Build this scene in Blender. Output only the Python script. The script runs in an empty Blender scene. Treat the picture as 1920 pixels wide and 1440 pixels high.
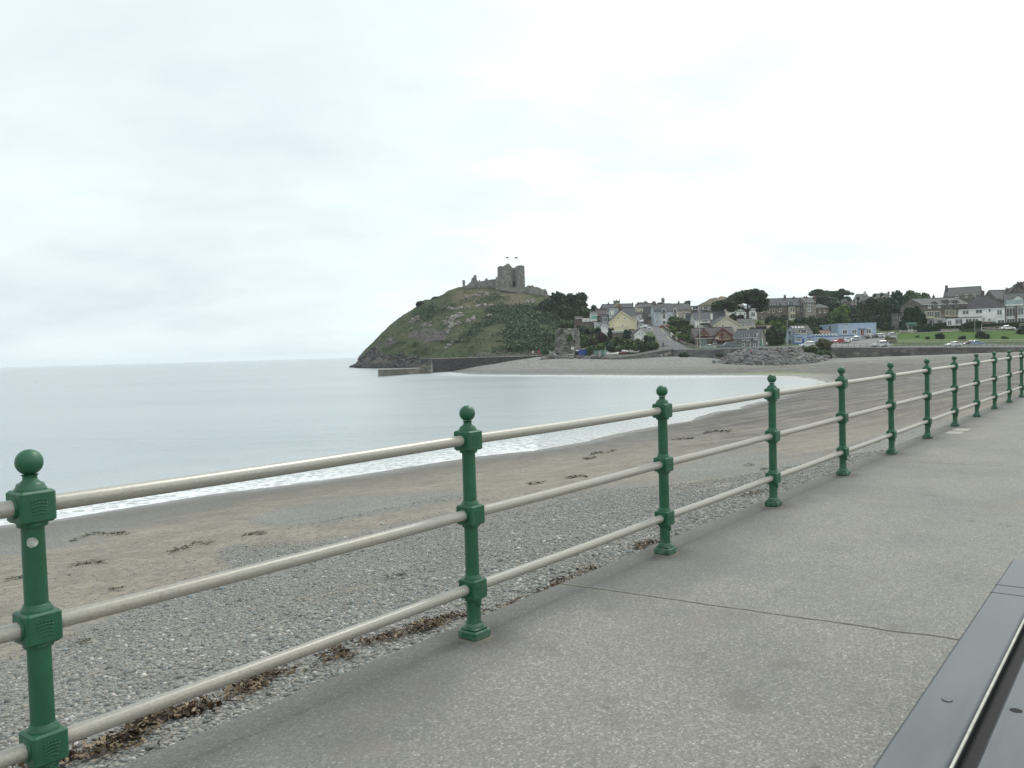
import bpy, math, random
import numpy as np
from mathutils import Vector, Matrix, noise as mnoise
random.seed(7); RNG = np.random.default_rng(7)
SC = bpy.context.scene
COL = SC.collection
pi = math.pi

# ------------------------------------------------------------------ camera model
F, PIT, ROLL, CZ = 1597.34, .0365252, .0283, 1.45
SEA = -3.2
def ray(px, py):
    u = (px-960)/F; v = (py-720)/F
    c, s = math.cos(ROLL), math.sin(ROLL)
    u, v = u*c-v*s, u*s+v*c
    c, s = math.cos(PIT), math.sin(PIT)
    return Vector((u, c-s*v, -s-c*v))
def W(px, py, D):                      # world point on the plane Y = D
    d = ray(px, py); t = D/d.y
    return Vector((d.x*t, D, CZ+d.z*t))
def atz(px, py, z):
    d = ray(px, py); t = (z-CZ)/d.z
    return Vector((d.x*t, d.y*t, z))
def proj(P):                           # numpy (n,3) -> photo pixels
    c, s = math.cos(PIT), math.sin(PIT)
    x, y, z = P[..., 0], P[..., 1], P[..., 2]-CZ
    fw = np.maximum(y*c-z*s, 1e-3); up = y*s+z*c
    u = x/fw; v = -up/fw
    c, s = math.cos(ROLL), math.sin(ROLL)
    return 960+F*(u*c+v*s), 720+F*(-u*s+v*c)
def m_per_px(D): return D/F

cam = bpy.data.cameras.new('camera'); cam_o = bpy.data.objects.new('camera', cam); COL.objects.link(cam_o)
cam.sensor_width = 36; cam.lens = 36*F/1920; cam.clip_start = .05; cam.clip_end = 60000
cam_o.matrix_world = Matrix.Translation((0, 0, CZ)) @ Matrix.Rotation(pi/2-PIT, 4, 'X') @ Matrix.Rotation(-ROLL, 4, 'Z')
SC.camera = cam_o

# ------------------------------------------------------------------ tagging and mesh helpers
def tag(o, label=None, cat=None, group=None, kind=None):
    if label: o['label'] = label
    if cat: o['category'] = cat
    if group: o['group'] = group
    if kind: o['kind'] = kind
    return o
def thing(name, label, cat, loc=(0, 0, 0), rz=0, group=None):
    o = bpy.data.objects.new(name, None); COL.objects.link(o)
    o.location = loc; o.rotation_euler = (0, 0, rz); o.empty_display_size = .2
    return tag(o, label, cat, group)
def copy_tree(o, parent=None):
    c = o.copy(); COL.objects.link(c); c.parent = parent
    for ch in list(o.children): copy_tree(ch, c)
    return c
def raw(name, V, Fc, mat, parent=None, smooth=False, attrs=None):
    V = np.asarray(V, dtype=np.float32); Fc = np.asarray(Fc, dtype=np.int32)
    me = bpy.data.meshes.new(name)
    n, k = Fc.shape
    me.vertices.add(len(V)); me.vertices.foreach_set('co', V.ravel())
    me.loops.add(n*k); me.loops.foreach_set('vertex_index', Fc.ravel())
    me.polygons.add(n); me.polygons.foreach_set('loop_start', np.arange(0, n*k, k, dtype=np.int32))
    me.polygons.foreach_set('use_smooth', np.full(n, smooth))
    if attrs:
        for a, d in attrs.items():
            at = me.attributes.new(a, 'FLOAT', 'POINT'); at.data.foreach_set('value', np.asarray(d, dtype=np.float32))
    me.update(calc_edges=True)
    if mat: me.materials.append(mat)
    o = bpy.data.objects.new(name, me); COL.objects.link(o)
    if parent: o.parent = parent
    return o
class MB:
    def __init__(s): s.v = []; s.f = []; s.sm = []
    def add(s, vs, fs, smooth=False):
        n = len(s.v); s.v += [tuple(v) for v in vs]; s.f += [tuple(i+n for i in f) for f in fs]; s.sm += [smooth]*len(fs); return s
    def box(s, x0, x1, y0, y1, z0, z1):
        return s.add([(x0,y0,z0),(x1,y0,z0),(x1,y1,z0),(x0,y1,z0),(x0,y0,z1),(x1,y0,z1),(x1,y1,z1),(x0,y1,z1)],
                     [(0,3,2,1),(4,5,6,7),(0,1,5,4),(1,2,6,5),(2,3,7,6),(3,0,4,7)])
    def bbox(s, x0, x1, y0, y1, z0, z1, b=.01):      # box with chamfered edges
        bm_v = []; fs = []
        # octagonal-ish rings along z, chamfer all edges
        def ring(i, z): return [(x0+i+b,y0+i,z),(x1-i-b,y0+i,z),(x1-i,y0+i+b,z),(x1-i,y1-i-b,z),(x1-i-b,y1-i,z),(x0+i+b,y1-i,z),(x0+i,y1-i-b,z),(x0+i,y0+i+b,z)]
        R = [ring(b, z0), ring(0, z0+b), ring(0, z1-b), ring(b, z1)]
        for r in R: bm_v += r
        for k in range(3):
            for j in range(8): fs.append((k*8+j, k*8+(j+1) % 8, (k+1)*8+(j+1) % 8, (k+1)*8+j))
        fs.append(tuple(range(7, -1, -1))); fs.append(tuple(range(24, 32)))
        return s.add(bm_v, fs)
    def lathe(s, prof, n=24, c=(0, 0), axis='z', smooth=True, cap=True, a0=0):
        vs = []; fs = []
        for r, z in prof:
            for j in range(n):
                a = a0+2*pi*j/n; p = (c[0]+r*math.cos(a), c[1]+r*math.sin(a), z)
                vs.append(p)
        for k in range(len(prof)-1):
            for j in range(n): fs.append((k*n+j, k*n+(j+1) % n, (k+1)*n+(j+1) % n, (k+1)*n+j))
        s.add(vs, fs, smooth)
        if cap:
            s.add(vs[:n], [tuple(range(n-1, -1, -1))]); s.add(vs[-n:], [tuple(range(n))])
        return s
    def tube(s, p, q, r0, r1=None, n=12, cap=True, smooth=True):
        r1 = r0 if r1 is None else r1
        p = Vector(p); q = Vector(q); d = (q-p).normalized()
        a = d.orthogonal().normalized(); b = d.cross(a)
        vs = []
        for c, r in ((p, r0), (q, r1)):
            for j in range(n):
                t = 2*pi*j/n; vs.append(c+a*(r*math.cos(t))+b*(r*math.sin(t)))
        s.add(vs, [(j, (j+1) % n, n+(j+1) % n, n+j) for j in range(n)], smooth)
        if cap: s.add(vs[:n], [tuple(range(n-1, -1, -1))]); s.add(vs[n:], [tuple(range(n))])
        return s
    def prism(s, poly, a0, a1, axis='x'):     # polygon in the other two axes, extruded a0..a1
        n = len(poly)
        if axis == 'x': mk = lambda p, a: (a, p[0], p[1])
        elif axis == 'y': mk = lambda p, a: (p[0], a, p[1])
        else: mk = lambda p, a: (p[0], p[1], a)
        vs = [mk(p, a0) for p in poly]+[mk(p, a1) for p in poly]
        return s.add(vs, [(j, (j+1) % n, n+(j+1) % n, n+j) for j in range(n)]+[tuple(range(n-1, -1, -1)), tuple(range(n, 2*n))])
    def build(s, name, mat, parent=None):
        me = bpy.data.meshes.new(name); me.from_pydata(s.v, [], s.f)
        me.polygons.foreach_set('use_smooth', s.sm)
        import bmesh
        bm = bmesh.new(); bm.from_mesh(me); bmesh.ops.recalc_face_normals(bm, faces=bm.faces); bm.to_mesh(me); bm.free()
        me.update()
        if mat: me.materials.append(mat)
        o = bpy.data.objects.new(name, me); COL.objects.link(o)
        if parent: o.parent = parent
        return o

# ------------------------------------------------------------------ materials
class NT:
    def __init__(s, m):
        m.use_nodes = True; s.t = m.node_tree; s.t.nodes.clear(); s.m = m
        s.out = s.n('ShaderNodeOutputMaterial')
    def n(s, k, **kw):
        nd = s.t.nodes.new(k)
        for a, b in kw.items():
            if a.startswith('i_'): nd.inputs[a[2:].replace('_', ' ')].default_value = b
            else: setattr(nd, a, b)
        return nd
    def l(s, a, b): s.t.links.new(a, b)
    def coord(s, kind='Object'):
        return s.n('ShaderNodeTexCoord').outputs[kind]
    def noise(s, vec, scale, detail=4, rough=.55, dim='3D', scl=None):
        nd = s.n('ShaderNodeTexNoise'); nd.inputs['Scale'].default_value = scale; nd.inputs['Detail'].default_value = detail; nd.inputs['Roughness'].default_value = rough
        if scl is not None:
            mp = s.n('ShaderNodeMapping'); mp.inputs['Scale'].default_value = scl; s.l(vec, mp.inputs['Vector']); vec = mp.outputs[0]
        s.l(vec, nd.inputs['Vector']); return nd.outputs['Fac']
    def voro(s, vec, scale, feature='F1', out='Distance', scl=None):
        nd = s.n('ShaderNodeTexVoronoi'); nd.feature = feature; nd.inputs['Scale'].default_value = scale
        if scl is not None:
            mp = s.n('ShaderNodeMapping'); mp.inputs['Scale'].default_value = scl; s.l(vec, mp.inputs['Vector']); vec = mp.outputs[0]
        s.l(vec, nd.inputs['Vector']); return nd.outputs[out]
    def ramp(s, fac, stops, interp='LINEAR'):
        nd = s.n('ShaderNodeValToRGB'); cr = nd.color_ramp; cr.interpolation = interp
        while len(cr.elements) < len(stops): cr.elements.new(.5)
        for e, (p, c) in zip(cr.elements, stops):
            e.position = p; e.color = (c if len(c) == 4 else (*c, 1)) if not isinstance(c, (int, float)) else (c, c, c, 1)
        s.l(fac, nd.inputs['Fac']); return nd.outputs['Color']
    def mix(s, fac, a, b, mode='MIX'):
        nd = s.n('ShaderNodeMix'); nd.data_type = 'RGBA'; nd.blend_type = mode; nd.clamp_factor = True
        for inp, v in ((nd.inputs['Factor'], fac), (nd.inputs[6], a), (nd.inputs[7], b)):
            if isinstance(v, (int, float)): inp.default_value = v if inp.type == 'VALUE' else (v, v, v, 1)
            elif isinstance(v, tuple): inp.default_value = (*v[:3], 1)
            else: s.l(v, inp)
        return nd.outputs[2]
    def math(s, op, a, b=0, c=None, clamp=False):
        nd = s.n('ShaderNodeMath'); nd.operation = op; nd.use_clamp = clamp
        for i, v in enumerate((a, b, c)):
            if v is None: continue
            if isinstance(v, (int, float)): nd.inputs[i].default_value = v
            else: s.l(v, nd.inputs[i])
        return nd.outputs[0]
    def maprange(s, v, a, b, c=0., d=1.):
        nd = s.n('ShaderNodeMapRange'); nd.interpolation_type = 'SMOOTHSTEP'
        s.l(v, nd.inputs[0]); 
        for i, x in zip((1, 2, 3, 4), (a, b, c, d)): nd.inputs[i].default_value = x
        return nd.outputs[0]
    def attr(s, name):
        nd = s.n('ShaderNodeAttribute'); nd.attribute_name = name; return nd.outputs['Fac']
    def bump(s, h, strength=.5, dist=.02, nrm=None):
        nd = s.n('ShaderNodeBump'); nd.inputs['Strength'].default_value = strength; nd.inputs['Distance'].default_value = dist
        s.l(h, nd.inputs['Height'])
        if nrm is not None: s.l(nrm, nd.inputs['Normal'])
        return nd.outputs[0]
    def bsdf(s, color, rough=.8, metal=0, spec=.5, normal=None, **kw):
        nd = s.n('ShaderNodeBsdfPrincipled')
        for inp, v in (('Base Color', color), ('Roughness', rough), ('Metallic', metal), ('Specular IOR Level', spec)):
            if isinstance(v, (int, float)): nd.inputs[inp].default_value = v if inp != 'Base Color' else (v, v, v, 1)
            elif isinstance(v, tuple): nd.inputs[inp].default_value = (*v[:3], 1)
            else: s.l(v, nd.inputs[inp])
        if normal is not None: s.l(normal, nd.inputs['Normal'])
        for k, v in kw.items(): nd.inputs[k.replace('_', ' ')].default_value = v
        s.l(nd.outputs[0], s.out.inputs[0]); return nd
MATS = {}
def S(r, g, b):                         # sRGB 0-255 -> linear
    f = lambda c: (c/255/12.92 if c/255 <= .04045 else ((c/255+.055)/1.055)**2.4)
    return (f(r), f(g), f(b))
def sc(c, k): return tuple(min(1, x*k) for x in c)
def paint(name, col, rough=.6, var=.18, scale=1.2, bump=0., metal=0, spec=.5, streak=True):
    if name in MATS: return MATS[name]
    m = bpy.data.materials.new(name); t = NT(m); co = t.coord()
    a = t.noise(co, scale, 5, .6)
    c = t.mix(t.ramp(a, [(.3, 0.), (.7, 1.)]), sc(col, 1-var), sc(col, 1+var*.6))
    if streak:
        b = t.noise(co, 1., 4, .6, scl=(3., 3., .35))
        c = t.mix(t.ramp(b, [(.5, 0.), (.75, .45)]), c, sc(col, 1-1.6*var))
    nrm = t.bump(t.noise(co, scale*8, 3), bump, .02) if bump else None
    t.bsdf(c, rough, metal, spec, nrm); MATS[name] = m; return m
def stone(name, c1, c2, c3, cell=1.6, rough=.9, mortar=None, flat=.55, bump=.5):
    if name in MATS: return MATS[name]
    m = bpy.data.materials.new(name); t = NT(m); co = t.coord()
    v = t.n('ShaderNodeTexVoronoi'); v.inputs['Scale'].default_value = cell
    mp = t.n('ShaderNodeMapping'); mp.inputs['Scale'].default_value = (1*flat+.2, 1*flat+.2, 1.3)
    n0 = t.n('ShaderNodeTexNoise'); n0.inputs['Scale'].default_value = 2; t.l(co, n0.inputs['Vector'])
    t.l(co, mp.inputs['Vector']); t.l(mp.outputs[0], v.inputs['Vector'])
    sepx = t.n('ShaderNodeSeparateColor'); t.l(v.outputs['Color'], sepx.inputs[0])
    c = t.ramp(sepx.outputs[0], [(0, c1), (.45, c2), (.8, c3), (1, sc(c3, 1.15))])
    big = t.noise(co, .35, 5, .6)
    c = t.mix(t.ramp(big, [(.35, 0.), (.7, .6)]), c, sc(c1, .8))
    e = t.n('ShaderNodeTexVoronoi'); e.feature = 'DISTANCE_TO_EDGE'; e.inputs['Scale'].default_value = cell; t.l(mp.outputs[0], e.inputs['Vector'])
    edge = t.ramp(e.outputs['Distance'], [(0, 1.), (.09, 0.)])
    c = t.mix(t.math('MULTIPLY', edge, .55), c, mortar if mortar else sc(c1, .5))
    t.bsdf(c, rough, 0, .3, t.bump(t.math('ADD', e.outputs['Distance'], t.math('MULTIPLY', n0.outputs['Fac'], .4)), bump, .15))
    MATS[name] = m; return m
def slate(name, col, var=.22):
    if name in MATS: return MATS[name]
    m = bpy.data.materials.new(name); t = NT(m); co = t.coord()
    a = t.noise(co, .9, 5, .65); v = t.n('ShaderNodeTexBrick'); v.inputs['Scale'].default_value = 1.0
    v.inputs['Color1'].default_value = (*sc(col, 1-var), 1); v.inputs['Color2'].default_value = (*sc(col, 1+var), 1); v.inputs['Mortar'].default_value = (*sc(col, .6), 1)
    v.inputs['Brick Width'].default_value = .6; v.inputs['Row Height'].default_value = .35; v.inputs['Mortar Size'].default_value = .02
    mp = t.n('ShaderNodeMapping'); mp.inputs['Rotation'].default_value = (pi/2, 0, 0); t.l(co, mp.inputs['Vector']); t.l(mp.outputs[0], v.inputs['Vector'])
    c = t.mix(t.ramp(a, [(.35, 0.), (.7, .7)]), v.outputs['Color'], sc(col, 1.25))
    li = t.noise(co, .5, 6, .7)
    c = t.mix(t.ramp(li, [(.55, 0.), (.72, .35)]), c, (.11, .105, .07))
    t.bsdf(c, .8, 0, .2, t.bump(v.outputs['Fac'], .3, .03)); MATS[name] = m; return m
def foliage(name, dark, mid, light):
    if name in MATS: return MATS[name]
    m = bpy.data.materials.new(name); t = NT(m); co = t.coord()
    g = t.n('ShaderNodeNewGeometry'); oi = t.n('ShaderNodeObjectInfo')
    n = t.noise(co, 3.2, 3, .6)
    f = t.math('ADD', t.math('MULTIPLY', n, .7), t.math('MULTIPLY', g.outputs['Random Per Island'], .45))
    f = t.math('ADD', f, t.math('MULTIPLY', oi.outputs['Random'], .12))
    c = t.ramp(f, [(.38, dark), (.62, mid), (.9, light)])
    b = t.bsdf(c, .65, 0, .3)
    MATS[name] = m; return m
GREEN_DARK = foliage('foliage_dark', (.010, .023, .014), (.022, .048, .022), (.055, .100, .040))
GREEN_MID = foliage('foliage_mid', (.022, .046, .016), (.046, .092, .026), (.100, .165, .045))
GREEN_BRIGHT = foliage('foliage_bright', (.040, .080, .018), (.085, .155, .030), (.165, .250, .055))
GREEN_BLUE = foliage('foliage_blue', (.010, .028, .021), (.022, .056, .036), (.052, .105, .060))
IVY = foliage('foliage_ivy', (.012, .034, .018), (.026, .066, .030), (.060, .115, .050))
PURPLE = foliage('foliage_purple', (.030, .012, .016), (.06, .022, .03), (.10, .04, .05))
OLIVE = foliage('foliage_olive', (.040, .050, .022), (.085, .095, .040), (.150, .150, .070))
BARK = paint('bark', (.07, .055, .045), .9, .3, 3)

# ------------------------------------------------------------------ world and sun
w = bpy.data.worlds.new('World'); SC.world = w; w.use_nodes = True
nt = w.node_tree; nt.nodes.clear()
class WN(NT):
    def __init__(s, w): s.t = w.node_tree; s.out = s.n('ShaderNodeOutputWorld')
t = WN(w)
SUN_EL, SUN_AZ = math.radians(52), math.radians(38)      # azimuth clockwise from +Y
sky = t.n('ShaderNodeTexSky'); sky.sky_type = 'NISHITA'; sky.sun_disc = False; sky.sun_elevation = SUN_EL; sky.sun_rotation = SUN_AZ
sky.air_density = 1.2; sky.dust_density = 2.0
co = t.coord('Generated'); sep = t.n('ShaderNodeSeparateXYZ'); t.l(co, sep.inputs[0])
zz = t.math('ADD', t.math('MAXIMUM', sep.outputs[2], 0), .24)
cx = t.math('DIVIDE', sep.outputs[0], zz); cy = t.math('DIVIDE', sep.outputs[1], zz)
cmb = t.n('ShaderNodeCombineXYZ'); t.l(cx, cmb.inputs[0]); t.l(cy, cmb.inputs[1])
n1 = t.noise(cmb.outputs[0], .45, 6, .55, scl=(1.0, 1.2, 1)); n2 = t.noise(cmb.outputs[0], 1.5, 6, .55, scl=(1, 1.2, 1))
nn = t.math('ADD', t.math('MULTIPLY', n1, .72), t.math('MULTIPLY', n2, .28))
# brighter towards the hidden sun, greyer towards the sea on the left
side = t.math('MULTIPLY', sep.outputs[0], .15)
nn = t.math('ADD', nn, side)
cl = t.ramp(nn, [(.34, (.54, .605, .645)), (.42, (.61, .685, .71)), (.50, (.68, .765, .772)), (.57, (.82, .86, .85)), (.65, (.96, .97, .95))])
up = t.math('MULTIPLY', t.maprange(sep.outputs[2], -.02, .0), 1.0)
thin = t.ramp(n2, [(.36, .05), (.50, .0)])
sc10 = t.n('ShaderNodeVectorMath'); sc10.operation = 'SCALE'; sc10.inputs['Scale'].default_value = 10.0; t.l(cl, sc10.inputs[0])
skc = t.mix(thin, sc10.outputs[0], sky.outputs[0])
low = t.mix(up, (2.5, 2.7, 2.7), skc)
bg = t.n('ShaderNodeBackground'); bg.inputs['Strength'].default_value = .1; t.l(low, bg.inputs['Color']); t.l(bg.outputs[0], t.out.inputs[0])
sun = bpy.data.lights.new('sun', 'SUN'); sun.energy = 1.5; sun.angle = math.radians(14); sun.color = (1, .97, .92)
so = bpy.data.objects.new('sun', sun); COL.objects.link(so)
sd = Vector((math.sin(SUN_AZ)*math.cos(SUN_EL), math.cos(SUN_AZ)*math.cos(SUN_EL), math.sin(SUN_EL)))
so.rotation_euler = sd.to_track_quat('Z', 'Y').to_euler()
vs = SC.view_settings; vs.view_transform = 'Standard'; vs.look = 'None'; vs.gamma = 1; vs.exposure = 0.46; vs.use_curve_mapping = False

# ------------------------------------------------------------------ fence frame (local x along the railing, local y towards the sea)
TH, FD, SP, OFF, PH = .65453521, 2.81532074, 2.10688413, 3.29263473, 1.19225
SN, CS = math.sin(TH), math.cos(TH)
RZ = math.atan2(CS, SN)
def fr(s, n, z=0): return Vector((SN*s+CS*(n-FD), CS*s-SN*(n-FD), z))    # n > 0 is the promenade side
ORG = fr(0, 0)

# ------------------------------------------------------------------ ground heights: linear RBF through points read off the photograph
class RBF:
    def __init__(s, pts, smooth=.0):
        P = np.array([(p[0], p[1]) for p in pts], float); z = np.array([p[2] for p in pts], float)
        s.P = P; n = len(P)
        A = np.zeros((n+3, n+3)); R = np.hypot(P[:, None, 0]-P[None, :, 0], P[:, None, 1]-P[None, :, 1])
        A[:n, :n] = -R+np.eye(n)*smooth; A[:n, n] = 1; A[:n, n+1:] = P; A[n, :n] = 1; A[n+1:, :n] = P.T
        b = np.zeros(n+3); b[:n] = z
        s.w = np.linalg.lstsq(A, b, rcond=None)[0]
    def __call__(s, X, Y):
        X = np.asarray(X, float); Y = np.asarray(Y, float); sh = X.shape; X = X.ravel(); Y = Y.ravel()
        out = s.w[-3]+s.w[-2]*X+s.w[-1]*Y
        for (x, y), k in zip(s.P, s.w): out = out-k*np.hypot(X-x, Y-y)
        return out.reshape(sh)
bp = []
WATERLINE = [(-500, 1060), (-250, 1022), (0, 985), (100, 975), (250, 950), (400, 926), (600, 902), (700, 886), (790, 872), (900, 855), (1000, 845), (1100, 828), (1210, 803), (1300, 790), (1390, 766), (1450, 750), (1510, 733), (1545, 718), (1500, 707), (1400, 704), (1300, 704), (1150, 703.5), (1000, 703), (880, 702)]
for x, y in WATERLINE: bp.append(atz(x, y, SEA))
for x, y, z in [(-200, 930, -4.3), (100, 890, -4.3), (400, 850, -4.2), (700, 810, -4.1), (950, 775, -4.0), (1150, 745, -3.9), (1300, 730, -3.8), (1430, 718, -3.7), (1100, 716, -3.9), (900, 712, -4.1), (750, 715, -4.6), (300, 760, -6), (-300, 780, -6), (700, 740, -5), (640, 700, -6), (0, 720, -8)]:
    p = atz(x, y, SEA); p.z = z; bp.append(p)
for s in np.arange(-12, 300, 6):
    e = -.34-.012*max(0, s)
    e = max(e, -2.0)
    p = fr(s, -.2); bp.append((p.x, p.y, e)); p = fr(s, 2.0); bp.append((p.x, p.y, e-.3)); p = fr(s, 10); bp.append((p.x, p.y, e-1.5))
for s in np.arange(-12, 60, 2):
    p = fr(s, -1.2); bp.append((p.x, p.y, -.36-.008*max(0, s)))
    p = fr(s, -.5); bp.append((p.x, p.y, -.33-.01*max(0, s)))
for s in np.arange(-10, 40, 5):
    p = fr(s, -3.5); bp.append((p.x, p.y, -.95-.01*s)); p = fr(s, -8); bp.append((p.x, p.y, -1.55-.012*s))
FARBASE = [(850, 697, 229), (900, 686, 240), (960, 676, 252), (1010, 669, 262), (1085, 673, 250), (1140, 674, 246), (1180, 675, 244), (1220, 671, 248), (1262, 668, 248), (1330, 672, 236), (1380, 683, 200), (1450, 684, 196), (1510, 682, 200), (1560, 672, 216), (1650, 669, 222), (1750, 668, 223), (1850, 667, 223), (1950, 666, 223), (2100, 664, 223)]
for x, y, D in FARBASE: bp.append(W(x, y, D))
for x, y, D in FARBASE:
    p = W(x, y, D); k = 1.12; bp.append((p.x*k, p.y*k, p.z-.6))
for x, y, z in [(1700, 688, -2.75), (1650, 700, -2.9), (1800, 690, -2.7), (1350, 692, -2.6), (1500, 693, -2.8)]:
    bp.append(atz(x, y, z))
beach_z = RBF(bp)
def bz(x, y): return float(beach_z(np.array([x]), np.array([y]))[0])

def poly_sdf(px, py, poly):            # signed distance (positive inside), numpy
    px = np.asarray(px, float); py = np.asarray(py, float); d = np.full(px.shape, 1e9); ins = np.zeros(px.shape, bool)
    n = len(poly)
    for i in range(n):
        x0, y0 = poly[i]; x1, y1 = poly[(i+1) % n]
        ex, ey = x1-x0, y1-y0; L = ex*ex+ey*ey+1e-9
        t = np.clip(((px-x0)*ex+(py-y0)*ey)/L, 0, 1)
        d = np.minimum(d, np.hypot(px-x0-ex*t, py-y0-ey*t))
        c = ((y0 > py) != (y1 > py)) & (px < (x1-x0)*(py-y0)/((y1-y0) if y1 != y0 else 1e-9)+x0)
        ins ^= c
    return np.where(ins, d, -d)
def fbm(X, Y, Z, scale, octv=4):
    out = np.empty(X.size); Xf, Yf, Zf = X.ravel()*scale, Y.ravel()*scale, (Z.ravel()*scale if hasattr(Z, 'ravel') else np.full(X.size, Z*scale))
    for i in range(X.size): out[i] = mnoise.fractal((Xf[i], Yf[i], Zf[i]), 1.0, 2.1, octv)
    return out.reshape(X.shape)
def grid_faces(nr, nc, flip=False):
    i = np.arange(nr-1)[:, None]*nc+np.arange(nc-1)[None, :]; i = i.ravel()
    f = np.stack([i, i+1, i+nc+1, i+nc], 1)
    return f[:, ::-1] if flip else f

# beach sheet: columns by bearing, rows by distance
cols = np.concatenate([np.arange(-900, 0, 24), np.arange(0, 1930, 7), np.arange(1930, 3600, 30)])
rows = np.concatenate([np.geomspace(.4, 60, 300), np.geomspace(60.6, 330, 230)[1:]])
tanb = (cols-960)/F
YY, TT = np.meshgrid(rows, tanb, indexing='ij'); XX = YY*TT
ZZ = beach_z(XX, YY)
nz = fbm(XX, YY, 0., .35, 4)
dist_w = np.clip(ZZ-SEA, -1, 3)
ZZ = ZZ+nz*.045*np.clip(dist_w*2, .15, 1)
streakz = np.clip((np.broadcast_to(cols[None, :], ZZ.shape)-1180)/200, 0, 1)*np.clip((YY-28)/20, 0, 1)*np.clip((150-YY)/30, 0, 1)
ZZ = ZZ+fbm(XX*.10, YY*.9, 7., .5, 3)*.055*streakz
PX, PY = proj(np.stack([XX, YY, ZZ], -1))
sandA = [(-900, 1180), (-300, 1080), (0, 1040), (100, 1022), (180, 1006), (260, 985), (340, 962), (430, 943), (520, 926), (640, 905), (780, 882), (860, 866), (1050, 850), (1200, 828), (1330, 806), (1500, 770), (1600, 745), (1800, 730), (1930, 735), (1930, 770), (1700, 800), (1560, 855), (1420, 868), (1330, 885), (1180, 905), (1080, 925), (920, 968), (850, 975), (750, 990), (640, 1012), (540, 1020), (440, 1022), (400, 1045), (430, 1062), (330, 1105), (240, 1150), (110, 1205), (0, 1250), (-400, 1370), (-900, 1500)]
gravB = [(470, 978), (520, 950), (600, 938), (720, 930), (850, 922), (880, 930), (800, 945), (700, 962), (620, 980), (520, 992)]
gravC = [(1250, 880), (1330, 850), (1430, 838), (1470, 850), (1400, 870), (1300, 895)]
sandD = [(560, 1120), (700, 1085), (760, 1092), (640, 1118), (560, 1130)]
sandE = [(1180, 915), (1330, 895), (1450, 890), (1400, 915), (1250, 930)]
sc_px = np.clip(YY, 2, 60)
def smooth_poly(poly, soft=16, k=1.6): return np.clip(poly_sdf(PX, PY, poly)/(soft*k)+.5, 0, 1)
n2 = fbm(XX, YY, 3., .9, 3)
sand = smooth_poly(sandA, 22)
sand = np.maximum(sand-smooth_poly(gravB, 14)-smooth_poly(gravC, 10)*.8, 0)
sand = np.maximum(sand, smooth_poly(sandD, 16)*.7); sand = np.maximum(sand, smooth_poly(sandE, 12)*.8)
sand = np.where((PX > 1250) & (YY > 30), np.clip(sand*.6+.25+n2*.5, 0, 1)*(YY < 215), sand)
algae = smooth_poly([(1355, 703), (1400, 699), (1460, 697), (1520, 699), (1545, 703), (1450, 706)], 4)
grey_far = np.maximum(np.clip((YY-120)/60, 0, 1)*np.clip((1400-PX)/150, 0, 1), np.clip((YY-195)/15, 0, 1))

m = bpy.data.materials.new('beach'); t = NT(m); co = t.coord()
sa = t.attr('sand'); hz = t.attr('above_sea'); al = t.attr('algae'); far = t.attr('grey_far')
v1 = t.n('ShaderNodeTexVoronoi'); v1.inputs['Scale'].default_value = 30; t.l(co, v1.inputs['Vector'])
v2 = t.n('ShaderNodeTexVoronoi'); v2.inputs['Scale'].default_value = 70; t.l(co, v2.inputs['Vector'])
s1 = t.n('ShaderNodeSeparateColor'); t.l(v1.outputs['Color'], s1.inputs[0])
s2 = t.n('ShaderNodeSeparateColor'); t.l(v2.outputs['Color'], s2.inputs[0])
PEB = [(0, (.08, .085, .08)), (.18, (.17, .185, .18)), (.36, (.26, .255, .225)), (.52, (.19, .22, .22)), (.68, (.33, .315, .27)), (.82, (.27, .245, .20)), (.93, (.42, .41, .385)), (1, (.62, .61, .58))]
pc = t.mix(.45, t.ramp(s1.outputs[0], PEB), t.ramp(s2.outputs[1], PEB))
pc = t.mix(t.ramp(v1.outputs['Distance'], [(.5, 0.), (.85, .45)]), pc, (.055, .052, .045))
pn = t.noise(co, .5, 5, .6)
pc = t.mix(t.ramp(pn, [(.35, .5), (.65, 0.)]), pc, t.mix(.5, pc, (.13, .125, .11)))
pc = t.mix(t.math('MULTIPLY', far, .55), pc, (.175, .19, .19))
sn1 = t.noise(co, 1.1, 6, .65); sn2 = t.noise(co, 26, 4, .7)
sdc = t.ramp(sn1, [(.3, (.175, .160, .130)), (.5, (.245, .222, .178)), (.7, (.295, .268, .215))])
sdc = t.mix(t.ramp(sn2, [(.52, 0.), (.68, .55)]), sdc, (.12, .105, .085))
dash = t.noise(co, 7., 5, .7, scl=(.28, 1.5, 1)); sdc = t.mix(t.ramp(dash, [(.57, 0.), (.64, .6)]), sdc, (.085, .075, .06))
rp = t.noise(co, 5., 4, .6, scl=(.5, 1.3, 1))
sdc = t.mix(t.ramp(rp, [(.52, 0.), (.66, .4)]), sdc, (.17, .15, .12))
nb = t.math('ADD', t.math('MULTIPLY', t.noise(co, 1.6, 7, .8), .6), t.math('MULTIPLY', t.noise(co, .45, 4, .6, scl=(.6, 1, 1)), .4))
sm = t.math('ADD', sa, t.math('MULTIPLY', t.math('SUBTRACT', nb, .5), 3.8))
sm = t.maprange(sm, .30, .74)
sp = t.math('MULTIPLY', sm, t.math('SUBTRACT', 1., t.ramp(t.noise(co, 9, 4, .75), [(.53, 0.), (.60, .9)])))   # stray stones on the sand
c = t.mix(sp, pc, sdc)
c = t.mix(t.math('MULTIPLY', t.attr('streak'), .5), c, (.165, .148, .122)); stf = t.noise(co, 1.0, 5, .7, scl=(.06, 1.1, 1)); c = t.mix(t.math('MULTIPLY', t.ramp(stf, [(.52, 0.), (.60, .7)]), t.attr('streak')), c, (.06, .055, .05))
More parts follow.
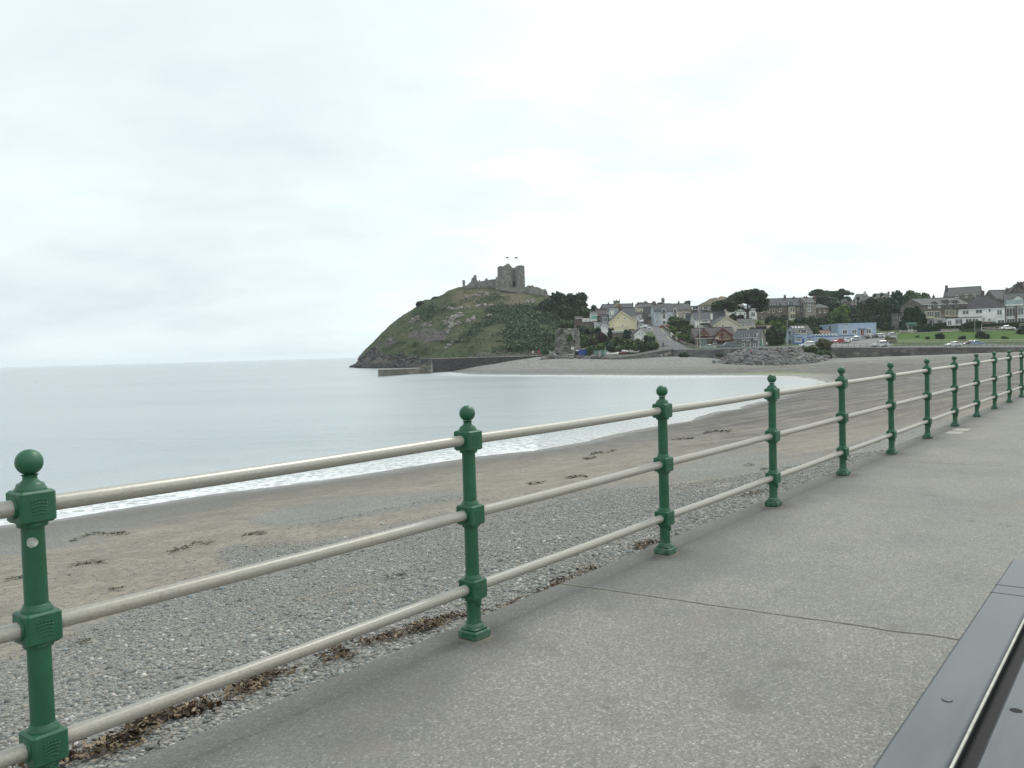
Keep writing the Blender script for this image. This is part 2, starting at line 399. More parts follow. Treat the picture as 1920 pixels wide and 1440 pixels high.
strk = t.noise(co, 1.0, 5, .7, scl=(.10, .55, 1))
c = t.mix(t.math('MULTIPLY', t.ramp(strk, [(.46, 0.), (.56, .75)]), t.attr('streak')), c, (.085, .08, .072))
c = t.mix(t.math('MULTIPLY', al, t.ramp(t.noise(co, .6, 5, .7, scl=(.6, .25, 1)), [(.34, 0.), (.46, 1.)])), c, t.ramp(nb, [(.3, (.14, .18, .03)), (.7, (.34, .38, .06))]))
hzn = t.math('ADD', hz, t.math('MULTIPLY', t.math('SUBTRACT', nb, .5), .5))
dk = t.noise(co, 1.9, 6, .75, scl=(1, .13, 1)); dk2 = t.noise(co, .5, 5, .7, scl=(.35, 1.2, 1))
c = t.mix(t.math('MULTIPLY', t.attr('distance'), t.ramp(dk, [(.50, 0.), (.60, .7)])), c, (.075, .075, .07))
c = t.mix(t.math('MULTIPLY', t.attr('distance'), t.ramp(dk, [(.37, .6), (.45, 0.)])), c, (.30, .30, .285))
c = t.mix(t.math('MULTIPLY', t.attr('distance'), t.ramp(dk2, [(.52, 0.), (.62, .5)])), c, (.12, .115, .10))
wet = t.maprange(hzn, .0, .85, 1., 0.)
c = t.mix(t.math('MULTIPLY', wet, .55), c, sc((.10, .095, .085), .8))
rgh = t.maprange(hzn, -.02, .25, .22, .85)
h = t.math('ADD', t.math('MULTIPLY', t.math('SUBTRACT', 1., v1.outputs['Distance']), 1.), t.math('MULTIPLY', t.math('SUBTRACT', 1, v2.outputs['Distance']), .4))
h = t.math('MULTIPLY', h, t.math('SUBTRACT', 1, t.math('MULTIPLY', sp, .9)))
h2 = t.math('ADD', h, t.math('MULTIPLY', rp, .5))
t.bsdf(c, rgh, 0, .35, t.bump(h2, .8, .035))
BEACH = m
streak = np.clip((PX-1150)/200, 0, 1)*np.clip((YY-25)/15, 0, 1)*np.clip((190-YY)/30, 0, 1)
def bz(x, y):                            # height of the finished beach sheet
    return float(bzv(np.array([x]), np.array([y]))[0])
def bzv(x, y):
    fr_ = np.clip(np.interp(y, rows, np.arange(len(rows))), 0, len(rows)-1.001); fc_ = np.clip(np.interp(x/y, tanb, np.arange(len(tanb))), 0, len(tanb)-1.001)
    i = fr_.astype(int); j = fc_.astype(int); u = fr_-i; v = fc_-j
    return (ZZ[i, j]*(1-u)+ZZ[i+1, j]*u)*(1-v)+(ZZ[i, j+1]*(1-u)+ZZ[i+1, j+1]*u)*v
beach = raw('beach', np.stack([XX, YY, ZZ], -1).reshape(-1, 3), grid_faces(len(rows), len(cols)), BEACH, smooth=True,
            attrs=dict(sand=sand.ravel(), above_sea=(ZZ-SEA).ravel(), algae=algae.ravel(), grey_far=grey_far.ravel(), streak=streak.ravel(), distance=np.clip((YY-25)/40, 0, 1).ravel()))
tag(beach, kind='structure')

# sea
rows2 = np.concatenate([np.geomspace(8, 260, 420), np.geomspace(270, 30000, 60)]); cols2 = np.concatenate([np.arange(-3000, 0, 60), np.arange(0, 1700, 8), np.arange(1700, 3200, 60)])
YS, TS = np.meshgrid(rows2, (cols2-960)/F, indexing='ij'); XS = YS*TS
BZ = beach_z(XS, YS); dep = SEA-BZ
dep = np.where(YS > 300, 6, dep)
sw = .5*np.sin(XS*.31+YS*.11)+.3*np.sin(XS*.13-YS*.37+2)+.25*np.sin(XS*.9+YS*.5); wl = np.sin(dep*16+sw*5)
amp = np.clip(dep*1.2, 0, 1)*np.clip(1.6-dep*1.1, 0, 1)*np.clip((60-YS)/30, 0, 1)
ZS = SEA+.055*amp*np.maximum(wl, -.4)
m = bpy.data.materials.new('sea_water'); t = NT(m); co = t.coord(); dp = t.attr('depth')
wv1 = t.noise(co, 1.9, 5, .6, scl=(.7, 1.3, 1)); wv2 = t.noise(co, .16, 4, .6, scl=(.6, 1.6, 1)); wv3 = t.noise(co, .02, 5, .6, scl=(.35, 1.8, 1))
calm = t.ramp(wv3, [(.38, .08), (.62, 1.)])
hgt = t.math('ADD', t.math('MULTIPLY', wv1, .35), t.math('MULTIPLY', wv2, 1.4))
bmp = t.n('ShaderNodeBump'); bmp.inputs['Distance'].default_value = .45; t.l(hgt, bmp.inputs['Height']); t.l(t.math('MULTIPLY', calm, .8), bmp.inputs['Strength'])
base = t.ramp(dp, [(.0, (.33, .335, .32)), (.06, (.34, .36, .355)), (.35, (.31, .35, .36)), (1, (.27, .318, .34))])
nd = t.math('ADD', dp, t.math('MULTIPLY', t.math('SUBTRACT', t.noise(co, .35, 4, .6), .5), .30))
band = t.math('MULTIPLY', t.maprange(nd, -.03, .0), t.maprange(nd, .05, .52, 1., 0.))
lace = t.math('ADD', t.noise(co, 2.6, 7, .75, scl=(1, 1.5, 1)), t.math('MULTIPLY', t.voro(co, 2.2, 'DISTANCE_TO_EDGE', 'Distance'), -.55))
fo = t.math('MULTIPLY', band, t.ramp(lace, [(.37, 0.), (.47, 1.)]))
line = t.math('MULTIPLY', t.maprange(nd, -.02, .005), t.maprange(nd, .01, .05, 1., 0.))
fo = t.math('MULTIPLY', t.math('MAXIMUM', fo, t.math('MULTIPLY', line, .6)), t.math('MULTIPLY', t.attr('foam'), .75))
c = t.mix(fo, base, (.80, .84, .84))
t.bsdf(c, t.mix(fo, .24, .9), 0, .5, bmp.outputs[0], IOR=1.42)
foam = np.clip((75-YS)/35, .0, 1)*np.clip(.35+(np.sin(XS*.23+.7)*np.sin(YS*.19+XS*.07))*.45+.45, .15, 1)
foam = np.where(XS/YS > .03, foam*.35, foam); foam = np.where(YS > 130, .45, foam)
sea = raw('sea', np.stack([XS, YS, ZS], -1).reshape(-1, 3), grid_faces(len(rows2), len(cols2)), m, smooth=True, attrs=dict(depth=np.clip(dep, -.5, 3).ravel(), foam=foam.ravel()))
tag(sea, kind='structure')

# ------------------------------------------------------------------ promenade (frame: x along, y seaward)
m = bpy.data.materials.new('promenade_concrete'); t = NT(m); co = t.coord(); sx = t.n('ShaderNodeSeparateXYZ'); t.l(co, sx.inputs[0])
v = t.n('ShaderNodeTexVoronoi'); v.inputs['Scale'].default_value = 112; t.l(co, v.inputs['Vector'])
s1 = t.n('ShaderNodeSeparateColor'); t.l(v.outputs['Color'], s1.inputs[0])
ag = t.ramp(s1.outputs[0], [(0, (.10, .10, .095)), (.3, (.16, .158, .148)), (.6, (.225, .22, .20)), (.85, (.30, .295, .27)), (.97, (.42, .41, .38)), (1, (.62, .61, .58))])
fn = t.noise(co, 230, 2, .6)
c = t.mix(.5, ag, t.ramp(fn, [(.3, (.12, .12, .108)), (.5, (.208, .202, .18)), (.72, (.335, .325, .29))]))
blot = t.noise(co, .9, 6, .62); c = t.mix(t.ramp(blot, [(.35, .34), (.6, 0.)]), c, (.12, .118, .112))
stn = t.noise(co, 2.6, 6, .7); c = t.mix(t.ramp(stn, [(.57, 0.), (.66, .42)]), c, (.105, .10, .09))
gum = t.voro(co, 3.1); c = t.mix(t.ramp(gum, [(.035, .55), (.06, 0.)]), c, (.07, .07, .068))
snd = t.noise(co, 1.3, 6, .7); c = t.mix(t.ramp(snd, [(.58, 0.), (.68, .3)]), c, (.32, .29, .23))
fleck = t.noise(co, 22, 2, .5); c = t.mix(t.ramp(fleck, [(.74, 0.), (.77, .6)]), c, (.5, .5, .47))
# slab to slab tone
sl = t.math('FLOOR', t.math('DIVIDE', t.math('SUBTRACT', sx.outputs[0], 4.40), 6.62)); wn = t.n('ShaderNodeTexWhiteNoise'); wn.noise_dimensions = '1D'; t.l(sl, wn.inputs['W'])
c = t.mix(t.math('MULTIPLY', wn.outputs['Value'], .16), c, (.17, .175, .17))
# dark strip along the sea edge (local y from -1.1 to 0.2), ragged
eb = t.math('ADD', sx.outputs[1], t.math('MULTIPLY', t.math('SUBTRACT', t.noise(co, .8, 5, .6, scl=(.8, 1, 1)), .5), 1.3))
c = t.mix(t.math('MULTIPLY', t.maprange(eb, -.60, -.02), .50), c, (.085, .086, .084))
wob = t.math('MULTIPLY', t.math('SUBTRACT', t.noise(co, 2.2, 5, .6), .5), .09)
jx = t.math('ADD', sx.outputs[0], t.math('ADD', wob, t.math('MULTIPLY', sx.outputs[1], .085)))
jd = t.math('ABSOLUTE', t.math('SUBTRACT', t.math('PINGPONG', t.math('SUBTRACT', jx, 4.36), 3.31), 0))
jw = t.math('ADD', jd, t.math('MULTIPLY', t.math('SUBTRACT', t.noise(co, 26, 5, .75), .5), .022)); jl = t.maprange(jw, .007, .013, 1., 0.)
c = t.mix(t.math('MULTIPLY', t.maprange(jd, .012, .05, .30, 0.), 1), c, (.26, .24, .19))
c = t.mix(t.math('MULTIPLY', jl, .85), c, (.045, .043, .038))
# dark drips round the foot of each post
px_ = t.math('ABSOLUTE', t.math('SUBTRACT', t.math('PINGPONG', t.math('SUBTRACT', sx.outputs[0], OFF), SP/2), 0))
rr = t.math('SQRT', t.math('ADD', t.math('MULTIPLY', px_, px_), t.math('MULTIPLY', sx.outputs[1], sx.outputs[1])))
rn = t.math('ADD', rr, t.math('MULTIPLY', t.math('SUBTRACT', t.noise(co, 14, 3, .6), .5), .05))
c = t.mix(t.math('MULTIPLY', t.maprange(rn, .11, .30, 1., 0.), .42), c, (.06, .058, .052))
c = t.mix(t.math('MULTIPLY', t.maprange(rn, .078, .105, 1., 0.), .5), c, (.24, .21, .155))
hh = t.math('SUBTRACT', t.math('ADD', t.math('MULTIPLY', v.outputs['Distance'], -.6), fn), t.math('MULTIPLY', jl, 6))
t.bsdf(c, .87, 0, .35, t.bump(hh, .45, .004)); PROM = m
mb = MB()
xs = [-14+i*.5 for i in range(0, 340)]
vs_ = []; fs_ = []
for i, x in enumerate(xs):
    e = .205+.012*mnoise.noise((x*.9, 0, 0))+.006*mnoise.noise((x*4, 3, 0))
    for y, z in ((-9, .0), (-1, 0), (e-.03, 0), (e-.006, -.008), (e, -.03), (e+.02, -1.2), (e+.02, -4)): vs_.append((x, y, z))
for i in range(len(xs)-1):
    for k in range(6): fs_.append((i*7+k, (i+1)*7+k, (i+1)*7+k+1, i*7+k+1))
mb.add(vs_, fs_)
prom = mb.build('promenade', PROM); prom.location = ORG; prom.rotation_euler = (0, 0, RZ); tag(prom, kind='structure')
# land behind the promenade
gl = MB(); gl.box(-40, 200, -90, -9.02, -4, .03)
lw = gl.build('lawn', paint('lawn_grass', (.05, .10, .03), .9, .3, 2, streak=False)); lw.location = ORG; lw.rotation_euler = (0, 0, RZ); tag(lw, kind='structure')
# two small pale repair patches in the slabs
for n_, (px, py, ln) in enumerate([(1878, 801, .34), (1893, 810, .34)]):
    pass

# ------------------------------------------------------------------ railing
m = bpy.data.materials.new('green_gloss_paint'); t = NT(m); co0 = t.coord(); oi = t.n('ShaderNodeObjectInfo')
va = t.n('ShaderNodeVectorMath'); va.operation = 'ADD'; cbx = t.n('ShaderNodeCombineXYZ')
for i_ in range(3): t.l(t.math('MULTIPLY', oi.outputs['Random'], 31.7+11*i_), cbx.inputs[i_])
t.l(co0, va.inputs[0]); t.l(cbx.outputs[0], va.inputs[1]); co = va.outputs[0]
n = t.noise(co, 9, 5, .6)
c = t.mix(t.ramp(n, [(.35, 0.), (.7, 1.)]), (.007, .074, .031), (.011, .108, .049))
chip = t.noise(co, 55, 5, .75)
c = t.mix(t.ramp(chip, [(.66, 0.), (.72, .5)]), c, (.10, .17, .13))
rst = t.noise(co, 13, 6, .7, scl=(1.6, 1.6, .35)); c = t.mix(t.ramp(rst, [(.66, 0.), (.72, .55)]), c, (.10, .055, .025))
fade = t.noise(co, 3.5, 4, .6, scl=(1, 1, .5)); c = t.mix(t.ramp(fade, [(.5, 0.), (.7, .35)]), c, (.045, .13, .085))
sx = t.n('ShaderNodeSeparateXYZ'); t.l(co0, sx.inputs[0])
lowd = t.math('MULTIPLY', t.maprange(sx.outputs[2], .0, .16, 1., 0.), t.ramp(t.noise(co, 20, 5, .7), [(.42, 0.), (.6, .7)]))
c = t.mix(lowd, c, (.13, .20, .17))
t.bsdf(c, t.ramp(n, [(.3, .34), (.7, .58)]), 0, .5, t.bump(t.noise(co, 32, 5, .7), .35, .004), Coat_Weight=.05, Coat_Roughness=.2); GREENP = m
m = bpy.data.materials.new('galvanised_rail'); t = NT(m); co = t.coord()
n = t.noise(co, 260, 3, .6, scl=(.3, 1, 1)); n2_ = t.noise(co, 2.5, 6, .65, scl=(.5, 2, 2)); n3_ = t.noise(co, 30, 4, .7)
c = t.ramp(n, [(.3, (.29, .277, .232)), (.7, (.45, .43, .375))])
c = t.mix(t.ramp(n2_, [(.35, 0.), (.75, .45)]), c, (.33, .35, .34)); c = t.mix(t.ramp(n3_, [(.62, 0.), (.72, .35)]), c, (.16, .14, .11))
t.bsdf(c, .40, .22, .5, t.bump(n, .10, .002)); RAILM = m
RH = [1.015, .635, .255]; RR = .0265
rail = thing('promenade_railing', 'green ball-topped posts joined by three tubular metal rails along the promenade edge', 'railing', ORG, RZ)
def make_post():
    b = MB()
    b.lathe([(.040, .0), (.040, .06), (.0365, .10), (.0355, .35), (.0335, 1.0), (.0335, 1.07)], 28)
    post = b.build('post', GREENP, rail)
    b = MB(); b.bbox(-.062, .062, -.062, .062, 0, .045, .007); b.bbox(-.052, .052, -.052, .052, .045, .058, .006)
    b.lathe([(.050, .058), (.050, .064), (.046, .072), (.041, .078)], 28, cap=False)
    b.build('base_plate', GREENP, post)
    for z in RH:
        b = MB(); h = .050
        b.bbox(-.054, .054, -.054, .054, z-h, z+h, .007)
        b.lathe([(.043, z-h-.014), (.045, z-h-.008), (.045, z-h), (.040, z-h+.002)], 28, cap=True)
        b.lathe([(.046, z+h-.001), (.046, z+h+.006), (.042, z+h+.010), (.040, z+h+.018), (.036, z+h+.022)], 28, cap=True)
        for sx_ in (-1, 1):                                     # collars where the rails enter
            b.tube((sx_*.05, 0, z), (sx_*.060, 0, z), .036, .0335, 20)
        # cast relief on the face towards the promenade and the sea: curved bars over a small crown
        for sy in (-1, 1):
            for k, (wd, dz) in enumerate([(.050, .014), (.046, .003), (.042, -.008), (.036, -.019)]):
                pts = []
                for q in range(9):
                    u = q/8-.5; pts.append((u*wd, sy*.0545, z+dz-.0045*(2*u)**2))
                for p, q_ in zip(pts[:-1], pts[1:]): b.tube(p, q_, .0026, n=6, cap=True)
            for k in range(5): b.tube(((k-2)*.0105, sy*.054, z+.022-.0015*abs(k-2)), ((k-2)*.0105, sy*.0575, z+.022-.0015*abs(k-2)), .0036, .002, 8)
        b.build('rail_socket', GREENP, post)
    b = MB(); z0 = 1.065
    b.lathe([(.040, z0), (.040, z0+.010), (.033, z0+.014), (.030, z0+.024), (.0215, z0+.032), (.0205, z0+.042), (.025, z0+.048)], 28, cap=False)
    zc = 1.192-.0405; pr = []
    for k in range(15):
        a = -1.02+(pi/2+1.02)*k/14; pr.append((max(.0005, .0405*math.cos(a)), zc+.0405*math.sin(a)))
    b.lathe(pr, 28, cap=False); b.build('ball_finial', GREENP, post)
    b = MB(); b.bbox(-.014, .014, -.047, -.030, .165, .200, .005)
    b.build('bolt_lug', GREENP, post)
    return post
posts = []
for i in range(-1, 16):
    if not posts: p = make_post()
    else: p = copy_tree(posts[0], rail)
    s = OFF+SP*(i-1)
    p.location = (s, 0, random.uniform(-.002, .002)); p.rotation_euler = (random.uniform(-.004, .004), random.uniform(-.004, .004), random.uniform(-.03, .03)); posts.append(p)
for i in range(len(posts)-1):
    xa = OFF+SP*(i-2)+.052; xb = xa+SP-.104
    for j, z in enumerate(RH):
        b = MB(); n_ = 8
        for k in range(n_): b.tube((xa+(xb-xa)*k/n_, 0, z-.004*math.sin(pi*k/n_)), (xa+(xb-xa)*(k+1)/n_, 0, z-.004*math.sin(pi*(k+1)/n_)), RR, n=20, cap=k in (0, n_-1))
        b.build('rail', RAILM, rail)
# pale torn sticker left on the nearest post
b = MB(); vs_ = []; cz_ = .905
for k in range(26):
    a = 2*pi*k/26; r = .0158*(1+.05*math.sin(3*a+1)+.06*random.uniform(-1, 1)); th = -2.06+r*math.cos(a)/.0345
    vs_.append((.0362*math.cos(th), .0362*math.sin(th), cz_+r*math.sin(a)))
vs_.append((.0364*math.cos(-2.06), .0364*math.sin(-2.06), cz_)); b.add(vs_, [(k, (k+1) % 26, 26) for k in range(26)])
st = b.build('sticker_remnant', paint('sticker', (.42, .46, .42), .8, .4, 60, streak=False), posts[2-1] if False else posts[1+0])
st['label'] = 'round torn remnant of a pale sticker'

# ------------------------------------------------------------------ bench
m = bpy.data.materials.new('dark_recycled_plank'); t = NT(m); co = t.coord()
n = t.noise(co, 3.5, 6, .65, scl=(.35, 2, 1)); n_b = t.noise(co, 90, 3, .6, scl=(.2, 1, 1)); sc_ = t.noise(co, 7, 3, .8, scl=(.6, 12, 1))
c = t.ramp(n, [(.3, (.032, .046, .054)), (.5, (.048, .065, .075)), (.72, (.07, .088, .098))])
c = t.mix(t.ramp(sc_, [(.72, 0.), (.74, .25)]), c, (.13, .14, .14))
t.bsdf(c, t.ramp(n, [(.3, .30), (.7, .46)]), 0, .5, t.bump(n_b, .08, .002)); PLANK = m
bench = thing('promenade_bench', 'dark grey slatted bench seat beside the promenade walkway', 'bench', fr(2.2, 2.5), RZ)
by0 = -(2.262-2.5)
for k in range(3):
    b = MB(); y1 = by0-k*.200
    b.bbox(-2.05, 2.232, y1-.152, y1, .405, .4505, .011 if k == 0 else .006)
    pl = b.build('seat_plank', PLANK, bench)
    if k == 0:
        g = MB(); g.lathe([(.014, .4500), (.014, .4528), (.010, .4534)], 18, c=(.375, y1-.072))
        g.build('bolt_cap', PLANK, pl)
        for xx in (1.59, 1.72):
            g = MB(); g.box(xx-.0025, xx+.0025, y1-.149, y1-.003, .4490, .4518); g.build('cross_seam', PLANK, pl)
    else:
        g = MB(); g.lathe([(.016, .4500), (.016, .4508)], 14, c=(.40, y1-.035)); g.build('screw_hole', paint('hole_dark', (.006, .006, .006), .9, 0, 1, streak=False), pl)
    # painted highlight: pale strip for the shine on the first plank's rounded edge
    if k == 0:
        g = MB(); g.tube((-2.04, y1-.1535, .4440), (2.22, y1-.1535, .4440), .0050, n=10); g.build('edge_highlight', paint('edge_highlight_pale', (.42, .42, .37), .35, .3, 30, metal=.6, streak=False), pl)
g = MB(); g.box(-2.0, 2.18, by0-.208, by0-.146, .36, .404); g.box(-2.0, 2.18, by0-.408, by0-.346, .36, .404); g.build('gap_shade_bar', paint('gap_shade_black', (.012, .012, .013), .8, .1, 4, streak=False), bench)  # black bars added under the plank gaps to make the gaps read dark
for xx in (-1.6, 1.72):
    b = MB(); b.bbox(xx-.05, xx+.05, by0-.14, by0-.06, 0, .405, .006); b.build('leg', PLANK, bench)
    b = MB(); b.bbox(xx-.05, xx+.05, by0-.50, by0-.42, 0, .405, .006); b.build('leg', PLANK, bench)
    b = MB(); b.bbox(xx-.045, xx+.045, by0-.42, by0-.14, .33, .404, .006); b.build('crossbar', PLANK, bench)

# ------------------------------------------------------------------ loose pebbles close to the promenade, seaweed, wrack
ICO_V = []; g_ = (1+5**.5)/2
for a_, b_ in ((1, g_), (-1, g_), (1, -g_), (-1, -g_)): ICO_V += [(0, a_, b_), (a_, b_, 0), (b_, 0, a_)]
ICO_V = np.array(ICO_V, float); ICO_V /= np.linalg.norm(ICO_V[0])
from itertools import combinations
_e = min(np.linalg.norm(ICO_V[i]-ICO_V[j]) for i, j in combinations(range(12), 2))*1.01
ICO_F = [f for f in combinations(range(12), 3) if all(np.linalg.norm(ICO_V[i]-ICO_V[j]) < _e for i, j in combinations(f, 2))]
ICO_F = np.array([f if np.dot(np.cross(ICO_V[f[1]]-ICO_V[f[0]], ICO_V[f[2]]-ICO_V[f[0]]), ICO_V[f[0]]) > 0 else f[::-1] for f in ICO_F])
def rand_rot(n):
    q = RNG.normal(size=(n, 4)); q /= np.linalg.norm(q, axis=1)[:, None]; a, b, c, d = q.T
    return np.stack([np.stack([1-2*(c*c+d*d), 2*(b*c-a*d), 2*(b*d+a*c)], -1), np.stack([2*(b*c+a*d), 1-2*(b*b+d*d), 2*(c*d-a*b)], -1), np.stack([2*(b*d-a*c), 2*(c*d+a*b), 1-2*(b*b+c*c)], -1)], 1)
def pebble_mesh(name, P, size, mat, flat=.6):
    n = len(P); ax = size[:, None]*np.stack([np.ones(n), RNG.uniform(.6, .95, n), RNG.uniform(.35, flat+.15, n)], 1)
    yaw = RNG.uniform(0, 2*pi, n); c, s = np.cos(yaw), np.sin(yaw)
    V = ICO_V[None]*(1+RNG.uniform(-.12, .12, (n, 12, 1)))*ax[:, None, :]
    V = np.stack([V[..., 0]*c[:, None]-V[..., 1]*s[:, None], V[..., 0]*s[:, None]+V[..., 1]*c[:, None], V[..., 2]+.25*V[..., 0]*RNG.uniform(-1, 1, (n, 1))], -1)+P[:, None, :]
    Fc = (ICO_F[None]+np.arange(n)[:, None, None]*12).reshape(-1, 3)
    return raw(name, V.reshape(-1, 3), Fc, mat, smooth=True)
m = bpy.data.materials.new('pebble_stone'); t = NT(m); co = t.coord(); g = t.n('ShaderNodeNewGeometry')
c = t.ramp(g.outputs['Random Per Island'], PEB); c = t.mix(.25, c, t.ramp(t.noise(co, 60, 3, .6), [(.3, (.08, .08, .08)), (.7, (.30, .29, .27))]))
t.bsdf(c, .75, 0, .4); PEBM = m
N = 190000
s_ = RNG.uniform(-3.5, 16, N); q_ = RNG.uniform(0, 1, N)**1.5*11.5+.20
X_ = SN*s_+CS*(-q_-FD); Y_ = CS*s_-SN*(-q_-FD)
ok = Y_ > 1.2
X_, Y_ = X_[ok], Y_[ok]; Z_ = bzv(X_, Y_)
px, py = proj(np.stack([X_, Y_, Z_], -1)); ok = (px > -120) & (px < 2000) & (py < 1500); X_, Y_, Z_, px, py = X_[ok], Y_[ok], Z_[ok], px[ok], py[ok]
sd_ = np.clip(poly_sdf(px, py, sandA)/22+.5, 0, 1)-np.clip(poly_sdf(px, py, gravB)/14+.5, 0, 1)
keep = RNG.uniform(0, 1, len(X_)) < np.where(sd_ > .75, .05, np.where(sd_ > .35, .35, .9))*np.clip(14/Y_, .25, 1)
X_, Y_, Z_ = X_[keep], Y_[keep], Z_[keep]
size = np.clip(RNG.lognormal(math.log(.0105), .42, len(X_)), .006, .055)
peb = pebble_mesh('pebbles', np.stack([X_, Y_, Z_+size*.15], -1), size, PEBM)
tag(peb, 'loose grey, tan and white pebbles lying on the shingle beach', 'pebbles', kind='stuff')
print('pebbles', len(X_))

def leaf_quads(P, size, nrm_bias=None, aspect=1.6):
    n = len(P); R = rand_rot(n)
    q = np.array([(-.5, -.5, 0), (.5, -.5, 0), (.5, .5, 0), (-.5, .5, 0)])*np.array([aspect, 1, 1])
    V = np.einsum('nij,kj->nki', R, q)*np.asarray(size).reshape(-1, 1, 1)
    if nrm_bias is not None: V[..., 2] *= nrm_bias
    V += P[:, None, :]
    return V.reshape(-1, 3), np.arange(n*4).reshape(n, 4)
# seaweed litter just off the wall
m = bpy.data.materials.new('seaweed'); t = NT(m); g = t.n('ShaderNodeNewGeometry')
t.bsdf(t.ramp(g.outputs['Random Per Island'], [(0, (.016, .010, .009)), (.35, (.05, .030, .018)), (.6, (.13, .085, .04)), (.8, (.21, .16, .09)), (.93, (.25, .19, .12)), (1, (.08, .015, .015))]), .6, 0, .4); WEED = m
cl_s = []; cl_q = []
for a, b_, qa, qb, cnt in [(1.45, 2.2, 1.05, 1.4, 700), (1.9, 2.5, 1.10, 1.3, 800), (2.3, 2.9, 1.15, 1.36, 900), (2.8, 3.6, 1.2, 1.42, 800), (3.4, 4.3, 1.08, 1.28, 800), (4.0, 4.7, 1.06, 1.24, 500), (4.7, 6.0, .92, 1.1, 600), (6.9, 7.3, 1.0, 1.15, 160), (10.5, 11.0, 1.3, 1.6, 150), (-1.5, 1.5, 1.0, 1.5, 900)]:
    s = RNG.uniform(a, b_, cnt); u = RNG.normal(.5, .22, cnt); cl_s.append(s); cl_q.append(qa+(qb-qa)*u+.05*np.sin(s*9)+.03*np.sin(s*23)); s2 = RNG.uniform(a, b_, cnt); cl_s.append(s2); cl_q.append(qa+(qb-qa)*RNG.normal(.5, .3, cnt)+.05*np.sin(s2*9))
s = np.concatenate(cl_s); q = np.maximum(np.concatenate(cl_q), .7)
den = np.array([mnoise.noise((a*3.2, b*5, 1.)) for a, b in zip(s, q)]); k = den > RNG.uniform(-.35, .3, len(s)); s, q = s[k], q[k]
X = SN*s+CS*(-q-FD); Y = CS*s-SN*(-q-FD); Z = bzv(X, Y)+RNG.uniform(.012, .045, len(s))
V, Fc = leaf_quads(np.stack([X, Y, Z], -1), np.clip(RNG.lognormal(math.log(.0075), .5, len(s)), .003, .022), .6, 2.8)
o = raw('seaweed_litter', V, Fc, WEED); tag(o, 'dry brown and orange seaweed litter strewn along the foot of the promenade edge', 'seaweed', kind='stuff')
def wrack(pts, wpx, n, label):
    P = []
    for (x0, y0), (x1, y1) in zip(pts[:-1], pts[1:]):
        L = math.hypot(x1-x0, y1-y0)
        for _ in range(int(n*L/60)+2):
            u = random.random(); px = x0+(x1-x0)*u+random.gauss(0, 1); py = y0+(y1-y0)*u+random.gauss(0, wpx*.38)+.5*math.sin(px*.2)
            z = -2.2
            for _i in range(6): a = atz(px, py, z); z = bz(a.x, a.y)
            P.append((a.x, a.y, z+random.uniform(.01, .05)))
    P = np.array(P); o_ = P[0].copy(); D = P[0][1]
    V, Fc = leaf_quads(P-o_, RNG.uniform(.4, 1.3, len(P))*D*.0017, .30, 4.)
    ob = raw('seaweed_strand', V, Fc, WEEDD); ob.location = o_; tag(ob, label, 'seaweed', 'strands of dark seaweed stranded on the beach')
m = bpy.data.materials.new('dark_seaweed'); t = NT(m); g = t.n('ShaderNodeNewGeometry')
t.bsdf(t.ramp(g.outputs['Random Per Island'], [(0, (.018, .018, .012)), (.6, (.045, .042, .020)), (1, (.12, .10, .03))]), .6, 0, .4); WEEDD = m
wr = [([(135, 1015), (165, 1004), (180, 1000), (240, 1002)], 4, 'dark green seaweed clump below the first pebble bank, nearest the first post'),
      ([(312, 1040), (345, 1028), (365, 1021), (400, 1018)], 4, 'thick dark seaweed strand on open sand right of the nearest post'),
      ([(130, 1063), (160, 1057), (198, 1055)], 2.5, 'thin black seaweed strand on sand just right of the nearest post'),
      ([(10, 1090), (45, 1084), (90, 1078)], 2, 'thin seaweed strand on sand left behind the nearest post'),
      ([(455, 1006), (475, 1002), (500, 1002)], 2, 'short seaweed strand at the left edge of the mid-beach gravel patch'),
      ([(720, 1090), (745, 1084), (758, 1081)], 2, 'small black seaweed strand on shingle left of the second post'),
      ([(205, 1108), (232, 1106)], 2, 'short dark seaweed scrap just above the middle rail by the nearest post'),
      ([(138, 1212), (170, 1205)], 2.2, 'dark seaweed scrap at the sand and shingle boundary below the middle rail'),
      ([(1105, 852), (1140, 848), (1152, 844)], 2.5, 'dark seaweed strand on pale sand left of the third post'),
      ([(1092, 862), (1118, 858)], 2, 'short seaweed scrap below the strand left of the third post'),
      ([(1258, 824), (1300, 822)], 2, 'long thin seaweed strand right beside the third post'),
      ([(1318, 812), (1345, 809), (1372, 808)], 2.4, 'olive seaweed strand midway between third and fourth posts'),
      ([(1395, 879), (1408, 872), (1412, 880)], 3.5, 'black seaweed heap on shingle just left of the fourth post'),
      ([(1424, 884), (1438, 882)], 2.2, 'small seaweed scrap touching the left side of the fourth post'),
      ([(1640, 834), (1650, 830)], 2, 'dark seaweed scrap left of the sixth post near the bottom rail'),
      ([(1060, 898), (1090, 894), (1100, 896)], 1.8, 'faint seaweed streak above the middle rail left of the third post'),
      ([(990, 910), (1020, 905)], 1.8, 'faint dark seaweed streak on sand right of the second post'),
      ([(870, 1150), (880, 1146), (872, 1142)], 3, 'brown seaweed tuft behind the foot of the second post')]
for pts, wp, lb in wr: wrack(pts, wp, 60, lb)
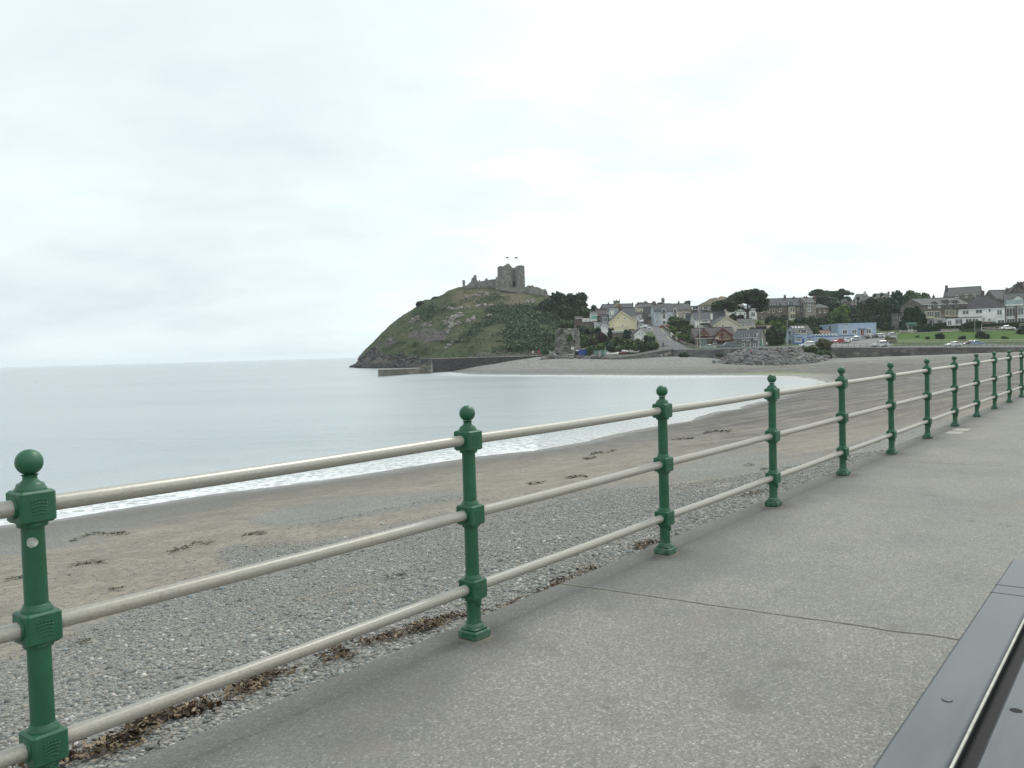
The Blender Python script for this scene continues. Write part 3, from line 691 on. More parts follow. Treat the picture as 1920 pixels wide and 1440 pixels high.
# a few larger stones that stand out on the beach
def stone_obj(px, py, size, col, label, nm='beach_stone'):
    z = -1.5
    for _ in range(6): a = atz(px, py, z); z = bz(a.x, a.y)
    V = ICO_V*np.array([size, size*.75, size*.6])*(1+RNG.uniform(-.1, .1, (12, 1)))
    o = raw(nm, V, ICO_F, paint('stone_%s' % nm+str(int(col[0]*1000)), col, .8, .2, 30, streak=False), smooth=True)
    o.location = (a.x, a.y, z+size*.25); md = o.modifiers.new('s', 'SUBSURF'); md.levels = md.render_levels = 1
    tag(o, label, 'stone', 'larger stones lying on the beach')
stone_obj(716, 983, .055, (.42, .42, .38), 'pale round stone alone on the sand left of the second post')
stone_obj(415, 1105, .05, (.20, .26, .28), 'blue-grey stone above the middle rail between first and second posts')
stone_obj(355, 1120, .045, (.18, .24, .27), 'blue-grey stone touching the top of the middle rail left of centre')
stone_obj(122, 1220, .035, (.24, .29, .31), 'blue-grey stone at the sand edge right of the nearest post')
stone_obj(1092, 945, .05, (.20, .25, .26), 'flat grey stone under the middle rail left of the third post')
stone_obj(130, 1078, .03, (.08, .08, .10), 'small dark stone on the sand right of the nearest post')
stone_obj(975, 1137, .02, (.6, .6, .57), 'small white pebble on the promenade right of the second post', 'white_pebble')

# ------------------------------------------------------------------ town ground control points (px, py, distance)
TG = [(1040, 663, 266), (1085, 661, 264), (1140, 660, 262), (1200, 657, 262), (1245, 655.5, 260), (1290, 655, 252), (1330, 654.5, 247), (1400, 652.5, 240), (1480, 651.5, 234), (1560, 651.5, 230), (1660, 651, 230), (1760, 650.5, 229), (1850, 650.5, 229), (1930, 650, 229), (2150, 649, 229),
      (1290, 653, 262), (1340, 650.5, 267), (1400, 651.2, 251), (1437, 650, 250), (1505, 646, 262), (1545, 643, 266), (1600, 633, 285), (1640, 632, 285), (1600, 639, 259), (1570, 644, 252), (1626, 636, 264), (1655, 633, 270), (1672, 631, 273), (1650, 650.5, 237), (1790, 649.5, 237), (1900, 649, 237),
      (1700, 642.5, 249), (1780, 641.5, 247), (1850, 641, 246), (1930, 640, 246), (2150, 639, 246), (1690, 624, 270), (1750, 622, 270), (1830, 620, 270), (1888, 619, 270), (1930, 617, 270), (2150, 608, 270),
      (1715, 619, 283), (1770, 614, 285), (1800, 612, 276), (1860, 611, 278), (1920, 608, 282), (2150, 600, 290), (1800, 576, 400), (1900, 575, 400), (2150, 570, 400), (1700, 600, 340),
      (1465, 600, 345), (1530, 598, 350), (1419, 600, 345), (1550, 596, 362), (1600, 590, 400), (1650, 580, 430), (1700, 575, 470),
      (1340, 648, 275), (1362, 616, 296), (1405, 617, 296), (1315, 616, 298), (1432, 618, 302), (1275, 640, 276), (1275, 616, 315), (1300, 613, 305), (1400, 598, 345), (1330, 600, 370),
      (1470, 618, 305), (1520, 614, 310), (1590, 612, 315), (1660, 612, 315),
      (1250, 645, 266), (1235, 628, 285), (1228, 616, 312), (1211, 615, 318), (1203, 607, 345), (1200, 598, 390), (1262, 613, 335), (1240, 613, 337),
      (1165, 621, 276), (1150, 631, 268), (1200, 639, 262), (1130, 612, 300), (1128, 604, 312), (1110, 600, 305), (1095, 604, 292), (1160, 598, 340), (1100, 640, 272), (1140, 645, 270), (1085, 612, 290), (1060, 600, 330), (1040, 610, 310),
      (1100, 590, 380), (1200, 585, 430), (1300, 585, 450), (1400, 582, 450), (1500, 580, 450), (1150, 600, 620), (1400, 598, 620), (1650, 592, 620), (1900, 585, 620), (2150, 580, 620)]
town_z = RBF([W(*p) for p in TG], smooth=.3)
def tz(x, y): return float(town_z(np.array([x]), np.array([y]))[0])
WALLD = [(1030, 262), (1230, 259), (1262, 254), (1330, 246), (1400, 238), (1480, 232), (1560, 228), (1660, 227.5), (2200, 227.5)]
def walld(px): return np.interp(px, [a for a, b in WALLD], [b for a, b in WALLD])

# ------------------------------------------------------------------ masonry materials
M_SEAWALL = stone('seawall_stone', (.10, .11, .11), (.16, .17, .165), (.22, .22, .205), .9, flat=.5)
M_JETTY = stone('jetty_concrete', (.09, .088, .075), (.15, .145, .12), (.21, .20, .17), .7, flat=.3)
M_HARBOUR = stone('harbour_wall_stone', (.04, .041, .044), (.058, .058, .058), (.085, .082, .078), 2.2)
M_CASTLE = stone('castle_stone', (.17, .168, .155), (.225, .22, .205), (.29, .285, .265), .9, flat=.9, bump=.8)
M_ROCKWALL = stone('quarry_stone', (.07, .074, .06), (.12, .124, .105), (.185, .185, .16), 1.5, mortar=(.04, .04, .03), flat=.8, bump=1.)
M_STONE_BROWN = stone('house_stone_brown', (.11, .095, .085), (.17, .15, .13), (.24, .21, .18), 1.8)
M_STONE_GREY = stone('house_stone_grey', (.13, .13, .125), (.20, .20, .185), (.29, .285, .26), 1.8)
M_CONC = paint('weathered_concrete', (.30, .29, .26), .9, .3, .8, .3)

# ------------------------------------------------------------------ town ground split into slope, road, car park and grass
gc = np.concatenate([np.arange(1030, 1230, 5), np.arange(1230, 1930, 3.5), np.arange(1930, 2300, 20)]); tb = (gc-960)/F
vrow = np.concatenate([np.linspace(0, 60, 55), np.linspace(62, 160, 40), np.linspace(170, 400, 24)])
wd = walld(gc); YY2 = wd[None, :]+vrow[:, None]; 
# bearing from the pixel column at horizon height
hx = np.array([ray(g_, 650).x/ray(g_, 650).y for g_ in gc]); XX2 = YY2*hx[None, :]
ZZ2 = town_z(XX2, YY2); near = np.clip(vrow/12, 0, 1)[:, None]; ZZ2 = ZZ2+fbm(XX2, YY2, 5., .12, 3)*.35*near
PX2, PY2 = proj(np.stack([XX2, YY2, ZZ2], -1))
V2 = np.stack([XX2, YY2, ZZ2], -1).reshape(-1, 3); F2 = grid_faces(len(vrow), len(gc))
cpx = PX2.ravel()[F2].mean(1); cpy = PY2.ravel()[F2].mean(1); cD = YY2.ravel()[F2].mean(1)
off = cD-walld(cpx)
zone = np.zeros(len(F2), int); zone[(cpx < 1088) & (off > 5)] = 9
grass = (cpx > 1682) & (cD > 246.5) & (cD < 269.5)
zone[(poly_sdf(cpx, cpy, [(1160, 596), (1195, 592), (1222, 604), (1243, 616), (1254, 624), (1270, 640), (1296, 656), (1240, 657), (1233, 640), (1224, 622), (1190, 622)]) > 0) & (cD < 420)] = 1
zone[(poly_sdf(cpx, cpy, [(1553, 652), (1560, 641), (1600, 632), (1660, 628), (1684, 629), (1676, 640), (1670, 653)]) > 0) & (cD < 285)] = 2
zone[(off < 11) & (cpx > 1252)] = 1
zone[(cD >= 269.5) & (cD < 275) & (cpx > 1682)] = 1
zone[grass] = 3
zone[(cD >= 275) & (cD < 300) & (cpx > 1690)] = 3
zone[(cpx < 1235) & (off < 7)] = 4
def turf(name, c1, c2, c3, sc1=.6):
    m = bpy.data.materials.new(name); t = NT(m); co = t.coord()
    a = t.noise(co, sc1, 6, .65); b = t.noise(co, sc1*.18, 4, .6)
    c = t.ramp(t.math('ADD', t.math('MULTIPLY', a, .6), t.math('MULTIPLY', b, .4)), [(.36, c1), (.5, c2), (.64, c3)])
    t.bsdf(c, .95, 0, .2, t.bump(a, .6, .3)); return m
M_TURF = turf('rough_turf', (.028, .05, .018), (.055, .085, .028), (.12, .12, .06)); M_GRASS = turf('mown_grass', (.032, .072, .010), (.048, .102, .014), (.068, .128, .022), 1.2)
M_ASPH = paint('asphalt', (.10, .105, .108), .9, .15, .4, streak=False); M_CARPK = paint('car_park_asphalt', (.165, .17, .165), .9, .15, .3, streak=False)
M_YARD = paint('pale_yard', (.27, .255, .22), .9, .2, .3, streak=False)
for zi, nm, mt in ((0, 'hillside', M_TURF), (1, 'road', M_ASPH), (2, 'car_park', M_CARPK), (3, 'grass_slope', M_GRASS), (4, 'quay', M_YARD)):
    Fz = F2[zone == zi]; used, inv = np.unique(Fz, return_inverse=True)
    o = raw(nm, V2[used], inv.reshape(Fz.shape), mt, smooth=True); tag(o, kind='structure')

def drape(px, py, D0=240, D1=420):        # first crossing of the viewing ray with the town ground
    d = ray(px, py); D = D0
    Ds = np.arange(D0, D1, .5); P = np.array([[d.x/d.y*D, D, CZ+d.z/d.y*D] for D in Ds])
    g = town_z(P[:, 0], P[:, 1])-P[:, 2]; i = np.argmax(g > 0) if (g > 0).any() else len(g)-1
    return Vector((P[i, 0], P[i, 1], P[i, 2]))

# ------------------------------------------------------------------ sea wall, quay edge, slipway, jetty
def strip_wall(name, pts, thick, mat, label, cat, zbot, cap=None, top_off=0.):
    """pts: world points along the top; wall hangs down to zbot"""
    root = thing(name, label, cat, pts[0]); o0 = pts[0]
    def ribbon(w0, w1, zt, zb, nm, mt):
        b = MB(); L = []
        n = len(pts)
        for i, p in enumerate(pts):
            a = pts[max(0, i-1)]; c = pts[min(n-1, i+1)]; d = Vector((c.x-a.x, c.y-a.y, 0)).normalized(); nn = Vector((-d.y, d.x, 0))
            if nn.y < 0: nn = -nn
            q0 = p+nn*w0-o0; q1 = p+nn*w1-o0; z_t = p.z+zt-o0.z; z_b = (zb(p) if callable(zb) else zb)-o0.z
            L += [(q0.x, q0.y, z_b), (q0.x, q0.y, z_t), (q1.x, q1.y, z_t), (q1.x, q1.y, z_b)]
        fs = []
        for i in range(n-1):
            for k in range(4): fs.append((i*4+k, i*4+(k+1) % 4, (i+1)*4+(k+1) % 4, (i+1)*4+k))
        fs.append((0, 1, 2, 3)); fs.append(tuple((n-1)*4+k for k in (3, 2, 1, 0))); b.add(L, fs); return b.build(nm, mt, root)
    ribbon(0, thick, top_off, zbot, 'wall', mat)
    if cap: ribbon(-.12, thick+.05, top_off+.16, lambda p: p.z+top_off+.003, 'coping', cap)
    return root
def wpts(L): return [W(a, b, c) for a, b, c in L]
def dens(L, step=18):
    out = []
    for (a, b, c), (d, e, f) in zip(L[:-1], L[1:]):
        n = max(1, int(abs(d-a)/step)); out += [(a+(d-a)*i/n, b+(e-b)*i/n, c+(f-c)*i/n) for i in range(n)]
    return out+[L[-1]]
strip_wall('sea_wall', wpts(dens([(1262, 656, 254), (1330, 656, 246), (1400, 653.5, 238)])), .8, M_SEAWALL, 'grey stone sea wall below the road in front of the lifeboat house, left of the boulders', 'wall', -3, M_CONC)
strip_wall('sea_wall', wpts(dens([(1546, 652.8, 229), (1560, 652.6, 227.6), (1660, 652.4, 227), (1760, 652, 227), (1850, 652, 227), (1990, 651.5, 227)])), .8, stone('seawall_brown', (.085, .085, .08), (.13, .13, .12), (.19, .185, .17), .8, flat=.4), 'long grey-brown sea wall below the car park and road, right of the boulders', 'wall', -4, M_CONC)
strip_wall('quay_wall', wpts(dens([(1040, 665.5, 258), (1085, 666, 256), (1110, 666.5, 254), (1140, 667, 252), (1150, 668, 251)])), 1.2, M_ROCKWALL, 'low rough stone quay edge in front of the blue and green sheds', 'wall', -2.5)
# slipway ramp with its two parapets
slip = [(1138, 671.5, 247), (1165, 670, 248), (1190, 667, 249), (1215, 662.5, 251), (1240, 658, 253), (1262, 655.5, 254.5)]
sr = thing('slipway', 'curving stone slipway rising from the shingle to the road', 'slipway', W(*slip[0])); o0 = W(*slip[0])
b = MB(); L = []; n = len(slip)
for (x, y, D) in slip:
    p = W(x, y, D)-o0; q = W(x-6, y-6.5, D+9)-o0
    L += [(p.x, p.y, p.z-6), (p.x, p.y, p.z), (q.x, q.y, q.z), (q.x, q.y, q.z-6)]
fs = [(i*4+k, i*4+(k+1) % 4, (i+1)*4+(k+1) % 4, (i+1)*4+k) for i in range(n-1) for k in range(4)]+[(0, 1, 2, 3)]
b.add(L, fs); b.build('ramp', M_SEAWALL, sr)
for sgn, dx, dy, dD in ((0, 0, 0, 0), (1, -6, -6.5, 9)):
    b = MB(); L = []
    for (x, y, D) in slip:
        p = W(x+dx, y+dy, D+dD)-o0
        L += [(p.x, p.y-.2, p.z-.02), (p.x, p.y-.2, p.z+.45), (p.x, p.y+.35, p.z+.45), (p.x, p.y+.35, p.z-.02)]
    b.add(L, [(i*4+k, i*4+(k+1) % 4, (i+1)*4+(k+1) % 4, (i+1)*4+k) for i in range(n-1) for k in range(4)]+[(0, 1, 2, 3)]); b.build('parapet', M_CONC, sr)
# jetty: low outer arm, steps, high inner wall
jr = thing('stone_jetty', 'low weathered stone jetty reaching into the sea below the headland', 'jetty', W(710, 706, 200)); o0 = jr.location.copy()
b = MB()
A = W(710, 694, 200)-o0; Bp = W(800, 690.5, 221)-o0
L = []
for p in (A, Bp, W(812, 690, 224)-o0):
    L += [(p.x, p.y, -3), (p.x, p.y, p.z), (p.x-.8, p.y+4.2, p.z), (p.x-.8, p.y+4.2, -3)]
b.add(L, [(i*4+k, i*4+(k+1) % 4, (i+1)*4+(k+1) % 4, (i+1)*4+k) for i in range(2) for k in range(4)]+[(0, 1, 2, 3), (11, 10, 9, 8)]); b.build('outer_arm', M_JETTY, jr)
b = MB(); L = []
for p in (A, Bp):
    L += [(p.x-.05, p.y-.06, p.z+.004), (p.x-.05, p.y-.06, p.z+.20), (p.x-.8, p.y+4.26, p.z+.20), (p.x-.8, p.y+4.26, p.z+.004)]
b.add(L, [(k, (k+1) % 4, 4+(k+1) % 4, 4+k) for k in range(4)]+[(0, 1, 2, 3), (7, 6, 5, 4)]); b.build('deck', M_CONC, jr)
nst = 9
b = MB()
for k in range(nst):
    x0 = 781+k*(24/nst); y0 = 690-k*(17/nst); D = 218+k*.9
    p = W(x0, y0, D)-o0; q = W(809, y0, D+1.2)-o0
    b.box(p.x, q.x, p.y, p.y+4, p.z-2.2, p.z)
b.build('steps', M_JETTY, jr)
b = MB(); p = W(789, 677, 226)-o0; q = W(808, 671.5, 227)-o0
for zz_ in (0, .5, 1.0): b.tube((p.x, p.y, p.z+zz_), (q.x, q.y, p.z+zz_), .05, n=6)
for k in range(4): xx = p.x+(q.x-p.x)*k/3; b.tube((xx, p.y, p.z-1.4), (xx, p.y, p.z+1.05), .05, n=6)
b.build('handrail', paint('rail_dull_green', (.12, .17, .15), .6), jr)
strip_wall('harbour_wall', wpts(dens([(803, 673.5, 226), (850, 672, 233), (900, 670.5, 241), (960, 669, 253), (1014, 667, 264)], 12)), 3.0, M_HARBOUR, 'tall dark stone harbour wall between the jetty steps and the shingle', 'wall', -5, M_CONC)

# boulders: a mound with individual stones
bm_pts = [(1352, 684), (1400, 686), (1450, 687), (1500, 685), (1530, 680), (1556, 672)]
def mound_top(px): return np.interp(px, [1335, 1352, 1375, 1395, 1420, 1480, 1540, 1556, 1572], [674, 670, 661, 655, 652.5, 652, 652, 662, 674])
def mound_bot(px): return np.interp(px, [1335, 1352, 1400, 1450, 1500, 1530, 1556, 1572], [676, 682, 685, 686, 684, 680, 676, 675])
def mound_pt(px, v):                      # v 0 = foot, 1 = crest
    yb, yt = mound_bot(px), mound_top(px); Dw = float(walld(px))-1
    z = -2.4; 
    for _ in range(8): a = atz(px, yb, z); z = bz(a.x, a.y)
    Db = min(a.y, Dw-6); d = Db+(Dw-Db)*v
    return W(px, yb+(yt-yb)*v**.9, d)
cc = np.arange(1334, 1573, 3.); vv = np.linspace(-.08, 1.02, 16)
Vm = np.array([[tuple(mound_pt(c_, max(v_, 0))-Vector((0, 0, .9 if v_ < 0 else .55))) for c_ in cc] for v_ in vv])
mo = raw('boulder_bank', Vm.reshape(-1, 3), grid_faces(len(vv), len(cc)), paint('bank_rubble', (.07, .07, .065), .95, .4, .8, .6), smooth=True); tag(mo, kind='structure')
M_BOULD = []
for i, cl in enumerate([(.165, .17, .165), (.20, .20, .185), (.13, .145, .15), (.175, .16, .15), (.25, .25, .235)]):
    m = bpy.data.materials.new('boulder_stone_%d' % i); t = NT(m); co = t.coord(); oi = t.n('ShaderNodeObjectInfo')
    c = t.mix(t.ramp(t.noise(co, 1.4, 5, .65), [(.35, 0.), (.65, 1.)]), sc(cl, .65), sc(cl, 1.2)); c = t.mix(t.math('MULTIPLY', oi.outputs['Random'], .5), c, sc(cl, .6))
    t.bsdf(c, .85, 0, .3, t.bump(t.noise(co, 3, 5, .7), .8, .15)); M_BOULD.append(m)
def rock_mesh(name, sub, seed, amp, mat):
    import bmesh
    bm = bmesh.new(); bmesh.ops.create_icosphere(bm, subdivisions=sub, radius=1)
    for v in bm.verts:
        n = mnoise.fractal(v.co*1.3+Vector((seed*7.1, 0, 0)), 1, 2, 3); q = Vector([round(c*1.6)/1.6 for c in v.co])
        v.co = v.co.lerp(q, .35)*(1+amp*n)
    me = bpy.data.meshes.new(name); bm.to_mesh(me); bm.free(); me.materials.append(mat); return me
RM = [rock_mesh('boulder', 2, i, .35, M_BOULD[i % 5]) for i in range(10)]
cnt = 0; tries = 0; used_ = []
while cnt < 285 and tries < 9000:
    tries += 1
    px = random.uniform(1338, 1570); v = random.uniform(0, 1.0)
    p = mound_pt(px, v); pp = proj(np.array([[p.x, p.y, p.z]])); py = float(pp[1][0])
    if px > 1505 and v > .45 and px < 1556: continue
    if mound_bot(px)-mound_top(px) < 6 and random.random() < .5: continue
    if any(abs(px-a)/4.3 < .95 and abs(py-b_)/2.3 < .9 and math.hypot((px-a)/4.3, (py-b_)/2.3) < .95 for a, b_ in used_): continue
    used_.append((px, py)); r = random.uniform(.40, .80)*(1 if v > .12 else .8)
    o = bpy.data.objects.new('boulder', random.choice(RM)); COL.objects.link(o)
    o.location = p+Vector((0, 0, -.15)); o.scale = (r*random.uniform(.9, 1.4), r*random.uniform(.8, 1.2), r*random.uniform(.6, .85)); o.rotation_euler = (random.uniform(-.5, .5), random.uniform(-.5, .5), random.uniform(0, 6.3))
    tag(o, 'grey-brown angular boulder in the sea defence mound in front of the stone house', 'boulder', 'boulders of the sea defence mound'); cnt += 1
print('boulders', cnt, tries)
for (x, y, D, r, lb) in [(1028, 671, 250, 1.1, 'a'), (1036, 668, 253, 1.3, 'b'), (1020, 673.5, 248, .9, 'c'), (1044, 671, 250, .9, 'd'), (1100, 672, 249, .8, 'e'), (1112, 670, 250, .9, 'f'), (1123, 671, 249, .8, 'g'), (1072, 671, 251, .8, 'h'), (1058, 670, 252, .9, 'i'), (1086, 670, 252, .7, 'j'), (1248, 667, 250, .8, 'k'), (1240, 669, 249, .7, 'l'), (1254, 665, 252, .8, 'm'), (1133, 672, 248, .7, 'n')]:
    p = W(x, y, D); o = bpy.data.objects.new('boulder', random.choice(RM)); COL.objects.link(o)
    o.location = (p.x, p.y, p.z+.1); o.scale = (r*1.3, r, r*.8); o.rotation_euler = (random.uniform(-.4, .4), 0, random.uniform(0, 6))
    tag(o, 'loose grey boulder along the foot of the quay edge and slipway', 'boulder', 'boulders along the quay edge')

# ------------------------------------------------------------------ castle headland
SIL = [(655, 686.5), (660, 684.5), (667, 681), (670, 677), (672, 670), (680, 660), (690, 650), (700, 641), (712, 628), (726, 614), (740, 602), (755, 591), (765, 585), (775, 579), (783, 573), (790, 565), (797, 561.5), (806, 562), (812, 556.5), (822, 556), (830, 552), (840, 545), (855, 540), (870, 536.5), (890, 534), (910, 533), (930, 533.5), (950, 537), (985, 541), (1000, 545), (1028, 553), (1045, 557), (1070, 565), (1100, 582), (1130, 596), (1180, 612)]
BASE = [(655, 688, 395), (668, 689.5, 372), (700, 690.8, 345), (740, 690.8, 330), (780, 690.5, 318), (820, 688, 300), (860, 684, 284), (900, 676, 270), (950, 669, 264), (1010, 665, 268), (1040, 664, 267), (1090, 662, 268), (1180, 652, 280)]
RIDGE_D = [(655, 397), (700, 400), (800, 402), (950, 404), (1040, 392), (1100, 372), (1180, 345)]
hp = np.arange(655, 1181, 2.5); nv = 84
vcoords = np.concatenate([np.linspace(-.04, 1, nv), [1.03, 1.08, 1.2, 1.4, 1.8]])
S_y = np.interp(hp, [a for a, b in SIL], [b for a, b in SIL])+np.array([mnoise.fractal((x*.11, 3, 0), 1, 2, 4)*(1.1 if x < 870 else .25) for x in hp]); B_y = np.interp(hp, [a[0] for a in BASE], [a[1] for a in BASE]); B_D = np.interp(hp, [a[0] for a in BASE], [a[2] for a in BASE]); R_D = np.interp(hp, [a for a, b in RIDGE_D], [b for a, b in RIDGE_D])
HV = np.zeros((len(vcoords), len(hp), 3)); HPX = np.zeros(HV.shape[:2]); HPY = np.zeros(HV.shape[:2])
for i, v in enumerate(vcoords):
    for j, x in enumerate(hp):
        vc = min(max(v, 0), 1)
        y = B_y[j]+(S_y[j]-B_y[j])*vc; D = B_D[j]+(R_D[j]-B_D[j])*(vc**1.25)
        p = W(x, y, D)
        if 0 < v < 1:
            k = math.sin(pi*v)**.5; nn_ = mnoise.fractal(Vector((p.x*.035, p.y*.02, p.z*.05)), 1, 2, 5); rough_ = 9.*k*(1.3 if y > 640 or x < 760 else .6)
            p2 = W(x, y+.9*mnoise.fractal(Vector((p.x*.12, p.z*.12, 4)), 1, 2, 3)*k, D+nn_*rough_)
            p = p2
        elif v < 0: p = Vector((p.x, p.y-1.5, p.z-4))
        elif v > 1:
            t_ = v-1; p = Vector((p.x*(1+t_*.25), p.y+t_*150, p.z-t_*t_*60-t_*6))
        HV[i, j] = p; HPX[i, j] = x; HPY[i, j] = y
zc = HV[..., 2]-SEA
nzz = fbm(HV[..., 0], HV[..., 1]*.6, HV[..., 2], .05, 4)
def m2(poly, soft): return np.clip(poly_sdf(HPX, HPY, poly)/soft+.5, 0, 1)
rock = np.maximum(np.clip((HPY-672)/8+nzz*1.2, 0, 1)*(HPX < 1015), np.clip((742-HPX)/70+(HPY-640)/60+nzz*1.2, 0, 1))
rock = np.maximum(rock, m2([(765, 622), (800, 612), (850, 618), (835, 640), (800, 645), (770, 635)], 14)*.75)
BB_ = np.broadcast_to(B_y[None, :], HPX.shape); rock = np.maximum(rock, np.clip((HPY-(BB_-17))/9+nzz*1.4, 0, 1)*(HPX < 1020))
rock = np.maximum(rock, .17*(HPX < 985))
rock = np.maximum(rock, m2([(720, 640), (735, 632), (740, 642), (722, 652)], 6)*.9)
rock = np.maximum(rock, m2([(762, 605), (780, 592), (800, 592), (790, 604), (768, 610)], 8)*.6)
brown = np.clip(m2([(835, 560), (860, 545), (900, 538), (980, 548), (1000, 560), (930, 575), (850, 578)], 14)*.9, 0, 1)
brown = np.maximum(brown, m2([(935, 560), (960, 555), (990, 560), (985, 572), (945, 574)], 8))
shrub = np.clip(np.clip((HPX-850)/120, 0, 1)*np.clip((HPY-570)/14, 0, 1)*.9+nzz*.9, 0, 1)
shrub = np.maximum(shrub, m2([(775, 580), (797, 562), (825, 556), (850, 548), (850, 575), (800, 600), (775, 600)], 12)*.8)
m = bpy.data.materials.new('headland'); t = NT(m); co = t.coord()
rk = t.attr('rock'); br = t.attr('brown'); sh = t.attr('shrub'); wl_ = t.attr('tide')
a = t.noise(co, .16, 7, .68); b2 = t.noise(co, .55, 6, .7); c2_ = t.noise(co, .045, 4, .6)
gr = t.ramp(a, [(.32, (.026, .042, .018)), (.45, (.050, .066, .026)), (.58, (.088, .092, .042)), (.72, (.14, .122, .074))])
gr = t.mix(t.ramp(c2_, [(.4, 0.), (.62, .5)]), gr, (.045, .080, .024))
gr = t.mix(t.math('MULTIPLY', br, t.ramp(b2, [(.35, .35), (.6, .95)])), gr, (.155, .125, .085))
gr = t.mix(t.math('MULTIPLY', sh, t.ramp(b2, [(.3, .3), (.55, .9)])), gr, t.ramp(a, [(.35, (.018, .038, .018)), (.65, (.042, .078, .024))]))
vr = t.n('ShaderNodeTexVoronoi'); vr.inputs['Scale'].default_value = .5; t.l(co, vr.inputs['Vector'])
b3_ = t.noise(co, .9, 6, .75, scl=(1, 1, .6))
rc = t.ramp(t.math('ADD', t.math('MULTIPLY', b3_, .6), t.math('MULTIPLY', b2, .4)), [(.38, (.022, .024, .028)), (.47, (.075, .070, .066)), (.55, (.135, .118, .10)), (.66, (.21, .19, .165))])
rf = t.maprange(t.math('ADD', rk, t.math('MULTIPLY', t.math('SUBTRACT', a, .5), 1.6)), .40, .62)
c = t.mix(rf, gr, rc)
c = t.mix(t.math('MULTIPLY', wl_, .75), c, (.030, .032, .032))
t.bsdf(c, .95, 0, .2, t.bump(t.math('ADD', b2, t.math('MULTIPLY', a, 2.)), 1., 1.2))
tide = np.clip((2.6-zc+nzz)/1.2, 0, 1)
hl = raw('headland', HV.reshape(-1, 3), grid_faces(len(vcoords), len(hp)), m, smooth=True, attrs=dict(rock=rock.ravel(), brown=brown.ravel(), shrub=shrub.ravel(), tide=tide.ravel()))
tag(hl, kind='structure')
def hill_pt(px, py):                      # surface point of the headland seen at that pixel
    j = int(np.clip(round((px-655)/2.5), 0, len(hp)-1)); v = np.clip((py-B_y[j])/(S_y[j]-B_y[j]), 0.01, 1); f = (v+.04)/1.04*(nv-1); i = int(f); i2 = min(i+1, nv-1); u = f-i
    return Vector(HV[i, j]*(1-u)+HV[i2, j]*u)
# undergrowth: leaf clumps all over the green parts of the headland
P = []; Sz = []
iv = RNG.uniform(.02, .975, 36000); jv = RNG.uniform(0, len(hp)-1.001, 36000)
for a_, j_ in zip(iv, jv):
    f = (a_+.04)/1.04*(nv-1); i = int(f); j = int(j_); 
    if i > nv-2: continue
    s_ = shrub[i, j]; r_ = rock[i, j]
    if a_ > .90 and hp[j] < 850: continue
    if random.random() > (s_*1.0*(1 if hp[j] > 850 else .55)+.05)*(1-r_*.95): continue
    u, v = f-i, j_-j
    p = (HV[i, j]*(1-u)*(1-v)+HV[i+1, j]*u*(1-v)+HV[i, j+1]*(1-u)*v+HV[i+1, j+1]*u*v)
    big = mnoise.noise(Vector(p)*.09)
    if big < -.12 and (s_ < .8 or hp[j] < 850): continue
    r = random.uniform(.5, 1.1)*(1+.9*s_*max(0, big+.1)*2)
    k = 7 if s_ > .3 else 4
    q = RNG.normal(size=(k, 3))*np.array([r*.8, r*.8, r*.45])+p+np.array([0, -.2, r*.3]); P.append(q); Sz.append(np.full(k, .26+.24*r*random.random()))
P = np.concatenate(P); Sz = np.concatenate(Sz); V, Fc = leaf_quads(P, Sz, None, 1.3)
UND = foliage('undergrowth_leaves', (.022, .052, .022), (.038, .078, .030), (.070, .112, .042))
UND.node_tree.nodes  # noise scale is set in foliage()
o = raw('undergrowth', V, Fc, UND); tag(o, 'dense gorse and bramble undergrowth covering the castle headland', 'undergrowth', kind='stuff'); print('undergrowth', len(P))
# rock outcrops
M_OUT = stone('outcrop_rock', (.15, .135, .12), (.25, .235, .21), (.36, .34, .31), .8, flat=.9, bump=1.)
def outcrop(pts, rpx, n, label, mat=None):
    rt = None; V = []; Fs = []; cnt = 0; P0 = hill_pt(*pts[0])
    for _ in range(n):
        k = random.randrange(len(pts)-1) if len(pts) > 1 else 0; u = random.random(); a_ = pts[k]; b_ = pts[min(k+1, len(pts)-1)]
        x = a_[0]+(b_[0]-a_[0])*u+random.gauss(0, rpx); y = a_[1]+(b_[1]-a_[1])*u+random.gauss(0, rpx*.55)
        p = hill_pt(x, y)-P0; r = random.uniform(.4, 1.15)
        me = ICO_V*np.array([r*1.3, r, r*.8])*(1+RNG.uniform(-.3, .3, (12, 1))); R = rand_rot(1)[0]
        V.append(me@R.T*np.array([1, 1, .8])+np.array(p)); Fs.append(ICO_F+12*cnt); cnt += 1
    o = raw('rock_outcrop', np.concatenate(V), np.concatenate(Fs), mat or M_OUT); o.location = P0; tag(o, label, 'rock outcrop', 'pale rock outcrops on the headland' if not mat else None, 'stuff' if mat else None)
outcrop([(838, 610), (846, 596), (866, 589)], 4, 46, 'largest pale rock outcrop, halfway up the castle headland')
outcrop([(836, 622), (850, 612), (862, 604)], 3, 22, 'rock outcrop strip running down below the largest pale outcrop')
outcrop([(876, 606), (888, 596)], 3, 18, 'pale rock outcrop just right of the largest one on the headland')
outcrop([(912, 600), (922, 590)], 1.5, 8, 'narrow slanting pale outcrop on the green slope below the castle')
outcrop([(838, 574), (848, 580), (870, 577), (900, 573), (928, 573)], 1.6, 44, 'long horizontal line of pale rocks below the castle mound')
outcrop([(886, 557), (905, 551), (916, 553)], 2.2, 20, 'scattered pale rocks high on the mound left below the gatehouse')
outcrop([(868, 562), (880, 556)], 1.6, 9, 'small pale rocks at the left shoulder of the castle mound')
outcrop([(985, 568), (1008, 563)], 2.2, 14, 'reddish rock outcrop on the right slope below the castle')
outcrop([(770, 604), (785, 596)], 3, 14, 'pinkish rocks on the left slope of the headland')
outcrop([(771, 617), (775, 616)], .5, 5, 'single pale rock above the dark left cliff of the headland')
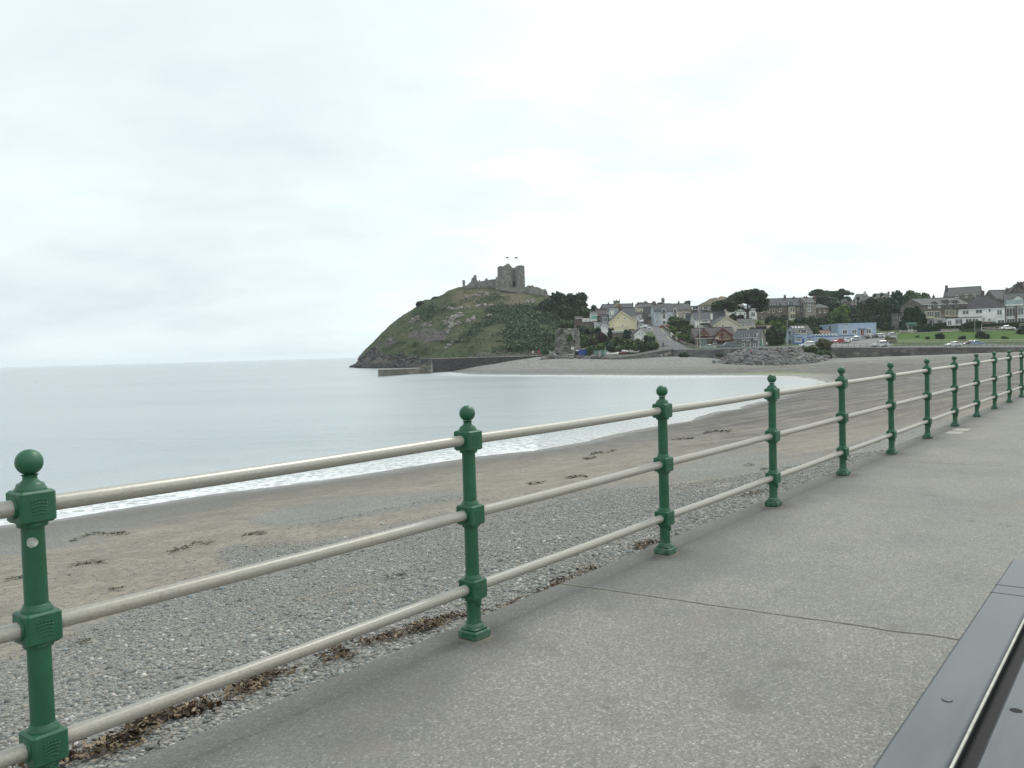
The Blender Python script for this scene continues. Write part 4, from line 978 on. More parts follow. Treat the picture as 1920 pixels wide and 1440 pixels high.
outcrop([(795, 612), (806, 604), (812, 612)], 2.5, 12, 'scattered rocks left of the largest pale outcrop, level with it')
outcrop([(848, 640), (838, 652)], 3, 12, 'reddish brown rocks low on the slope above the harbour wall')
outcrop([(720, 650), (728, 640), (735, 636)], 2.4, 16, 'dark craggy outcrop near the sea end of the headland')

M_DKROCK = stone('tidal_rock', (.025, .026, .028), (.055, .054, .054), (.10, .095, .088), .9, flat=.9, bump=1.)
outcrop([(668, 688), (690, 689), (720, 689), (750, 689), (790, 688)], 2.0, 90, 'dark wave-washed rocks along the waterline at the foot of the headland', M_DKROCK)
outcrop([(675, 678), (690, 664), (704, 655), (700, 676)], 3.5, 60, 'dark craggy cliff rocks at the sea end of the headland', M_DKROCK)
outcrop([(720, 672), (750, 670), (790, 672)], 5, 60, 'dark cliff rocks above the low jetty arm', M_DKROCK)
# castle
def prof_wall(parent, name, pts, D, thick, mat, rough_=.0):
    """outline given in photograph pixels at distance D, built with real thickness"""
    o0 = parent.location; b = MB()
    P2 = []
    for i, (x, y) in enumerate(pts): p = W(x, y, D); P2.append((p.x-o0.x, p.z-o0.z))
    b.prism(P2, D-o0.y, D-o0.y+thick, 'y'); return b.build(name, mat, parent)
def subdiv_profile(top, n=3, amp=.5):
    out = []
    for (a_, b_), (c_, d_) in zip(top[:-1], top[1:]):
        for k in range(n): u = k/n; out.append((a_+(c_-a_)*u+(random.uniform(-.2, .2) if k else 0), b_+(d_-b_)*u+(random.uniform(-amp, amp) if k else 0)))
    return out+[top[-1]]
cst = thing('ruined_castle', 'ruined grey stone castle with twin-towered gatehouse on top of the headland', 'castle', W(945, 540, 396))
def ruin_tower(cpx, wpx, D, prof, ybase, nm, sides=28, back=1.15):
    o0 = cst.location; r = wpx/2*m_per_px(D); c = W(cpx, ybase, D+r); vs = []; fs = []
    zb = W(cpx, ybase+8, D).z
    for k in range(sides):
        a = 2*pi*k/sides; x = r*math.cos(a); y = r*math.sin(a)*back; px = cpx+x/m_per_px(D)
        zt = W(px, np.interp(px, [p[0] for p in prof], [p[1] for p in prof]), D+r).z
        vs += [(c.x-o0.x+x, c.y-o0.y+y, zb-o0.z), (c.x-o0.x+x*.985, c.y-o0.y+y*.985, (zb+zt)/2-o0.z), (c.x-o0.x+x*.97, c.y-o0.y+y*.97, zt-o0.z+random.uniform(-.1, .12)), (c.x-o0.x+x*.72, c.y-o0.y+y*.72, zt-o0.z-.1), (c.x-o0.x+x*.72, c.y-o0.y+y*.72, zt-o0.z-3.0)]
    for k in range(sides):
        j = (k+1) % sides
        for q in range(4): fs.append((k*5+q, j*5+q, j*5+q+1, k*5+q+1))
    fs.append(tuple(k*5+4 for k in range(sides)))
    b = MB(); b.add(vs, fs); return b.build(nm, M_CASTLE, cst)
ruin_tower(947.5, 29, 394, [(932, 503), (936, 500), (942, 500.5), (945, 501.5), (948, 498.5), (952, 495.6), (957, 495.6), (959, 500), (962, 501.5)], 537, 'gatehouse_tower')
ruin_tower(975.5, 18.5, 393, [(966, 501.5), (971, 499), (976, 498.4), (983, 498.6), (985, 500)], 537, 'gatehouse_tower')
prof_wall(cst, 'gate_passage', [(959, 545), (959, 502), (963, 501.8), (969, 501.6), (969, 545)], 399.5, 4, M_CASTLE)
g_ = prof_wall(cst, 'doorway', [(962.2, 537), (962.2, 528), (964, 526.5), (966, 528), (966, 537)], 399.2, .5, paint('castle_dark_opening', (.02, .02, .02), .9, 0, 1, streak=False))
prof_wall(cst, 'window_opening', [(938, 523), (938, 519), (940, 519), (940, 523)], 393.6, .8, MATS['castle_dark_opening'])
prof_wall(cst, 'broken_wall', [(928, 545)]+subdiv_profile([(929, 524), (929, 520), (933, 519), (935, 516), (934, 511), (933.5, 507), (936, 506), (944, 520), (946, 526)])+[(946, 545)], 392.6, 3, M_CASTLE)
prof_wall(cst, 'curtain_wall', [(896, 545)]+subdiv_profile([(896, 528), (897, 527.5), (898, 525), (900, 525), (901, 527.5), (909, 526), (909.3, 522.5), (914, 521.5), (914.5, 525), (922, 523.8), (929.5, 523)], 2, .2)+[(930, 545)], 395, 2, M_CASTLE)
prof_wall(cst, 'broken_wall', [(871, 545)]+subdiv_profile([(872, 536), (878, 533), (880, 530), (883, 528.5), (884.5, 521), (887, 520.5), (888, 517.5), (890, 515.3), (893, 515.6), (893.7, 524), (895.2, 525.5), (896.5, 529)], 2, .3)+[(897, 545)], 397, 2, M_CASTLE)
prof_wall(cst, 'stone_pillar', [(866.5, 542), (867.5, 534), (867, 530), (866.8, 526), (868, 525), (871, 525.2), (872, 527), (871.6, 531), (872, 535), (872.5, 542)], 399, 2, M_CASTLE)
prof_wall(cst, 'outer_wall', [(940, 545)]+subdiv_profile([(942, 538), (955, 539), (970, 538.2), (984, 539), (987, 537.5), (990, 535), (996, 535.6), (998, 534.4), (1000, 535.5), (1002, 538), (1008, 538), (1012, 540), (1018, 543), (1021, 541.6), (1024, 543), (1026, 547), (1028, 554)], 2, .35)+[(1028, 560), (1000, 553)], 388, 2, M_CASTLE)
for (x, ax, ay, lean, dark, lb) in [(949.3, 498, 481.5, -1.2, (.10, .13, .11), 'flag flying from the left mast above the gatehouse'), (965.5, 501, 481.5, 0, (.12, .15, .10), 'flag flying from the right mast above the gatehouse')]:
    rt = thing('flagpole', 'thin pole with small ' + lb, 'flagpole', W(x, ax+6, 397)); o0 = rt.location; q = W(x, ay, 397)-o0
    b = MB(); b.tube((0, 0, 0), (0, 0, q.z), .035, .02, 6); b.build('pole', paint('flag_pole', (.62, .64, .64), .5), rt)
    vs = []; fs = []
    for i in range(7):
        u = i/6; xx = (u*1.5 if lean == 0 else u*1.2); zz_ = q.z-.05-(.35*u*u if lean == 0 else -.0*u)
        for k in range(3): vs.append((xx, .12*math.sin(u*7+k), zz_-k*.38*(1-.25*u)))
    for i in range(6):
        for k in range(2): fs.append((i*3+k, (i+1)*3+k, (i+1)*3+k+1, i*3+k+1))
    b = MB(); b.add(vs, fs, True); f_ = b.build('flag', paint('flag_'+str(int(x)), dark, .8), rt); md = f_.modifiers.new('s', 'SOLIDIFY'); md.thickness = .02

# battered quarry-stone retaining wall beside the headland
pts_w = [(1039, 668), (1043, 640), (1047, 616.5), (1060, 615), (1078, 615.5), (1086, 616), (1080, 628), (1078, 640), (1086, 652), (1090, 668)]
rt = thing('rock_retaining_wall', 'tall battered wall of rough pale stones with dark gaps beside the headland', 'retaining wall', W(1064, 668, 262)); o0 = rt.location
nx, nz_ = 44, 40; vs = []
def rw_pt(u, v, back=0):
    yl = 668-(668-615.5)*v; xl = np.interp(yl, [616, 640, 668], [1047, 1043, 1039]); xr = np.interp(yl, [616, 628, 640, 652, 668], [1086, 1080, 1078, 1086, 1090]); D = 262+9*v+back
    return W(xl+(xr-xl)*u, yl, D)-o0
b = MB(); 
for j in range(nz_):
    for i in range(nx):
        p = rw_pt(i/(nx-1), j/(nz_-1)); n_ = mnoise.noise(p*1.1)*.35+mnoise.noise(p*.4)*.5; p.y += n_; vs.append(p)
fs = [(j*nx+i, j*nx+i+1, (j+1)*nx+i+1, (j+1)*nx+i) for j in range(nz_-1) for i in range(nx-1)]
b.add(vs, fs); b.build('stone_face', M_ROCKWALL, rt)
b = MB(); C = [rw_pt(0, 0, .6), rw_pt(1, 0, .6), rw_pt(1, 1, .6), rw_pt(0, 1, .6)]; Db_ = [c+Vector((0, 12, 0)) for c in C]
b.add(C+Db_, [(0, 1, 2, 3), (7, 6, 5, 4), (0, 4, 5, 1), (1, 5, 6, 2), (2, 6, 7, 3), (3, 7, 4, 0)]); b.build('wall_core', M_ROCKWALL, rt)
b = MB()
for _ in range(95):
    u, v = random.random(), random.random()
    if mnoise.noise((u*4, v*5, 2)) < -.25: continue
    p = rw_pt(u, v); s_ = random.uniform(.06, .22)
    b.lathe([(s_*.2, 0), (s_, .05)], 6, cap=True) if False else b.box(p.x-s_, p.x+s_, p.y-.75, p.y+.3, p.z-s_*.6, p.z+s_*.6)
b.build('gaps', paint('stone_gap_dark', (.045, .045, .035), 1., .3, 1), rt)['kind'] = 'stuff'
b = MB(); p = W(1073, 653, 263.2)-o0; b.box(p.x-.45, p.x+.45, p.y-1.2, p.y-1.1, p.z-.4, p.z+.4); b.build('notice_board', paint('notice_white', (.7, .7, .68), .5), rt)

# ------------------------------------------------------------------ houses
SL_BLUE = slate('slate_blue', (.068, .075, .085)); SL_GREY = slate('slate_grey', (.085, .09, .09)); SL_DARK = slate('slate_dark', (.045, .045, .05)); SL_PURPLE = slate('slate_purple', (.075, .064, .068)); SL_PALE = slate('slate_pale', (.16, .18, .18)); SL_RED = slate('roof_reddish', (.16, .085, .07))
WH = paint('white_render', (.78, .79, .77), .8, .12); CREAM = paint('cream_render', (.56, .52, .42), .8, .12); YEL = paint('yellow_render', (.58, .54, .36), .8, .10); PBL = paint('pale_blue_render', (.47, .53, .57), .8, .12)
BLUE = paint('blue_render', (.37, .46, .60), .7, .10); BEIGE = paint('beige_render', (.42, .37, .30), .85, .15); PINK = paint('pink_render', (.52, .42, .41), .8, .12); GREYR = paint('grey_render', (.33, .34, .34), .85, .15)
TRIMW = paint('white_trim', (.72, .73, .71), .6, .1); TRIMR = paint('red_trim', (.16, .025, .028), .6, .2); TRIMB = paint('blue_trim', (.05, .12, .36), .6, .15); TRIMC = paint('cream_trim', (.58, .54, .42), .7, .1)
CHIM = stone('chimney_brick', (.09, .065, .06), (.14, .10, .09), (.19, .15, .13), 2.5)
m = bpy.data.materials.new('window_glass'); t = NT(m); oi = t.n('ShaderNodeObjectInfo')
t.bsdf(t.ramp(oi.outputs['Random'], [(0, (.02, .025, .03)), (.6, (.05, .06, .065)), (1, (.13, .15, .155))]), .08, 0, .6); GLASS = m
m = bpy.data.materials.new('balcony_glass'); t = NT(m); t.bsdf((.42, .55, .54), .1, 0, .5, Alpha=.55); BGLASS = m
class House:
    def __init__(s, name, label, cat, x0, x1, yb, D, yaw=0., depth=8., group=None):
        s.x0, s.x1, s.yb, s.D, s.dep = x0, x1, yb, D, depth; s.xm = (x0+x1)/2
        P = W(s.xm, yb, D); s.root = thing(name, label, cat, P, yaw, group); s.P = P; s.yaw = yaw
        s.n = Vector((-math.sin(yaw), math.cos(yaw), 0)); s.ax = Vector((math.cos(yaw), math.sin(yaw), 0))
    def loc(s, px, py, off=0.):
        d = ray(px, py); o = Vector((0, 0, CZ)); q = s.P+s.n*off; t = (q-o).dot(s.n)/d.dot(s.n); r = o+d*t-s.P
        return r.dot(s.ax), r.z
    def span(s, ye):
        s.ye = ye; ym = (s.yb+ye)/2; s.X0 = s.loc(s.x0, ym)[0]; s.X1 = s.loc(s.x1, ym)[0]; s.ze = s.loc(s.xm, ye)[1]
    def side(s, ye, yr, wall, roof, oh=.3, ridge=.5, verge=.15, inset=(0, 0)):
        s.span(ye); d = s.dep; s.zr = s.loc(s.xm, yr, d*ridge)[1]; X0, X1, ze, zr = s.X0, s.X1, s.ze, s.zr; yr_ = d*ridge; s.kind = 'side'; s.yr_ = yr_
        i0, i1 = inset
        b = MB()
        b.add([(X0, 0, -3), (X1, 0, -3), (X1, d, -3), (X0, d, -3), (X0, 0, ze), (X1, 0, ze), (X1, d, ze), (X0, d, ze), (X0+i0, yr_, zr-.03), (X1-i1, yr_, zr-.03)],
              [(0, 1, 5, 4), (2, 3, 7, 6), (1, 2, 6, 9, 5), (3, 0, 4, 8, 7), (4, 5, 9, 8), (6, 7, 8, 9), (3, 2, 1, 0)]) if not (i0 or i1) else b.add([(X0, 0, -3), (X1, 0, -3), (X1, d, -3), (X0, d, -3), (X0, 0, ze), (X1, 0, ze), (X1, d, ze), (X0, d, ze)], [(0, 1, 5, 4), (2, 3, 7, 6), (1, 2, 6, 5), (3, 0, 4, 7), (4, 5, 6, 7), (3, 2, 1, 0)])
        b.build('wall', wall, s.root)
        sl = (zr-ze)/yr_; sl2 = (zr-ze)/(d-yr_); th = .2; b = MB(); a0, a1 = X0-verge, X1+verge
        if not (i0 or i1):
            b.prism([(-oh, ze-oh*sl+.03), (yr_, zr+.03), (d+oh, ze-oh*sl2+.03), (d+oh, ze-oh*sl2+.03+th), (yr_, zr+.03+th), (-oh, ze-oh*sl+.03+th)], a0, a1, 'x')
        else:
            z_e = ze+.02; b.add([(a0-oh, -oh, z_e), (a1+oh, -oh, z_e), (a1+oh, d+oh, z_e), (a0-oh, d+oh, z_e), (X0+i0, yr_, zr), (X1-i1, yr_, zr)], [(0, 1, 5, 4), (1, 2, 5), (2, 3, 4, 5), (3, 0, 4), (3, 2, 1, 0)])
        s.roof = b.build('roof', roof, s.root)
        b = MB(); b.box((X0+i0)-.05, (X1-i1)+.05, yr_-.12, yr_+.12, zr+.16 if not (i0 or i1) else zr-.06, zr+.34 if not (i0 or i1) else zr+.1); b.build('ridge_tiles', SL_DARK if roof is not SL_DARK else SL_PURPLE, s.roof)
        if D_OK(s): b = MB(); b.box(X0-.05, X1+.05, -oh-.12, -oh-.0, ze-oh*sl-.06, ze-oh*sl+.1); b.build('gutter', TRIMW, s.roof)
        return s
    def gable(s, ye, apex, wall, roof, oh=.35, verge=.25, ye2=None, barge=None):
        s.span(ye); ax_, zr = s.loc(*apex); d = s.dep; X0, X1, ze = s.X0, s.X1, s.ze; ze2 = ze if ye2 is None else s.loc(s.x1, ye2)[1]; s.kind = 'gable'; s.zr = zr; s.apx = ax_
        b = MB(); b.prism([(X0, -3), (X1, -3), (X1, ze2), (ax_, zr), (X0, ze)], 0, d, 'y'); b.build('wall', wall, s.root)
        sl = (zr-ze)/(ax_-X0); sr_ = (zr-ze2)/(X1-ax_); th = .22; b = MB()
        b.prism([(X0-oh, ze-oh*sl+.03), (ax_, zr+.03), (X1+oh, ze2-oh*sr_+.03), (X1+oh, ze2-oh*sr_+.03+th), (ax_, zr+.05+th), (X0-oh, ze-oh*sl+.03+th)], -verge, d+verge, 'y'); s.roof = b.build('roof', roof, s.root)
        if barge:
            b = MB(); t_ = .32; b.prism([(X0-oh, ze-oh*sl-t_), (ax_, zr-t_), (X1+oh, ze2-oh*sr_-t_), (X1+oh, ze2-oh*sr_+.1), (ax_, zr+.1), (X0-oh, ze-oh*sl+.1)], -verge-.09, -verge-.004, 'y'); b.build('bargeboard', barge, s.roof)
        return s
    def flat(s, yt, wall, top=None, par=.25, rm=None):
        s.span(yt); d = s.dep; b = MB(); b.box(s.X0, s.X1, 0, d, -3, s.ze-.2); b.build('wall', wall, s.root)
        b = MB(); b.box(s.X0-.12, s.X1+.12, -.12, d+.12, s.ze-.197, s.ze+.06); s.roof = b.build('roof', rm or TRIMW, s.root); s.kind = 'flat'; return s
    def win(s, L, trim=TRIMW, door=False, off=0., mull=1):
        for q in L:
            x, y, w_, h_ = q[:4]; cx_, cz_ = s.loc(x, y, off); k = s.D*1.03/F; w2, h2 = w_*k/2, h_*k/2; f_ = min(.16, w2*.3)
            b = MB(); y0, y1 = off-.10, off-.004
            b.box(cx_-w2, cx_-w2+f_, y0, y1, cz_-h2, cz_+h2); b.box(cx_+w2-f_, cx_+w2, y0, y1, cz_-h2, cz_+h2)
            b.box(cx_-w2+f_, cx_+w2-f_, y0, y1, cz_+h2-f_, cz_+h2); b.box(cx_-w2+f_, cx_+w2-f_, y0, y1, cz_-h2, cz_-h2+f_)
            if w2 > .55:
                n = 1 if w2 < 1.2 else 2
                for i in range(n): xx = cx_-w2+2*w2*(i+1)/(n+1); b.box(xx-.05, xx+.05, y0+.01, y1, cz_-h2+f_, cz_+h2-f_)
            fr_ = b.build('door' if door else 'window', trim, s.root)
            b = MB(); b.box(cx_-w2+f_*.6, cx_+w2-f_*.6, off-.055, off-.006, cz_-h2+f_*.6, cz_+h2-f_*.6); b.build('panel' if door else 'pane', GLASS if not door else (q[4] if len(q) > 4 else TRIMR), fr_)
            if not door: b = MB(); b.box(cx_-w2-.1, cx_+w2+.1, off-.2, off-.004, cz_-h2-.14, cz_-h2-.003); b.build('sill', trim, fr_)
        return s
    def chim(s, L, mat=None, pots=2):
        for x, yt, w_, yo in L:
            yy = s.dep*yo; cx_, zt = s.loc(x, yt, yy); k = s.D/F; w2 = w_*k/2; b = MB(); zb = s.ze
            b.box(cx_-w2, cx_+w2, yy-.4, yy+.4, zb, zt-.25); b.box(cx_-w2-.1, cx_+w2+.1, yy-.5, yy+.5, zt-.25, zt-.08); c_ = b.build('chimney', mat or CHIM, s.roof)
            b = MB()
            for i in range(pots): b.lathe([(.14, zt-.08), (.12, zt+.4)], 8, c=(cx_+(i-(pots-1)/2)*w2*.9, yy))
            b.build('chimney_pot', paint('terracotta', (.30, .13, .08), .9, .2), c_)
        return s
    def dormer(s, L, wall=TRIMW, roof=None, gab=True, proj_=0.):
        for x, yt, yb_, w_ in L:
            # dormer standing on the front roof slope or flush with the front wall
            cx_, zb = s.loc(x, yb_, proj_); zt = s.loc(x, yt, proj_)[1]; w2 = w_*s.D/F/2; hw = (zt-zb)
            y1 = s.dep*.5; y0 = proj_
            if gab:
                zm = zt-min(w2*.9, hw*.5); b = MB(); b.prism([(cx_-w2, zb), (cx_+w2, zb), (cx_+w2, zm), (cx_, zt-.05), (cx_-w2, zm)], y0, y1, 'y'); d_ = b.build('dormer', wall, s.root)
                b = MB(); q = .2; sl = (zt-zm)/w2; b.prism([(cx_-w2-q, zm-q*sl), (cx_, zt), (cx_+w2+q, zm-q*sl), (cx_+w2+q, zm-q*sl+.15), (cx_, zt+.17), (cx_-w2-q, zm-q*sl+.15)], y0-.2, y1, 'y'); b.build('dormer_roof', roof or SL_GREY, d_)
                wz = (zb+zm)/2; hh = (zm-zb)*.42
            else:
                zm = zt; b = MB(); b.box(cx_-w2, cx_+w2, y0, y1, zb, zt-.12); d_ = b.build('dormer', wall, s.root); b = MB(); b.box(cx_-w2-.12, cx_+w2+.12, y0-.15, y1, zt-.117, zt+.03); b.build('dormer_roof', roof or SL_GREY, d_); wz = (zb+zt)/2; hh = hw*.36
            if hh > .12:
                b = MB(); n = 1 if w2 < 1.0 else 2
                ww = w2*(.62 if gab else .84)
                for i in range(n): a_ = cx_-ww+2*ww*i/n; b.box(a_+.06, a_+2*ww/n-.06, y0-.04, y0-.003, wz-hh, wz+hh)
                b.build('pane', GLASS, d_)
        return s
    def band(s, y0, y1, x0, x1, mat, name='band', off=0., th=.06):
        a, z0 = s.loc(x0, (y0+y1)/2, off); c, _ = s.loc(x1, (y0+y1)/2, off); zt = s.loc((x0+x1)/2, y0, off)[1]; zb = s.loc((x0+x1)/2, y1, off)[1]
        b = MB(); b.box(a, c, off-th-.004, off-.004, zb, zt); return b.build(name, mat, s.root)
    def bay(s, x0, x1, yt, yb_, mat, roof=None, pr=.9, panes=1):
        a, _ = s.loc(x0, (yt+yb_)/2); c, _ = s.loc(x1, (yt+yb_)/2); zt = s.loc((x0+x1)/2, yt)[1]; zb = s.loc((x0+x1)/2, yb_)[1]; e = min(.5, (c-a)*.22)
        b = MB(); b.prism([(a, -.004), (a+e, -pr), (c-e, -pr), (c, -.004)], zb, zt, 'z'); w_ = b.build('bay_window', mat, s.root)
        b = MB(); b.prism([(a-.12, -.006), (a+e-.1, -pr-.15), (c-e+.1, -pr-.15), (c+.12, -.006)], zt+.003, zt+.2, 'z'); b.build('bay_roof', roof or SL_GREY, w_)
        lv = max(1, int(round((zt-zb)/2.8))); b = MB(); wd = (c-a-2*e)
        for i in range(lv):
            zc_ = zb+(zt-zb)*(i+.55)/lv; h_ = min(.8, (zt-zb)/lv*.33)
            for k in range(panes): q0 = a+e+wd*(k+.12)/panes; b.box(q0, q0+wd*.76/panes, -pr-.03, -pr-.003, zc_-h_, zc_+h_)
        b.build('pane', GLASS, w_); return s
def D_OK(s): return s.D < 330
H = House
# ---- left cluster round the yellow house
h = H('stone_cottage', 'tall yellowish stone cottage with steep gable and broad chimney behind the yellow house', 'house', 1138, 1164, 606, 296, depth=9).gable(587, (1158, 567), stone('yellow_stone', (.28, .24, .15), (.38, .34, .22), (.47, .42, .30), 1.5), SL_GREY, barge=CREAM)
h.chim([(1156, 563.5, 11.5, .1)], stone('chim_stone', (.14, .13, .10), (.22, .20, .16), (.30, .28, .22), 1.8), 3)
h.win([(1154, 590, 2.6, 3.5)])
h = H('slate_house', 'long slate-roofed house behind the tall stone cottage', 'house', 1131, 1187, 600, 335, depth=8).side(579, 571, CREAM, SL_BLUE); h.chim([(1186, 569, 2.6, .5), (1141, 568.5, 2, .5)]); h.win([(1180, 584, 3, 4), (1172, 584, 3, 4)])
h = H('stone_house', 'brown stone house with reddish ridge left of the tall stone cottage', 'house', 1119.5, 1138.5, 606, 304, depth=8).side(590.5, 580, M_STONE_BROWN, SL_PURPLE); h.band(579.8, 582, 1120, 1138, SL_RED, 'ridge_band', 3.2); h.win([(1125, 597, 2.5, 3), (1133, 597, 2.5, 3)])
h = H('small_outbuilding', 'small flat outbuilding with white top and turquoise lower panel', 'outbuilding', 1108, 1119.5, 602, 300, depth=4).side(588, 585, WH, SL_GREY); h.band(592, 598, 1108.5, 1119, paint('turquoise', (.20, .48, .42), .6), 'turquoise_panel')
h = H('white_shed', 'white box shed between garden walls beside the dark trees', 'shed', 1092, 1105, 605, 292, depth=4).flat(597, WH); h.win([(1098, 601, 3, 2.5)])
h = H('garden_wall', 'low reddish-brown garden wall below the white shed', 'garden wall', 1077, 1125, 609, 288, depth=1).flat(603.5, M_STONE_BROWN, rm=SL_RED)
h = H('stone_outhouse', 'brown stone outhouse under the dark trees left of the white shed', 'outbuilding', 1079, 1092, 605, 293, depth=4).side(597, 594, M_STONE_BROWN, SL_PURPLE)
h = H('grey_roofed_barn', 'low barn with pale lean-to roof beside the yellow house', 'barn', 1116, 1141, 616, 284, depth=9).side(611, 603.5, WH, SL_PALE); 
h = H('window_annexe', 'stone annexe with one large grey window left of the yellow house', 'annexe', 1128, 1142, 607, 287, depth=5).side(595, 591, M_STONE_BROWN, SL_DARK); h.win([(1134.5, 600, 9, 8)])
h = H('white_porch', 'bright white boarded porch at the left side of the yellow house', 'porch', 1128, 1141, 618, 275, depth=3).side(610.5, 607.5, WH, SL_PALE); h.win([(1138, 613, 3, 3.5)])
h = H('grey_roofed_house', 'slate-roofed house attached right behind the yellow gable', 'house', 1166, 1194, 618, 285, depth=9).side(593, 578, CREAM, SL_BLUE); h.chim([(1163, 573.5, 4.5, .2)]); h.win([(1190.5, 600, 2.2, 4)], TRIMC)
h = H('pale_roofed_wing', 'pale slated wing with white chimney stack left behind the yellow gable', 'house', 1145, 1165, 612, 284, depth=7).side(592, 577.5, WH, SL_PALE); h.chim([(1147.5, 582, 5, .05)], WH, 1)
h = H('yellow_house', 'pale yellow house with broad gable above the green bushes', 'house', 1142.5, 1192, 621.5, 275, depth=8).gable(604, (1164.5, 583), YEL, SL_GREY, ye2=600, barge=TRIMC)
h.win([(1159.5, 597, 3.8, 3.4), (1171.5, 597, 3.8, 3.4), (1149.5, 610.5, 3, 4), (1167, 610.5, 4, 4)]); h.band(603, 621, 1189, 1191.5, TRIMC, 'corner_pier'); h.chim([(1162.3, 576, 4, .15)])
h = H('garden_terrace', 'raised garden terrace with railing and white slab below the yellow house', 'terrace', 1148, 1178, 634, 269, depth=6).flat(620, M_STONE_BROWN); h.band(620.2, 624, 1148, 1176, GREYR, 'white_slab')
b = MB()
for k in range(14): xx = h.X0+(h.X1-h.X0)*k/13; b.box(xx-.04, xx+.04, .1, .18, h.ze+.06, h.ze+1.1)
b.box(h.X0, h.X1, .08, .2, h.ze+1.1, h.ze+1.2); b.build('railing', paint('terrace_rail', (.30, .27, .24), .7), h.root)
h = H('white_cottage', 'small white cottage with steep front gable among the bushes', 'cottage', 1190.5, 1210.5, 640, 262, depth=8).gable(626, (1200.6, 617.5), WH, SL_DARK, barge=TRIMW); h.win([(1198.8, 626, 2.2, 3), (1203.2, 626, 2.2, 3)]); h.win([(1204, 636.8, 4.2, 3.5)])
h = H('cottage_wing', 'dark slate wing left of the small white cottage', 'cottage', 1182, 1192, 634, 265, depth=6).side(627.5, 619, GREYR, SL_PURPLE)
# ---- town centre
h = H('cream_townhouse', 'narrow cream townhouse at the left of the street below the skyline', 'house', 1195, 1207, 606, 372, depth=8).side(577, 571, CREAM, SL_GREY); h.win([(1202, 583, 3, 4.5), (1198, 591, 2.5, 3.5), (1204, 591, 2.5, 3.5)]); h.chim([(1196, 568, 3, .5)])
h = H('reddish_townhouse', 'townhouse with reddish roof and round chimney at the top of the street', 'house', 1199, 1215, 606, 400, depth=9).side(576, 568, BEIGE, SL_PURPLE); h.chim([(1209.8, 564.5, 3.5, .5), (1201, 567.5, 3, .5)], None, 1); h.dormer([(1211, 570, 575, 4)]); h.win([(1203, 582, 2.5, 4), (1209, 582, 2.5, 4), (1203, 590, 2.5, 4), (1209, 590, 3, 4)])
h = H('chimneyed_terrace', 'stone terrace with chimneys at both ends on the skyline right of the street', 'terrace', 1212, 1228, 606, 420, depth=9).side(575, 569, M_STONE_BROWN, SL_GREY); h.chim([(1213.5, 567, 3, .5), (1225.5, 565, 4.5, .5)])
h = H('dark_roofed_shop', 'brown shop with large dark slate roof on the right of the street', 'shop', 1212, 1226, 615, 342, depth=10).side(595, 577, M_STONE_BROWN, SL_DARK); h.win([(1221, 601, 3, 4), (1216, 606, 2.5, 4), (1221, 608, 3, 4)]); h.band(589, 595.4, 1216, 1225.5, PINK, 'pink_fascia')
h = H('shop_row', 'cream and white shop fronts high up the left side of the street', 'shop', 1195, 1206, 612, 352, depth=6).side(589, 586, WH, SL_DARK); h.win([(1198, 594, 3, 3.5), (1203, 594, 3, 3.5)]); h.band(597.5, 599.5, 1195.5, 1206, SL_DARK, 'dark_fascia'); h.win([(1200, 603, 7, 5)])
h = H('belfry_hall', 'hall with hipped roof and small bell turret on the skyline', 'hall', 1230, 1254, 606, 380, depth=12).side(573.5, 567, CREAM, SL_PURPLE, inset=(3.5, 3.5))
q = h.loc(1243, 567.5, 6); b = MB(); zt = h.loc(1243, 561, 6)[1]; b.box(q[0]-.65, q[0]+.65, 5.35, 6.65, q[1]-1, zt); tr = b.build('bell_turret', CREAM, h.root)
za = h.loc(1243, 558, 6)[1]; b = MB(); b.lathe([(1.0, zt+.003), (.8, zt+.3), (.35, za-.25), (.08, za+.1)], 8, c=(q[0], 6)); b.build('turret_cap', SL_PURPLE, tr)
b = MB(); b.box(q[0]-.35, q[0]+.35, 5.30, 5.345, q[1]+.1, zt-.25); b.build('louvre', MATS['castle_dark_opening'], tr)
h = H('pale_blue_terrace', 'pale blue-white terrace with gabled dormers and bays beside the street', 'terrace', 1226.5, 1262, 614, 335, depth=9).side(583.5, 570.5, PBL, SL_GREY)
h.dormer([(1244.5, 575, 590, 9), (1232, 580, 592, 3)], PBL, SL_GREY, proj_=-.3); h.bay(1239, 1250, 588, 613, TRIMW); h.win([(1232, 590, 2.5, 5), (1232, 603, 2.5, 4.5), (1256, 592, 3, 5), (1256, 603, 3, 5)]); h.chim([(1228, 567, 3.5, .5)])
h = H('white_terrace', 'white terrace house with grey roof next to the round green tree', 'terrace', 1262, 1272, 612, 336, depth=9).side(583, 570.5, WH, SL_GREY); h.dormer([(1266, 575, 588, 7)], WH, SL_GREY, proj_=-.2); h.bay(1260.5, 1270.5, 588, 598, TRIMW)
h = H('beige_terrace', 'beige terrace house with white bay above the round green tree', 'terrace', 1272, 1295, 612, 338, depth=9).side(581, 570, BEIGE, SL_GREY); h.chim([(1272.5, 566, 2, .5)]); h.win([(1275.5, 584.5, 2.5, 2.5), (1286, 584.5, 3, 2.5), (1275.5, 590.5, 2.5, 3)]); h.bay(1282, 1290, 588, 598, TRIMW)
h = H('dormered_terrace', 'long slate terrace with three white dormers below the brown hill', 'terrace', 1296.5, 1364, 605, 372, depth=10).side(586, 574, GREYR, SL_GREY); h.dormer([(1304, 574.5, 581, 11), (1323.5, 575, 580.5, 9), (1347, 573.5, 580, 11), (1370, 573, 579, 8)], TRIMW, SL_PALE, False, .6); h.win([(1301, 587.3, 5, 2.6), (1313, 587.3, 5, 2.6)])
